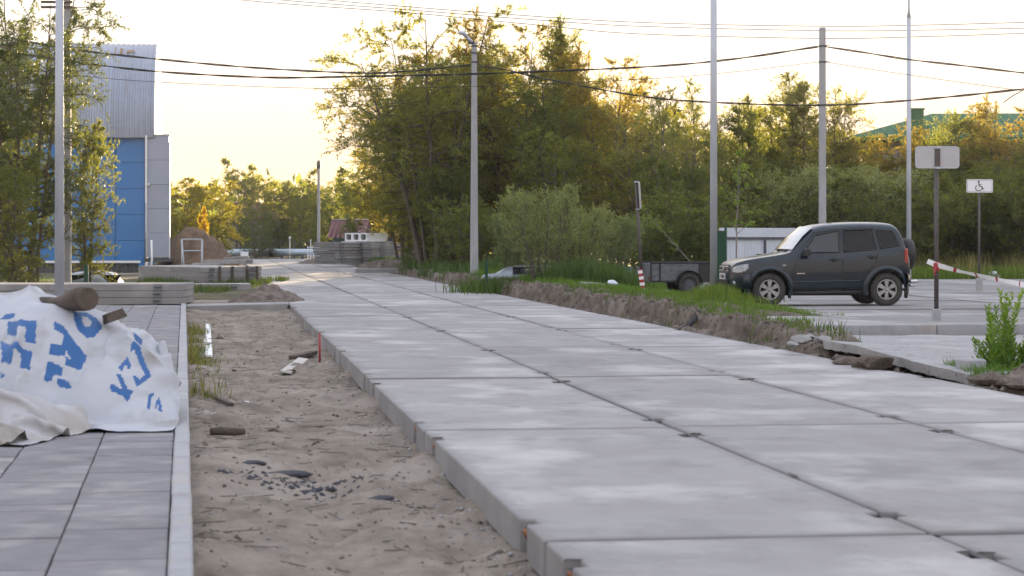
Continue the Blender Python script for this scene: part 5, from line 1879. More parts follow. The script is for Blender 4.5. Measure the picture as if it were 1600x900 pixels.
def hollow(name, loc, w, l, h, nh, rz, label, rot=None):
    """hollow-core slab: end face with round holes toward the viewer's left"""
    root = empty(name, loc, rz, label, 'hollow slab', 'hollow slabs beside the road')
    b = MB()
    # end plate with holes, built as a bridged ring per hole, then the body behind
    cell = w / nh
    for i in range(nh):
        cx = -w / 2 + cell * (i + .5)
        r_ = min(cell, h) * .36
        sq, ci, ci2 = [], [], []
        for k in range(16):
            a_ = 2 * PI * k / 16
            ca, sa = math.cos(a_), math.sin(a_)
            m_ = max(abs(ca) / (cell / 2), abs(sa) / (h / 2))
            sq.append((cx + ca / m_, 0, sa / m_ + h / 2)); q_ = r_ / max(abs(ca), abs(sa)) ** .75; ci.append((cx + ca * q_, 0, h / 2 + sa * q_)); ci2.append((cx + ca * q_, l * .5, h / 2 + sa * q_))
        vs = sq + ci + ci2
        fs = []
        for k in range(16):
            j = (k + 1) % 16
            fs += [(k, j, 16 + j, 16 + k), (16 + k, 16 + j, 32 + j, 32 + k)]
        fs.append(tuple(32 + k for k in range(16)))
        b.add(vs, fs)
    for s in (-1, 1):
        b.add([(s * w / 2, 0, 0), (s * w / 2, l, 0), (s * w / 2, l, h), (s * w / 2, 0, h)], [(0, 1, 2, 3)])
    b.add([(-w / 2, 0, h), (w / 2, 0, h), (w / 2, l, h), (-w / 2, l, h)], [(0, 1, 2, 3)])
    b.add([(-w / 2, 0, 0), (w / 2, 0, 0), (w / 2, l, 0), (-w / 2, l, 0)], [(0, 1, 2, 3)])
    b.add([(-w / 2, l, 0), (w / 2, l, 0), (w / 2, l, h), (-w / 2, l, h)], [(0, 1, 2, 3)])
    b.build('body', M['white'] if nh < 5 else M['kerb'], root)
    if rot: root.rotation_euler = rot
    return root


d = 118
hollow('hollow_slab', tuple(W(556, 377, d)), 1.35, 3.0, .47, 3, -.35, 'white hollow slab with three openings on top of the distant stack')
hollow('hollow_slab', tuple(W(553, 388, d - .4)), 1.6, 3.0, .38, 4, -.35, 'white hollow slab just under the topmost hollow one')
hollow('hollow_slab', tuple(W(522, 403, 113)), .75, 2.0, .4, 1, -.5, 'lower of two white hollow slabs leaning at the left end of the stack')
hollow('hollow_slab', tuple(W(525, 392, 113)), .75, 2.0, .42, 1, -.5, 'upper of two white hollow slabs leaning at the left end of the stack')
b = MB(); b.bbox((0, 0, .1), (2.2, 1, .2), .02)
o = b.build('concrete_slab', M['kerb'], loc=(*W(593, HOR, 94).xy, -.02), rz=.1); tag(o, 'pale slab lying in front of the grey earth heap', 'slab')
#@@END_STRUCT

# ================================================================== PARKED CAR
# design frame: a = metres behind the front axle, s = half width, z up. Object frame: x = -a (forward +x), y = side (left +y)
CA = {
 'zb':   ([-.74, -.5, -.2, .45, 1.9, 2.2, 2.6, 2.95], [.34, .27, .25, .255, .28, .30, .38, .46]),
 'belt': ([-.76, -.68, -.5, -.2, .2, .5, 1.46, 2.26, 2.75, 2.95], [.74, .845, .905, .955, 1.0, 1.045, 1.075, 1.14, 1.19, 1.19]),
 'top':  ([-.76, -.68, -.55, -.3, .1, .36, .45, .70, .96, 1.1, 1.4, 1.9, 2.35, 2.6, 2.72, 2.80, 2.92, 2.98], [.77, .88, .935, .985, 1.045, 1.09, 1.12, 1.41, 1.635, 1.675, 1.71, 1.73, 1.725, 1.705, 1.66, 1.50, 1.10, .92]),
 'w':    ([-.76, -.70, -.55, -.35, 0, .5, 1.8, 2.5, 2.8, 2.98], [.52, .66, .77, .82, .845, .85, .85, .835, .80, .72]),
 'wr':   ([-.76, -.5, .3, .45, .96, 1.4, 2.3, 2.6, 2.98], [.47, .66, .71, .69, .635, .655, .655, .64, .64]),
}


def cc(k, a):
    return float(np.interp(a, *CA[k]))


def car_section(a):
    zb, be, tp, w, wr = (cc(k, a) for k in ('zb', 'belt', 'top', 'w', 'wr'))
    be = min(be, tp - .015)
    g = max(0.0, min(1.0, (tp - be - .06) / .4))       # 0 over the bonnet, 1 in the cabin
    wb = w * .955
    pts = [(0, zb), (w * .82, zb), (w * .975, zb + .05), (w, zb + .20), (w * 1.008, .5 * (zb + be)), (w * 1.0, be - .17), (w * .985, be - .06), (wb, be)]
    e = tp - be
    p1 = (wb + (wr - wb) * (.30 if g > .5 else .25), be + e * (.33 if g > .2 else .45))
    p2 = (wb + (wr + .045 - wb) * (.78 if g > .5 else .55), be + e * (.74 if g > .2 else .75))
    p3 = (wr + .012, tp - e * .11 * g - .012 - .01 * (1 - g))
    p4 = (wr * .86, tp - .016 * g - .006)
    pts += [p1, p2, p3, p4, (wr * .4, tp - .002), (0, tp)]
    return pts


def car_side(a, z):
    """half width of the body side at station a, height z"""
    p = car_section(a)[2:11]
    zs = [q[1] for q in p]; ws = [q[0] for q in p]
    return float(np.interp(z, zs, ws))


sta = [-.77, -.74, -.68, -.6, -.48, -.3, -.1, .12, .3, .4, .46, .58, .72, .86, .97, 1.1, 1.3, 1.6, 1.9, 2.15, 2.35, 2.5, 2.6, 2.68, 2.75, 2.82, 2.9, 2.96, 2.99]
bm = bmesh.new()
rings = []
for a in sta:
    sec = car_section(a)
    full = [(s_, z_) for s_, z_ in sec] + [(-s_, z_) for s_, z_ in sec[-2:0:-1]]
    rings.append([bm.verts.new((-a, s_, z_)) for s_, z_ in full])
n = len(rings[0])
for i in range(len(rings) - 1):
    for j in range(n):
        k = (j + 1) % n
        bm.faces.new((rings[i][j], rings[i][k], rings[i + 1][k], rings[i + 1][j]))
for rg_ in (rings[0], rings[-1]):
    h = n // 2
    for j in range(h):
        q = [rg_[j], rg_[j + 1], rg_[(n - j - 1) % n], rg_[(n - j) % n]]
        q2 = []
        for v_ in q:
            if v_ not in q2: q2.append(v_)
        if len(q2) >= 3:
            try: bm.faces.new(q2)
            except ValueError: pass
bmesh.ops.recalc_face_normals(bm, faces=bm.faces)
body_me = bpy.data.meshes.new('body')
bm.to_mesh(body_me); bm.free()
body_me.materials.append(M['paint']); body_me.materials.append(M['plastic'])
body_me.polygons.foreach_set('use_smooth', [True] * len(body_me.polygons))
tmp = bpy.data.objects.new('body', body_me); COL.objects.link(tmp)
md = tmp.modifiers.new('s', 'SUBSURF'); md.levels = 2; md.render_levels = 2
cut = MB()
for ax in (0.0, 2.45):
    for s_ in (-1, 1):
        cut.lathe([(0, -.22), (.405, -.22), (.405, .22), (0, .22)], 40, 'Y', (-ax, s_ * .78, .335), 0, False)
cut_o = cut.build('cut', [M['plastic']])
bmc = bmesh.new(); bmc.from_mesh(cut_o.data); bmesh.ops.remove_doubles(bmc, verts=bmc.verts, dist=1e-5); bmesh.ops.recalc_face_normals(bmc, faces=bmc.faces); bmc.to_mesh(cut_o.data); bmc.free()
mb_ = tmp.modifiers.new('b', 'BOOLEAN'); mb_.operation = 'DIFFERENCE'; mb_.object = cut_o; mb_.solver = 'EXACT'; mb_.material_mode = 'TRANSFER'
dg = bpy.context.evaluated_depsgraph_get()
body_me2 = bpy.data.meshes.new_from_object(tmp.evaluated_get(dg))
body_me2.name = 'body'
bpy.data.objects.remove(tmp); bpy.data.objects.remove(cut_o)

PHI = math.radians(6.5)
fw = W(1195, HOR, 42.9)
car = empty('parked_car', (fw.x + .0, fw.y + .78, .10), PI + PHI, 'dark green off-road estate car with roof-high tailgate, spare wheel behind, parked beyond the grass', 'car')
link(bpy.data.objects.new('body', body_me2), car)


def side_patch(outline_top, outline_bot, off, na=10, nz=6, sgn=1):
    """sheet that follows the body side between a lower and an upper (a, z) line"""
    vs = []
    for i in range(na + 1):
        t = i / na
        ab, zb_ = outline_bot[0] + (outline_bot[2] - outline_bot[0]) * t, outline_bot[1] + (outline_bot[3] - outline_bot[1]) * t
        at_, zt_ = outline_top[0] + (outline_top[2] - outline_top[0]) * t, outline_top[1] + (outline_top[3] - outline_top[1]) * t
        for j in range(nz + 1):
            q = j / nz
            a_, z_ = ab + (at_ - ab) * q, zb_ + (zt_ - zb_) * q
            vs.append((-a_, sgn * (car_side(a_, z_) + off), z_))
    fs = [(i * (nz + 1) + j, (i + 1) * (nz + 1) + j, (i + 1) * (nz + 1) + j + 1, i * (nz + 1) + j + 1) for i in range(na) for j in range(nz)]
    if sgn > 0: fs = [f[::-1] for f in fs]
    return vs, fs


def line_on_side(pts, rad, sgn, off=.0, n=6):
    q = []
    for i in range(len(pts) - 1):
        for k in range(n):
            t = k / n
            q.append((pts[i][0] + (pts[i + 1][0] - pts[i][0]) * t, pts[i][1] + (pts[i + 1][1] - pts[i][1]) * t))
    q.append(pts[-1])
    return [(-a_, sgn * (car_side(a_, z_) + off), z_) for a_, z_ in q]


WINS = [('front', (.97, 1.445, 1.455, 1.535), (.72, 1.095, 1.455, 1.10), 'glassclear'), ('rear', (1.575, 1.54, 2.16, 1.56), (1.56, 1.11, 2.24, 1.165), 'glass'),
        ('quarter', (2.26, 1.56, 2.60, 1.535), (2.33, 1.18, 2.74, 1.235), 'glass')]
DOORS = [('door', [(.50, .33), (.49, .70), (.60, 1.06), (.95, 1.5), (1.49, 1.57), (1.50, 1.08), (1.50, .34), (.50, .33)]),
         ('door', [(1.525, .34), (1.525, 1.08), (1.535, 1.575), (2.2, 1.59), (2.29, 1.16), (2.20, .86), (1.99, .62), (1.95, .36), (1.525, .34)])]
for sgn in (1, -1):
    for nm, top, bot, mt in WINS:
        vs, fs = side_patch(top, bot, .012, sgn=sgn)
        b = MB(); b.add(vs, fs, 0, True); wo = b.build('window', M[mt], car)
        # rubber frame
        loop_ = [(bot[0], bot[1]), (bot[2], bot[3]), (top[2], top[3]), (top[0], top[1]), (bot[0], bot[1])]
        b = MB(); b.tube(line_on_side(loop_, 0, sgn, .012), .012, 5); b.build('window_frame', M['plastic'], wo)
    # rain deflectors over the windows
    for (x0, z0_, x1, z1_) in ((.98, 1.455, 1.45, 1.54), (1.57, 1.552, 2.16, 1.568)):
        b = MB(); b.tube(line_on_side([(x0, z0_), (x1, z1_)], 0, sgn, .022), .018, 6); b.build('rain_deflector', M['plastic'], car)
    # doors: the panel seams and the handle of each
    for di, (nm, ln) in enumerate(DOORS):
        b = MB(); b.tube(line_on_side(ln, 0, sgn, -.0015), .0065, 4); dr = b.build('door', M['plastic'], car)
        hx, hz = (1.33, .945) if di == 0 else (2.13, 1.005)
        y = car_side(hx, hz)
        b = MB(); b.lathe([(0, -.004), (.05, -.004), (.045, .008), (0, .01)], 12, 'Y', (-hx, sgn * y, hz)); b.bbox((-hx - .02, sgn * (y + .022), hz + .005), (.2, .03, .035), .008); b.build('door_handle', M['plastic'], dr)
    # door mirror
    y = car_side(.80, 1.08)
    b = MB(); b.bbox((-.74, sgn * (y + .13), 1.10), (.13, .22, .155), .035); b.tube([(-.72, sgn * (y - .01), 1.05), (-.73, sgn * (y + .06), 1.06)], .03, 6); b.build('door_mirror', M['plastic'], car)
    # flared wheel arches
    for ax in (0.0, 2.45):
        pts = []
        for k in range(27):
            an = math.radians(-14 + 208 * k / 26)
            pts.append((ax - math.cos(an) * .405, .335 + math.sin(an) * .405, ax - math.cos(an) * .50, .335 + math.sin(an) * .495))
        vs, fs = [], []
        for (a0, z0_, a1, z1_) in pts:
            y0, y1 = car_side(a0, z0_), car_side(a1, z1_)
            vs += [(-a0, sgn * (y0 - .05), z0_), (-a0, sgn * (y0 + .036), z0_), (-(a0 + (a1 - a0) * .55), sgn * (y1 + .034), z0_ + (z1_ - z0_) * .55), (-a1, sgn * (y1 - .004), z1_)]
        for k in range(26):
            for j in range(3):
                f = (k * 4 + j, k * 4 + j + 1, k * 4 + 5 + j, k * 4 + 4 + j)
                fs.append(f if sgn > 0 else f[::-1])
        b = MB(); b.add(vs, fs, 0, True); b.build('wheel_arch', M['paint'], car)
        # mud flap
        b = MB(); b.box((-(ax + .43), sgn * .74, .29), (.015, .2, .26)); b.build('mud_flap', M['tyre'], car)
    # marker lamp, maker's script, sill, lower moulding
    y = car_side(.30, .83); b = MB(); b.bbox((-.30, sgn * (y + .004), .835), (.07, .02, .035), .006); b.build('marker_lamp', M['lamp'], car)
    b = MB()
    for q in range(5):
        y = car_side(.6, .665); b.box((-(.57 + q * .036), sgn * (y + .004), .667), (.026, .006, .022))
    b.build('script_badge', M['chrome'], car)
    b = MB(); b.tube(line_on_side([(.45, .49), (1.93, .52)], 0, sgn, -.006), .018, 6); b.build('side_moulding', M['paint'], car)
    b = MB(); b.tube([(-.46, sgn * .79, .27), (-1.98, sgn * .79, .29)], .045, 8); b.build('sill', M['plastic'], car)
    # lamps
    y = car_side(-.56, .80)
    vs, fs = [], []
    hl = [(-.72, .70, .78), (-.66, .685, .815), (-.57, .69, .845), (-.49, .72, .86), (-.43, .77, .865)]
    for a_, zl, zu in hl:
        for q in range(5):
            z_ = zl + (zu - zl) * q / 4
            vs.append((-(a_ - .006), sgn * (car_side(a_, z_) + .012), z_))
    for i in range(4):
        for j in range(4):
            f = (i * 5 + j, i * 5 + j + 1, i * 5 + 6 + j, i * 5 + 5 + j)
            fs.append(f if sgn > 0 else f[::-1])
    b = MB(); b.add(vs, fs, 0, True); b.build('headlight', M['lamp'], car)
    y = car_side(2.86, 1.0); b = MB(); b.bbox((-2.875, sgn * (y - .015), 1.03), (.075, .08, .29), .02); b.build('tail_light', M['redlamp'], car)
# bonnet seam, windscreen, wipers
b = MB()
for sgn in (1, -1):
    b.tube([(-a_, sgn * cc('w', a_) * .93, cc('belt', a_) + .004) for a_ in np.linspace(-.62, .5, 10)], .007, 4)
b.build('bonnet_seam', M['plastic'], car)
vs, fs = [], []
for i in range(9):
    a_ = .47 + (.93 - .47) * i / 8
    z_ = cc('top', a_)
    wb = cc('w', .5) * .88 + (.60 - cc('w', .5) * .88) * i / 8
    for j in range(13):
        q = -1 + 2 * j / 12
        bow = .10 * (1 - q * q)
        vs.append((-(a_ - .035 - bow * .5 + .05), q * wb, z_ + .022 - .012 * abs(q) ** 3))
for i in range(8):
    for j in range(12):
        fs.append((i * 13 + j, i * 13 + j + 1, i * 13 + 14 + j, i * 13 + 13 + j))
b = MB(); b.add(vs, fs, 0, True); b.build('windscreen', M['windshield'], car)
for y0 in (.45, -.15):
    b = MB(); b.tube([(-.43, y0, 1.135), (-.44, y0 - .2, 1.15), (-.47, y0 - .42, 1.165)], .012, 5); b.build('wiper', M['plastic'], car)
# nose: grille with bars, emblem, bumper, number plate
b = MB(); b.bbox((.735, 0, .76), (.06, .78, .16), .03); gr = b.build('grille', M['plastic'], car)
for z_ in (.72, .80):
    b = MB(); b.bbox((.765, 0, z_), (.03, .80, .022), .006); b.build('grille_bar', M['chrome'], gr)
b = MB(); b.bbox((.785, 0, .76), (.02, .17, .035), .01); b.bbox((.785, 0, .76), (.018, .06, .06), .01); b.build('emblem', M['chrome'], gr)
b = MB()
prof_ = [(.0, .36), (.05, .36), (.085, .43), (.085, .60), (.05, .665), (.0, .67)]
vs, fs = [], []
m_ = 17
for i in range(m_):
    q = -1 + 2 * i / (m_ - 1)
    xs_ = .70 - .34 * abs(q) ** 3.2
    ys_ = q * .845
    for (dx, z_) in prof_:
        vs.append((xs_ + dx * (1 - .35 * abs(q) ** 4), ys_ * (1 + .02 * dx / .085), z_))
for i in range(m_ - 1):
    for j in range(len(prof_) - 1):
        fs.append((i * 6 + j, i * 6 + j + 1, i * 6 + 7 + j, i * 6 + 6 + j)[::-1])
b.add(vs, fs, 0, True); bp_ = b.build('front_bumper', M['paint'], car)
b = MB(); b.bbox((.79, 0, .50), (.03, .9, .09), .01); b.build('air_intake', M['plastic'], bp_)
for s_ in (-1, 1):
    b = MB(); b.lathe([(0, .02), (.045, .018), (.05, 0), (.05, -.03)], 12, 'X', (.70, s_ * .62, .47)); b.build('fog_lamp', M['lamp'], bp_)
b = MB(); b.bbox((.80, .0, .60), (.012, .52, .115), .006); np_ = b.build('number_plate', M['signwhite'], car)
b = MB()
for q in range(6):
    b.box((.8075, .2 - q * .065, .60), (.004, .035 if q % 2 else .028, .07))
b.build('plate_marks', M['black'], np_)
# rear: bumper, step tube, spare wheel under a black cover
b = MB()
vs, fs = [], []
for i in range(m_):
    q = -1 + 2 * i / (m_ - 1)
    xs_ = -2.97 + .16 * abs(q) ** 3.5
    for (dx, z_) in [(0, .42), (-.07, .42), (-.10, .48), (-.10, .62), (-.06, .68), (0.02, .69)]:
        vs.append((xs_ + dx, q * .82, z_))
for i in range(m_ - 1):
    for j in range(5):
        fs.append((i * 6 + j, i * 6 + j + 1, i * 6 + 7 + j, i * 6 + 6 + j))
b.add(vs, fs, 0, True); b.build('rear_bumper', M['paint'], car)
b = MB(); b.tube([(-2.95, .80, .50), (-3.10, .76, .50), (-3.13, .6, .50), (-3.13, .35, .50)], .035, 8); b.tube([(-2.95, .78, .42), (-3.06, .74, .42), (-3.09, .6, .42)], .03, 8); b.build('step_tube', M['chrome'], car)
b = MB(); b.lathe([(0, -.11), (.30, -.10), (.335, -.05), (.335, .06), (.31, .09), (0, .10)], 32, 'X', (-3.125, -.0, 1.05)); b.build('spare_wheel', M['plastic'], car)
b = MB(); b.tube([(-2.3, .35, .33), (-2.75, .4, .33), (-2.95, .42, .32)], .03, 8); b.build('exhaust', M['rail'], car)
b = MB(); b.box((-1.25, 0, .27), (2.2, 1.1, .12)); b.build('underbody', M['plastic'], car)
b = MB(); b.tube([(-2.45, -.7, .33), (-2.45, .7, .33)], .05, 8); b.tube([(0, -.7, .33), (0, .7, .33)], .05, 8); b.build('axle', M['plastic'], car)


def wheel_meshes():
    t = MB()
    R_, W_ = .335, .205
    prof = [(.21, -W_ / 2 + .01), (.26, -W_ / 2 - .006), (.305, -W_ / 2 + .002), (R_ - .012, -W_ / 2 + .022), (R_, -W_ / 2 + .05), (R_, W_ / 2 - .05), (R_ - .012, W_ / 2 - .022), (.305, W_ / 2 - .002), (.26, W_ / 2 + .006), (.21, W_ / 2 - .01)]
    t.lathe(prof, 40, 'Y', closed=True)
    for k in range(44):
        a = 2 * PI * k / 44
        for s_ in (-1, 1):
            c = Vector((math.cos(a) * (R_ - .004), s_ * .062, math.sin(a) * (R_ - .004)))
            t.box(c, (.018, .05, .026), rot=Matrix.Rotation(-a, 3, 'Y') @ Matrix.Rotation(.25 * s_, 3, 'X'))
    hub = MB()
    hub.lathe([(.0, .02), (.19, .02), (.205, -.06), (.205, .09), (.19, .085)], 32, 'Y')
    rim = MB()
    rim.lathe([(.205, .06), (.212, .098), (.196, .10), (.184, .075)], 40, 'Y')
    for k in range(6):
        a = 2 * PI * k / 6 + .2
        ca, sa = math.cos(a), math.sin(a)
        vs = []
        for (r_, hw, y) in ((.03, .030, .082), (.09, .036, .088), (.14, .045, .086), (.195, .062, .082)):
            for s_, dy in ((-1, -.02), (-.82, 0), (.82, 0), (1, -.02)):
                vs.append((ca * r_ - sa * hw * s_, y + dy, sa * r_ + ca * hw * s_))
        fs = [(i * 4 + j, i * 4 + j + 1, i * 4 + 5 + j, i * 4 + 4 + j) for i in range(3) for j in range(3)]
        rim.add(vs, fs, 0, False)
    rim.lathe([(0, .104), (.028, .102), (.036, .09), (.036, .06)], 16, 'Y')
    return t.mesh('tyre', M['tyre']), hub.mesh('wheel', M['plastic']), rim.mesh('rim', M['alloy'])


ty_me, hub_me, rim_me = wheel_meshes()
for ax in (0, -2.45):
    for s_ in (1, -1):
        wo = bpy.data.objects.new('wheel', hub_me); wo.parent = car
        wo.location = (ax, s_ * .735, .335)
        wo.rotation_euler = (0, rr.uniform(0, 6), 0 if s_ > 0 else PI)
        COL.objects.link(wo)
        for nm, me_ in (('tyre', ty_me), ('rim', rim_me)):
            o = bpy.data.objects.new(nm, me_); o.parent = wo; COL.objects.link(o)

# ================================================================== TRAILER
tp_ = W(1064, HOR, 50.5)
tl = empty('trailer', (tp_.x + .06, tp_.y, .12), .12, 'small grey single-axle box trailer standing in the grass in front of the car', 'trailer')
for nm, c, s in (('front_board', (-.86, .62, .60), (.03, 1.25, .46)), ('tail_board', (.86, .62, .60), (.03, 1.25, .46)), ('side_board', (0, 0, .60), (1.72, .03, .46)), ('side_board', (0, 1.25, .60), (1.72, .03, .46))):
    b = MB(); b.bbox(c, s, .006); b.build(nm, M['trailer'], tl)
b = MB(); b.bbox((.62, -.022, .60), (.46, .018, .44), .004); b.build('dark_panel', M['plastic'], tl)
b = MB(); b.box((0, .62, .36), (1.7, 1.22, .04)); b.build('floor', M['trailer'], tl)
for x in (-.86, -.62, .86):
    b = MB(); b.box((x, -.028, .60), (.04, .03, .46)); b.build('stake', M['plastic'], tl)
for y in (-.02, 1.27):
    b = MB(); b.tube([(-.88, y, .845), (.88, y, .845)], .022, 6); b.build('top_rail', M['plastic'], tl)
b = MB(); b.box((0, -.022, .36), (1.76, .03, .05)); b.build('frame', M['plastic'], tl)
b = MB(); b.tube([(.86, .62, .38), (1.9, .62, .36)], .04, 6); b.build('drawbar', M['rail'], tl)
for s_, y in ((-1, -.12), (1, 1.37)):
    wo = bpy.data.objects.new('wheel', hub_me); wo.parent = tl; wo.location = (.12, y, .29); wo.scale = (.85, .8, .85); wo.rotation_euler = (0, 0, PI if s_ < 0 else 0); COL.objects.link(wo)
    o = bpy.data.objects.new('tyre', ty_me); o.parent = wo; COL.objects.link(o)
    b = MB(); b.lathe([(0, .05), (.06, .06), (.11, .045), (.19, .04), (.2, .09)], 24, 'Y')
    for k in range(8):
        a = 2 * PI * k / 8
        b.lathe([(.022, .055), (.02, .066), (0, .066)], 8, 'Y', (math.cos(a) * .14, 0, math.sin(a) * .14))
    b.build('rim', M['rail'], wo)
    vs = []
    for k in range(15):
        an = math.radians(-5 + 190 * k / 14)
        x_, z_ = .12 - math.cos(an) * .34, .29 + math.sin(an) * .36
        for dy in (-.11, .11):
            vs.append((x_, y + dy, z_))
        vs.append((x_, y + s_ * .11, z_ - .03))
    b = MB(); b.add(vs, [(3 * k, 3 * k + 1, 3 * k + 4, 3 * k + 3) for k in range(14)], 0, True); b.build('mudguard', M['plastic'], tl)
b = MB(); b.box((-.885, .1, .44), (.02, .12, .06)); b.build('tail_light', M['redlamp'], tl)

tl.scale = (.93, .93, .93)

# ================================================================== SIGNS
def round_rect(w, h, r_, n=5):
    pts = []
    for cx, cy, a0 in ((w / 2 - r_, h / 2 - r_, 0), (-w / 2 + r_, h / 2 - r_, 90), (-w / 2 + r_, -h / 2 + r_, 180), (w / 2 - r_, -h / 2 + r_, 270)):
        for k in range(n + 1):
            a = math.radians(a0 + 90 * k / n)
            pts.append((cx + r_ * math.cos(a), cy + r_ * math.sin(a)))
    return pts


def plate(b, w, h, r_, y0, y1, z, mi=0):
    pts = round_rect(w, h, r_)
    n = len(pts)
    vs = [(p[0], y0, z + p[1]) for p in pts] + [(p[0], y1, z + p[1]) for p in pts]
    fs = [tuple(range(n)), tuple(range(2 * n - 1, n - 1, -1))] + [(i, n + i, n + (i + 1) % n, (i + 1) % n) for i in range(n)]
    b.add(vs, fs, mi)


p = G(1463, 500, .155)
d1 = p.y
sg = empty('road_sign', p, .06, 'blank grey back of a wide sign on a brown post with tape round it', 'sign')
zt = EYE + (HOR - 229) * d1 / F - p.z
b = MB(); b.tube([(0, 0, 0), (0, 0, zt)], .038, 12); b.build('post', M['steelpost'], sg)
b = MB(); b.bbox((0, 0, .085), (.13, .13, .19), .015); b.build('post_base', M['kerb'], sg)
b = MB(); plate(b, .71, .345, .05, -.062, -.048, zt - .178)
pl_ = b.build('plate', M['signback'], sg)
b = MB()
pts = round_rect(.71, .345, .05); b.tube([(q[0], -.060, zt - .178 + q[1]) for q in pts + pts[:1]], .008, 5, cap=False); b.build('rim', M['galv'], pl_)
b = MB(); b.box((0, -.075, zt - .18), (.085, .02, .352)); b.build('bracket', M['steelpost'], pl_)
b = MB(); b.box((0, -.08, zt - .345), (.1, .03, .03)); b.box((0, -.08, zt - .02), (.1, .03, .03)); b.build('clamp', M['galv'], pl_)

p = G(1530, 455, .09)
d2 = p.y
sg2 = empty('disabled_parking_sign', p, .02, 'white sign with a black wheelchair symbol on a thin brown post in the parking area', 'sign')
zt = EYE + (HOR - 280) * d2 / F - p.z
b = MB(); b.tube([(0, 0, 0), (0, 0, zt)], .034, 12); b.build('post', M['steelpost'], sg2)
b = MB(); b.bbox((0, 0, .17), (.15, .15, .36), .015); b.build('post_base', M['kerb'], sg2)
zc = zt - .18
b = MB(); plate(b, .70, .35, .035, -.058, -.044, zc); pl2 = b.build('plate', M['signwhite'], sg2)
b = MB(); pts = round_rect(.655, .305, .02); b.tube([(q[0], -.0585, zc + q[1]) for q in pts + pts[:1]], .0035, 4, cap=False); b.build('border', M['black'], pl2)
# wheelchair user: head, body, arm, leg and wheel
b = MB()
def bar(pts, r_):
    b.tube([(x, -.0605, zc + z) for x, z in pts], r_, 6)
b.lathe([(0, -.003), (.024, -.003), (.024, .003), (0, .003)], 14, 'Y', (-.028, -.0605, zc + .112))
bar([(-.028, .085), (-.018, -.005), (.055, -.012), (.085, -.085), (.115, -.075)], .0115)
bar([(-.024, .045), (.045, .04)], .009)
bar([(-.028 + .088 * math.cos(a), -.055 + .072 * math.sin(a)) for a in np.linspace(math.radians(118), math.radians(372), 20)], .0095)
b.build('wheelchair_symbol', M['black'], pl2)

# tilted sign seen nearly edge on
p = G(1004, 459, .14)
d3 = p.y
sg3 = empty('road_sign', p, 0, 'tilted brown post with a narrow sign seen edge-on left of the trailer', 'sign')
zt = EYE + (HOR - 282) * d3 / F - p.z
sg3.rotation_euler = (0, -.058, 0)
b = MB(); b.tube([(0, 0, -.1), (0, 0, zt)], .034, 12); b.build('post', M['steelpost'], sg3)
b = MB(); plate(b, .70, .66, .04, -.062, -.048, zt - .36)
o = b.build('plate', M['signback'], sg3); o.rotation_euler = (0, 0, math.radians(84)); o.location = (.02, 0, 0)
b = MB(); b.box((0, 0, zt - .70), (.1, .1, .03)); b.box((0, 0, zt - .03), (.1, .1, .03)); b.build('clamp', M['galv'], sg3)
b = MB(); b.bbox((.0, 0, .03), (.34, .3, .1), .015); b.build('post_base', M['kerb'], sg3)


def striped(name, path, wid, label, cat, n=60, stripe=.16, twist=0.0, stepn=2):
    """red and white striped strip along a path, twisting as it goes"""
    P = [Vector(q) for q in path]
    L = [0]
    for i in range(1, len(P)): L.append(L[-1] + (P[i] - P[i - 1]).length)
    vs, fs, mi = [], [], []
    b = MB()
    for i in range(n + 1):
        s_ = L[-1] * i / n
        k = max(j for j in range(len(L)) if L[j] <= s_ + 1e-9); k = min(k, len(P) - 2)
        q = P[k] + (P[k + 1] - P[k]) * ((s_ - L[k]) / (L[k + 1] - L[k]))
        t = (P[k + 1] - P[k]).normalized()
        a = twist * s_ + .5 * math.sin(s_ * 2.1)
        side = Vector((0, 0, 1)) - t * t.z
        side.normalize()
        oth = t.cross(side)
        w_ = wid * (.7 + .3 * abs(math.sin(s_ * 3.3 + 1)) if twist else 1)
        e = side * math.cos(a) + oth * math.sin(a)
        vs += [q + e * w_ / 2, q - e * w_ / 2]
    for i in range(n):
        s_ = L[-1] * i / n
        b.add([vs[2 * i], vs[2 * i + 1], vs[2 * i + 3], vs[2 * i + 2]], [(0, 1, 2, 3)], 1 if int(s_ / stripe + 1.6) % stepn == 0 else 0)
    o = b.build(name, [M['white'], M['red']])
    return tag(o, label, cat)


zk = EYE + (HOR - 415) * d1 / F
kx = G(1463, 500, .155).x
tape = striped('barrier_tape', [W(1449, 408, d1), W(1463, 414, d1 - .045), W(1500, 424, 33.9), W(1550, 435, 33.2), W(1600, 445, 32.6), W(1700, 462, 31.5)], .085, 'twisted white and red barrier tape running from the sign post to the right edge', 'tape', n=130, twist=.2, stripe=.045, stepn=11)
b = MB(); b.lathe([(.045, -.09), (.062, -.05), (.055, 0), (.066, .03), (.045, .06)], 12, 'Z', (kx, d1, zk)); b.tube([(kx - .02, d1 - .06, zk), (kx - .05, d1 - .07, zk - .12), (kx - .03, d1 - .07, zk - .16)], .016, 5)
o = b.build('tape_knot', M['red']); tag(o, 'red knot of tape tied round the sign post', 'tape')
q0 = G(1001, 461, .15)
striped('striped_stake', [(q0.x, q0.y - 1.0, .15), (q0.x - .03, q0.y - 1.0, .48), (q0.x - .08, q0.y - 1.0, .78)], .12, 'short red and white striped stake in the grass beside the tilted sign', 'stake', n=18, stripe=.07)
#@@END_CAR

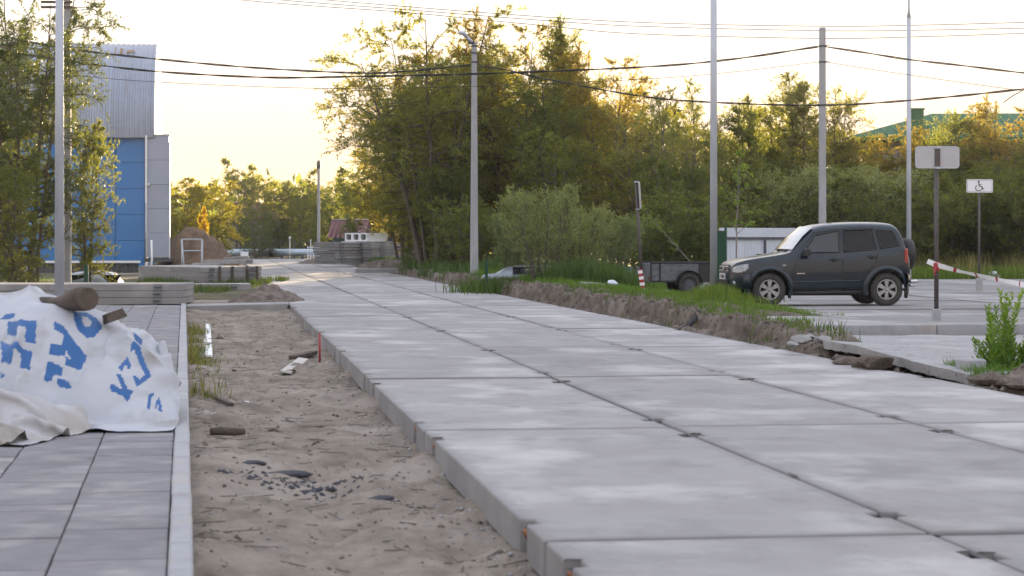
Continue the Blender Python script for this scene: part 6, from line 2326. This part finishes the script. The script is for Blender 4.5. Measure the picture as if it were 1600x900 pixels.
# ================================================================== WHITE TARPAULIN OVER A PILE
def drape(nx, ny, sp, origin, rot, hfun, z0, steps=130, iters=10, seed=0, fric=.55, crease=.0, hx=None):
    """cloth relaxed over a height field; returns positions (nx, ny, 3)"""
    r = np.random.default_rng(seed)
    i, j = np.meshgrid(np.arange(nx), np.arange(ny), indexing='ij')
    X0 = (i - (nx - 1) / 2) * sp; Y0 = (j - (ny - 1) / 2) * sp
    c, s = math.cos(rot), math.sin(rot)
    k = 1 - crease
    P = np.stack([origin[0] + (X0 * c - Y0 * s) * k, origin[1] + (X0 * s + Y0 * c) * k, np.full(X0.shape, z0) + r.normal(0, .01 + crease * .1, X0.shape)], -1)
    if crease: P[..., 2] += .55 * fbm(X0 * 1.6, Y0 * 1.6, 4, seed)
    Q = P.copy()
    dg_ = sp * math.sqrt(2)
    def con(A, B, L, w=.5):
        d = B - A
        l = np.linalg.norm(d, axis=-1, keepdims=True) + 1e-9
        e = d * (1 - L / l) * w
        return e
    for st_ in range(steps):
        vel = (P - Q) * .96
        Q = P.copy()
        P = P + vel; P[..., 2] -= .0035
        for it in range(iters):
            for par in (0, 1):
                A, B = P[par:-1:2], P[par + 1::2]; A = A[:len(B)]
                e = con(A, B, sp); A += e; B -= e
                A, B = P[:, par:-1:2], P[:, par + 1::2]; A = A[:, :B.shape[1]]
                e = con(A, B, sp); A += e; B -= e
            for a_, b_ in ((P[:-1, :-1], P[1:, 1:]), (P[1:, :-1], P[:-1, 1:])):
                e = con(a_, b_, dg_, .18); a_ += e; b_ -= e
            # light bending stiffness
            A, B = P[:-2], P[2:]; e = con(A, B, sp * 2, .03); A += e; B -= e
            A, B = P[:, :-2], P[:, 2:]; e = con(A, B, sp * 2, .03); A += e; B -= e
            h = hfun(P[..., 0], P[..., 1]) + .012
            hit = P[..., 2] < h
            P[..., 2] = np.where(hit, h, P[..., 2])
            if it == iters - 1:
                f = hit[..., None] * np.array([fric, fric, .0])
                P -= (P - Q) * f
    return P


def refine(P, m):
    """Catmull-like upsampling of a grid by m"""
    def up(A):
        n = A.shape[0]
        t = np.linspace(0, n - 1, (n - 1) * m + 1)
        i = np.minimum(t.astype(int), n - 2); f = (t - i)[:, None, None]
        p0 = A[np.maximum(i - 1, 0)]; p1 = A[i]; p2 = A[i + 1]; p3 = A[np.minimum(i + 2, n - 1)]
        return .5 * (2 * p1 + (p2 - p0) * f + (2 * p0 - 5 * p1 + 4 * p2 - p3) * f ** 2 + (3 * p1 - p0 - 3 * p2 + p3) * f ** 3)
    A = up(P)
    return up(A.transpose(1, 0, 2)).transpose(1, 0, 2)


def pile_h(x, y):
    """goods under the tarp: rounded bulk with steep shoulders"""
    h = np.zeros(np.shape(x))
    for cx, cy, rx, ry, hh, e in ((-4.25, 17.9, 1.25, 1.25, .93, 2.6), (-3.75, 17.5, .95, 1.0, .84, 2.3), (-5.0, 17.6, 1.2, 1.2, .96, 2.6), (-3.25, 17.1, .62, .75, .55, 2.0), (-3.0, 16.9, .45, .6, .26, 2.0), (-3.3, 17.6, .55, .6, .5, 2.0), (-4.2, 16.9, .9, .6, .55, 2.0)):
        q = np.sqrt(((x - cx) / rx) ** 2 + ((y - cy) / ry) ** 2)
        h = np.maximum(h, hh * np.clip(1 - q ** e, 0, 1) ** .75)
    return np.where(x > sidewalk_x(y), h - .16, h)


NXT, NYT, SPT = 66, 58, .064
PT = drape(NXT, NYT, SPT, (-4.62, 17.3), .10, pile_h, 1.02, steps=170, iters=8, seed=3, crease=.15, fric=.75)
MU = 5
PF = refine(PT, MU)
nfx, nfy = PF.shape[:2]
# fine wrinkles
gi, gj = np.meshgrid(np.arange(nfx), np.arange(nfy), indexing='ij')
uu, vv_ = gi * SPT / MU, gj * SPT / MU          # cloth coordinates in metres
wr_ = 1 - np.abs(2 * fbm(uu * 2.2 + .6 * fbm(uu * 3, vv_ * 3, 2, 77), vv_ * 1.5, 2, 76))
wr2 = 1 - np.abs(2 * fbm(uu * 1.1 + 5, vv_ * .55 + .8 * fbm(uu * 1.4, vv_ * 1.4, 2, 79), 2, 78))
PF[..., 2] += .12 * np.clip(wr2, 0, 1) ** 4 - .03 * np.clip(-wr2 - .1, 0, 1) + .04 * np.clip(wr_, 0, 1) ** 6 + .007 * fbm(uu * 7, vv_ * 7, 3, 71)
PF[..., 1] += .008 * fbm(uu * 6, vv_ * 9, 3, 72)


def in_poly(x, y, poly):
    c = np.zeros(x.shape, bool)
    n = len(poly)
    for i in range(n):
        x0, y0 = poly[i]; x1, y1 = poly[(i + 1) % n]
        m = ((y0 > y) != (y1 > y)) & (x < (x1 - x0) * (y - y0) / ((y1 - y0) or 1e-9) + x0)
        c ^= m
    return c


#@@LETTERS
INK = [[(2.6, 1.61), (2.71, 1.47), (2.8, 1.45), (2.87, 1.47), (2.89, 1.37), (2.81, 1.36), (2.73, 1.35), (2.62, 1.5)], [(2.6, 1.61), (2.72, 1.45), (2.75, 1.19), (2.63, 1.39)], [(2.78, 1.45), (2.87, 1.47), (2.89, 1.32), (2.91, 1.2), (2.82, 1.19), (2.81, 1.31)], [(2.57, 1.38), (2.7, 1.13), (2.81, 1.09), (2.89, 1.12), (2.9, 1.06), (2.82, 1.0), (2.73, 0.99), (2.62, 1.12)], [(2.63, 1.13), (2.76, 0.97), (2.76, 0.89), (2.66, 0.97)], [(2.82, 1.02), (2.89, 1.12), (2.9, 1.02), (2.91, 0.88), (2.84, 0.86)], [(2.66, 0.91), (2.73, 0.84), (2.69, 0.84), (2.68, 0.86)], [(2.53, 1.66), (2.57, 1.72), (2.66, 1.67), (2.65, 1.61), (2.57, 1.64)], [(3.1, 1.36), (3.15, 1.35), (3.21, 1.29), (3.27, 1.24), (3.32, 1.2), (3.31, 1.04), (3.26, 1.05), (3.21, 1.12), (3.16, 1.18), (3.13, 1.27)], [(3.16, 1.13), (3.27, 1.11), (3.3, 1.05), (3.17, 1.06)], [(3.03, 1.22), (3.15, 1.23), (3.16, 1.13), (3.03, 1.12)], [(3.01, 1.48), (3.1, 1.42), (3.16, 1.34), (3.14, 1.2), (3.12, 1.22), (3.11, 1.33), (3.03, 1.37)], [(3.13, 1.67), (3.23, 1.73), (3.35, 1.64), (3.39, 1.57), (3.35, 1.4), (3.3, 1.36), (3.22, 1.4), (3.16, 1.53)], [(3.03, 1.06), (3.16, 1.03), (3.16, 0.96), (3.1, 0.96), (3.09, 0.88), (3.03, 0.86), (3.03, 0.97)], [(3.14, 0.92), (3.2, 0.89), (3.27, 0.84), (3.26, 0.82), (3.14, 0.85), (3.13, 0.87)], [(3.66, 1.34), (3.7, 1.37), (3.75, 1.31), (3.79, 1.24), (3.83, 1.18), (3.88, 1.12), (3.78, 0.91), (3.73, 1.0), (3.74, 1.03), (3.79, 1.01), (3.82, 1.1), (3.75, 1.21), (3.7, 1.3), (3.67, 1.29)], [(3.6, 1.06), (3.65, 1.24), (3.7, 1.12), (3.68, 1.07), (3.65, 1.14), (3.64, 1.02)], [(3.6, 0.99), (3.63, 1.0), (3.71, 0.87), (3.76, 0.87), (3.73, 0.73), (3.69, 0.77), (3.59, 0.79), (3.57, 0.85), (3.59, 0.87), (3.68, 0.83)], [(3.64, 1.71), (3.72, 1.75), (3.77, 1.73), (3.75, 1.53), (3.67, 1.68)], [(3.88, 1.3), (3.94, 1.26), (3.94, 1.26), (3.9, 1.29)], [(3.8, 1.31), (3.84, 1.8), (3.84, 1.3)], [(3.9, 0.67), (3.88, 0.71), (3.89, 0.87), (3.93, 0.94), (3.91, 0.83), (3.91, 0.68)], [(3.95, 0.7), (3.95, 0.82), (3.97, 0.88), (3.99, 0.82), (4.01, 0.7), (3.97, 0.69), (3.97, 0.79), (3.96, 0.71)]]
GAP = [[(3.21, 1.63), (3.25, 1.64), (3.3, 1.58), (3.29, 1.5), (3.26, 1.48), (3.22, 1.55)]]
ink = np.zeros(uu.shape)
for pol in INK:
    ink = np.maximum(ink, in_poly(uu, vv_, pol).astype(float))
for pol in GAP:
    ink *= ~in_poly(uu, vv_, pol)
m, nt, pz = new_mat('tarp_cloth')
at = nt.nodes.new('ShaderNodeAttribute'); at.attribute_name = 'ink'
mx = nt.nodes.new('ShaderNodeMix'); mx.data_type = 'RGBA'
nz = nt.nodes.new('ShaderNodeTexNoise'); nz.inputs['Scale'].default_value = 2.5; nz.inputs['Detail'].default_value = 6
tcx = nt.nodes.new('ShaderNodeTexCoord'); nt.links.new(tcx.outputs['Object'], nz.inputs['Vector'])
cr = nt.nodes.new('ShaderNodeValToRGB')
cr.color_ramp.elements[0].color = (.25, .235, .215, 1); cr.color_ramp.elements[1].color = (.43, .44, .465, 1)
cr.color_ramp.elements[0].position = .26; cr.color_ramp.elements[1].position = .48
nt.links.new(nz.outputs['Fac'], cr.inputs[0])
nt.links.new(cr.outputs[0], mx.inputs['A']); mx.inputs['B'].default_value = (.035, .115, .29, 1)
mr = nt.nodes.new('ShaderNodeMapRange'); mr.inputs['From Min'].default_value = .25; mr.inputs['From Max'].default_value = .75
nt.links.new(at.outputs['Fac'], mr.inputs[0]); nt.links.new(mr.outputs[0], mx.inputs['Factor'])
nt.links.new(mx.outputs['Result'], pz.inputs['Base Color'])
pz.inputs['Roughness'].default_value = .55; pz.inputs['Specular IOR Level'].default_value = .3
M['tarp'] = m
org = np.array([-4.3, 17.3, 0])
me = np_mesh('tarpaulin', PF.reshape(-1, 3) - org, grid_faces(nfx, nfy), m, True, {'ink': ink.ravel()})
tarp = link(bpy.data.objects.new('tarpaulin', me)); tarp.location = org
tag(tarp, 'big white tarpaulin with large blue lettering draped over a pile on the footpath', 'tarpaulin')

# log and wood block weighing it down
def tarp_z(x, y):
    d2_ = (PF[..., 0] - x) ** 2 + (PF[..., 1] - y) ** 2
    return float(PF[..., 2].ravel()[int(np.argmin(d2_))])


a, c = W(40, 478, 17.9), W(138, 468, 17.0)
ax_ = (c - a)
b = MB()
L_ = ax_.length
ex = ax_.normalized()
n_ = 11
pts, rad = [], []
for k in range(n_):
    t = k / (n_ - 1)
    pts.append(a + ax_ * t + Vector((0, 0, .012 * math.sin(t * 9))))
    rad.append((.05 + .022 * t if t < .62 else .063 + .036 * min(1, (t - .62) / .2)) * (1 + .05 * math.sin(t * 23) + rr.uniform(-.04, .04)))
b.tube([p - a for p in pts], rad, 14)
o = b.build('log', M['wood'], loc=tuple(a)); tag(o, 'thick brown log lying on top of the white tarpaulin', 'log')
q = W(178, 494, 17.2)
b = MB(); b.box((0, 0, 0), (.17, .14, .075), rot=Matrix.Rotation(-.35, 3, 'Y') @ Matrix.Rotation(.5, 3, 'Z'), taper=.85)
o = b.build('wood_block', M['wood'], loc=tuple(q)); tag(o, 'small brown block of wood on the tarpaulin right of the log', 'block')


# crumpled sack lying in front of it
def sack_h(x, y):
    h = np.zeros(np.shape(x))
    for cx, cy, rx, ry, hh, e in ((-4.4, 15.8, .8, .55, .55, 2), (-3.75, 15.75, .42, .42, .30, 2), (-3.42, 15.9, .25, .3, .2, 2), (-3.75, 15.35, .35, .22, .10, 2)):
        q = np.sqrt(((x - cx) / rx) ** 2 + ((y - cy) / ry) ** 2)
        h = np.maximum(h, hh * np.clip(1 - q ** e, 0, 1) ** .8)
    return h


PS = drape(40, 36, .05, (-4.12, 15.7), -.25, sack_h, .45, steps=110, iters=8, seed=9, crease=.12)
PSF = refine(PS, 3)
org2 = np.array([-4.0, 15.7, 0])
gi2, gj2 = np.meshgrid(np.arange(PSF.shape[0]), np.arange(PSF.shape[1]), indexing='ij')
PSF[..., 2] += .012 * fbm(gi2 * .12, gj2 * .12, 3, 75)
M['sack'] = surf('sack_cloth', (.34, .33, .325), (.47, .47, .48), rough=.7, scale=3.5, c3=(.34, .31, .27), scale3=2.6, amt3=.6, bump=.2)
me = np_mesh('sack', PSF.reshape(-1, 3) - org2, grid_faces(*PSF.shape[:2]), M['sack'], True)
sack = link(bpy.data.objects.new('sack', me)); sack.location = org2
tag(sack, 'crumpled dirty white sack lying in front of the tarpaulin', 'sack')
M['print'] = surf('green_print', (.30, .45, .42), (.38, .5, .48), rough=.7, scale=20)
# rolled dirty cloth at the very front
def rag_h(x, y):
    return np.maximum(.10 * np.clip(1 - (((x + 4.1) / .65) ** 2 + ((y - 14.98) / .16) ** 2), 0, 1) ** .6, .12 * np.clip(1 - (((x + 3.62) / .16) ** 2 + ((y - 15.05) / .18) ** 2), 0, 1) ** .6)


PR = drape(30, 16, .045, (-4.0, 15.02), .06, rag_h, .2, steps=90, iters=8, seed=12, crease=.3)
PRF = refine(PR, 3)
M['rag'] = surf('dirty_cloth', (.22, .2, .175), (.38, .35, .31), rough=.9, scale=6, bump=.4)
org3 = np.array([-4.0, 15.0, 0])
me = np_mesh('rag', PRF.reshape(-1, 3) - org3, grid_faces(*PRF.shape[:2]), M['rag'], True)
o = link(bpy.data.objects.new('rag', me)); o.location = org3
tag(o, 'grey dirty rag bunched up on the paving at the very front of the pile', 'rag')

# ================================================================== SMALL THINGS ON THE SAND
def board(name, px0, py0, px1, py1, w, t, mat, label, cat, lift=.02, roll=.0):
    za, zb = -.16, -.16
    for _ in range(3):
        a, c = G(px0, py0, za), G(px1, py1, zb)
        za = sand_z(a.x, a.y) + lift; zb = sand_z(c.x, c.y) + lift
    ax_ = c - a
    L_ = ax_.length
    X_ = ax_.normalized(); Y_ = Vector((0, 0, 1)).cross(X_).normalized(); Z_ = X_.cross(Y_)
    R_ = Matrix((X_, Y_, Z_)).transposed() @ Matrix.Rotation(roll, 3, 'X')
    b = MB()
    b.bbox((L_ / 2, 0, 0), (L_, w, t), min(.006, t * .3))
    o = b.build(name, mat)
    o.matrix_world = Matrix.Translation(a) @ R_.to_4x4()
    return tag(o, label, cat)


board('white_board', 327, 556, 325, 507, .09, .03, M['white'], 'long white painted board lying on the sand near the kerb weeds', 'board', .04)
board('white_board', 321, 555, 321, 530, .05, .03, M['woodpale'], 'short pale board beside the long white one on the sand', 'board', .03)
board('wood_piece', 447, 581, 474, 561, .14, .03, M['woodpale'], 'pale flat piece of wood on the sand near the road edge', 'wood piece', .05, .15)
board('wood_piece', 457, 559, 490, 551, .13, .06, M['wood'], 'brown piece of wood behind the pale one on the sand', 'wood piece', .04)
board('wood_piece', 440, 581, 460, 579, .08, .03, M['wood'], 'dark chip of wood in front of the pale piece', 'wood piece', .02)
board('stick', 322, 614, 362, 632, .05, .035, M['wood'], 'dark stick lying on the sand beside the kerb', 'stick', .02)
board('stick', 300, 536, 330, 543, .05, .03, M['wood'], 'thin stick lying in the weeds by the kerb', 'stick', .03)
zz = -.15
a, c = G(328, 686, zz), G(384, 685, zz)
b = MB(); b.tube([(0, 0, 0), (c.x - a.x) * .3 and ((c.x - a.x) * .3, .01, .005), ((c.x - a.x) * .7, .0, .0), (c.x - a.x, .02, 0)], [.028, .035, .033, .026], 9)
o = b.build('log', M['wood'], loc=(a.x, a.y, sand_z(a.x, a.y) + .03)); tag(o, 'short log half buried in the sand in the foreground', 'log')
for k, (px, py, s, lab) in enumerate([(344, 529, .09, 'brown angular stone in the sand beside the white boards'), (427, 672, .05, 'dark stone in the sand near the short log'), (366, 583, .04, 'small stone in the middle of the sand strip')]):
    p = G(px, py, -.16); p.z = sand_z(p.x, p.y) + s * .3
    rock('stone', p, (s, s * .8, s * .7), M['wood'] if k == 0 else M['soil'], 200 + k, lab, 'stone')
p = G(383, 625, -.16); p.z = sand_z(p.x, p.y) + .03
rock('plastic_scrap', p, (.05, .04, .04), M['bagplastic'], 210, 'crumpled bit of clear plastic on the sand', 'plastic')
for k, (px, py, s, lab) in enumerate([(435, 735, .17, 'largest dark asphalt lump pressed into the sand'), (395, 729, .10, 'dark asphalt lump at the left end of the row on the sand'), (480, 750, .10, 'dark asphalt lump in the middle of the row on the sand'),
                                      (505, 746, .06, 'small dark asphalt lump among the row on the sand'), (530, 744, .05, 'dark asphalt crumb near the road edge on the sand'), (590, 768, .09, 'dark asphalt lump closest to the road edge'), (615, 764, .05, 'smallest dark asphalt lump beside the road edge')]):
    p = G(px, py, -.16); p.z = sand_z(p.x, p.y) + .0
    rock('asphalt_lump', p, (s * 1.5, s, s * .32), M['asphalt'], 220 + k, lab, 'asphalt', 'dark asphalt lumps on the sand')
# red stake at the road edge
p = G(503, 558, -.15)
b = MB(); b.tube([(0, 0, -.1), (0, .0, .30)], .014, 8)
o = b.build('stake', M['red'], loc=(p.x - .03, p.y, -.12)); tag(o, 'short thin red stake standing against the road edge', 'stake')
# black hose over the bank
pts = [W(1063, 517, 34.6), W(1073, 511, 34.7), W(1082, 502, 34.9), W(1088, 493, 35.2), W(1091, 486, 35.5)]
b = MB(); b.tube([p - pts[0] for p in pts], .04, 10)
for i in range(24):
    t = i / 24 * (len(pts) - 1); k = int(t); q = pts[k].lerp(pts[k + 1], t - k) - pts[0]
    b.tube([q - (pts[k + 1] - pts[k]).normalized() * .008, q + (pts[k + 1] - pts[k]).normalized() * .008], .047, 10)
o = b.build('hose', M['blacktube'], loc=tuple(pts[0])); tag(o, 'black ribbed hose hanging over the soil bank to the road', 'hose')
# litter in the grass
p = W(1138, 481, 40.2)
b = MB(); b.lathe([(0, -.11), (.045, -.105), (.05, -.02), (.046, .06), (.02, .105), (.016, .135), (0, .136)], 12, 'X')
o = b.build('plastic_bottle', surf('green_plastic', (.22, .42, .32), (.4, .55, .46), rough=.2, scale=12, coat=.5), loc=tuple(p)); o.rotation_euler = (0, .7, .4); tag(o, 'crushed pale green plastic bottle in the grass at the car nose', 'bottle')
p = W(957, 443, 50.5); rock('plastic_bag', p, (.2, .16, .13), M['bagplastic'], 240, 'pale grey plastic bag lying on the bank left of the tilted sign', 'bag')
p = W(1552, 411, 74.5); rock('plastic_bag', (p.x, p.y, .25), (.2, .15, .14), M['bagplastic'], 241, 'white bag in the grass beyond the parking area', 'bag')
for k, (px, py, sx, lab) in enumerate([(925, 444, .5, 'flat grey rubble piece on the bank'), (905, 447, .35, 'small flat rubble piece at the left on the bank')]):
    p = W(px, py, 50.0); o = MB().bbox((0, 0, 0), (sx, .4, .07), .01).build('rubble', M['slab_old'], loc=tuple(p), rz=.3); o.rotation_euler = (.05, .06, .3); tag(o, lab, 'rubble')
p = W(858, 408, 57)
b = MB(); b.box((0, 0, 0), (.07, .05, .5), taper=.4); o = b.build('wooden_stake', M['woodpale'], loc=(p.x, p.y, .75)); tag(o, 'pointed pale wooden stake in the weeds before the silver car', 'stake')
for k, px in enumerate((760, 887)):
    p = W(px, 412, 57.5); b = MB(); b.box((0, 0, .45), (.08, .08, .95)); o = b.build('green_post', M['greenpaint'], loc=(p.x, p.y, 0)); tag(o, ['short green post at the left end of the silver car in the weeds', 'short green post at the right end of the silver car in the weeds'][k], 'post', 'short green posts in the weeds')


def low_car(px0, px1, ytop, ybot, d, label, mat, flip=1, zg=0.0, wheels=True):
    a, c = W(px0, HOR, d), W(px1, HOR, d)
    L_ = c.x - a.x
    zt = EYE + (HOR - ytop) * d / F - zg
    root = empty('half_hidden_car', ((a.x + c.x) / 2, d, zg), 0, label, 'car')
    bm = bmesh.new()
    prof = [(-.5, .22, .35), (-.49, .45, .62), (-.40, .60, .66), (-.27, .97, .55), (.05, 1.0, .55), (.24, .93, .55), (.36, .66, .66), (.49, .56, .66), (.5, .25, .4)]
    secs = []
    for t, h, w in prof:
        z1 = zt * h
        pts = [(-.8, .2), (-.83, .45 * zt), (-.8, min(z1, .62 * zt)), (-w, z1 * .97 if z1 > .62 * zt else z1), (-w * .6, z1), (w * .6, z1), (w, z1 * .97 if z1 > .62 * zt else z1), (.8, min(z1, .62 * zt)), (.83, .45 * zt), (.8, .2)]
        secs.append([bm.verts.new((t * L_ * flip, y, max(z, .2))) for y, z in pts])
    for i in range(len(secs) - 1):
        for j in range(9):
            bm.faces.new((secs[i][j], secs[i][j + 1], secs[i + 1][j + 1], secs[i + 1][j]))
    bm.faces.new(secs[0]); bm.faces.new(secs[-1])
    bmesh.ops.recalc_face_normals(bm, faces=bm.faces)
    bmesh.ops.subdivide_edges(bm, edges=bm.edges[:], cuts=1, smooth=.4, use_grid_fill=True)
    me_ = bpy.data.meshes.new('body'); bm.to_mesh(me_); bm.free(); me_.materials.append(mat)
    me_.polygons.foreach_set('use_smooth', [True] * len(me_.polygons))
    link(bpy.data.objects.new('body', me_), root)
    for (t0, t1) in ((-.33, -.08), (-.05, .18)):
        vs = [(t0 * L_ * flip - .04, -.80, .64 * zt), (t1 * L_ * flip, -.80, .64 * zt), (t1 * L_ * flip, -.585, .93 * zt), (t0 * L_ * flip + .16, -.585, .93 * zt)]
        b = MB(); b.add([(x, y - .02, z) for x, y, z in vs], [(0, 1, 2, 3)]); b.build('window', M['glass'], root)
    for t in ((-.32, .32) if wheels else ()):
        b = MB(); b.lathe([(.2, -.1), (.3, -.1), (.31, 0), (.3, .1), (.2, .1)], 20, 'Y', (t * L_, -.76, .3)); b.build('wheel', M['tyre'], root)
    return root


low_car(752, 905, 414, 440, 60, 'silver car body almost hidden in the tall weeds beside the lamp post', M['carsilver'], -1, .05, False)
low_car(72, 210, 424, 450, 66, 'pale silver car half hidden behind the stacked slabs on the left', M['carsilver'], -1, -1.02)

# ================================================================== AIR
hz = MB(); hz.box((0, 0, 0), (1960, 2000, 22.0))
m = bpy.data.materials.new('haze'); m.use_nodes = True
nt = m.node_tree
nt.nodes.remove(nt.nodes['Principled BSDF'])
vs_ = nt.nodes.new('ShaderNodeVolumePrincipled')
vs_.inputs['Color'].default_value = (.93, .92, .90, 1)
vs_.inputs['Density'].default_value = .0002
vs_.inputs['Anisotropy'].default_value = .35
nt.links.new(vs_.outputs[0], nt.nodes['Material Output'].inputs['Volume'])
m.use_nodes = True
o = hz.build('haze', m, loc=(0, 400, 8.0))
tag(o, kind='stuff')
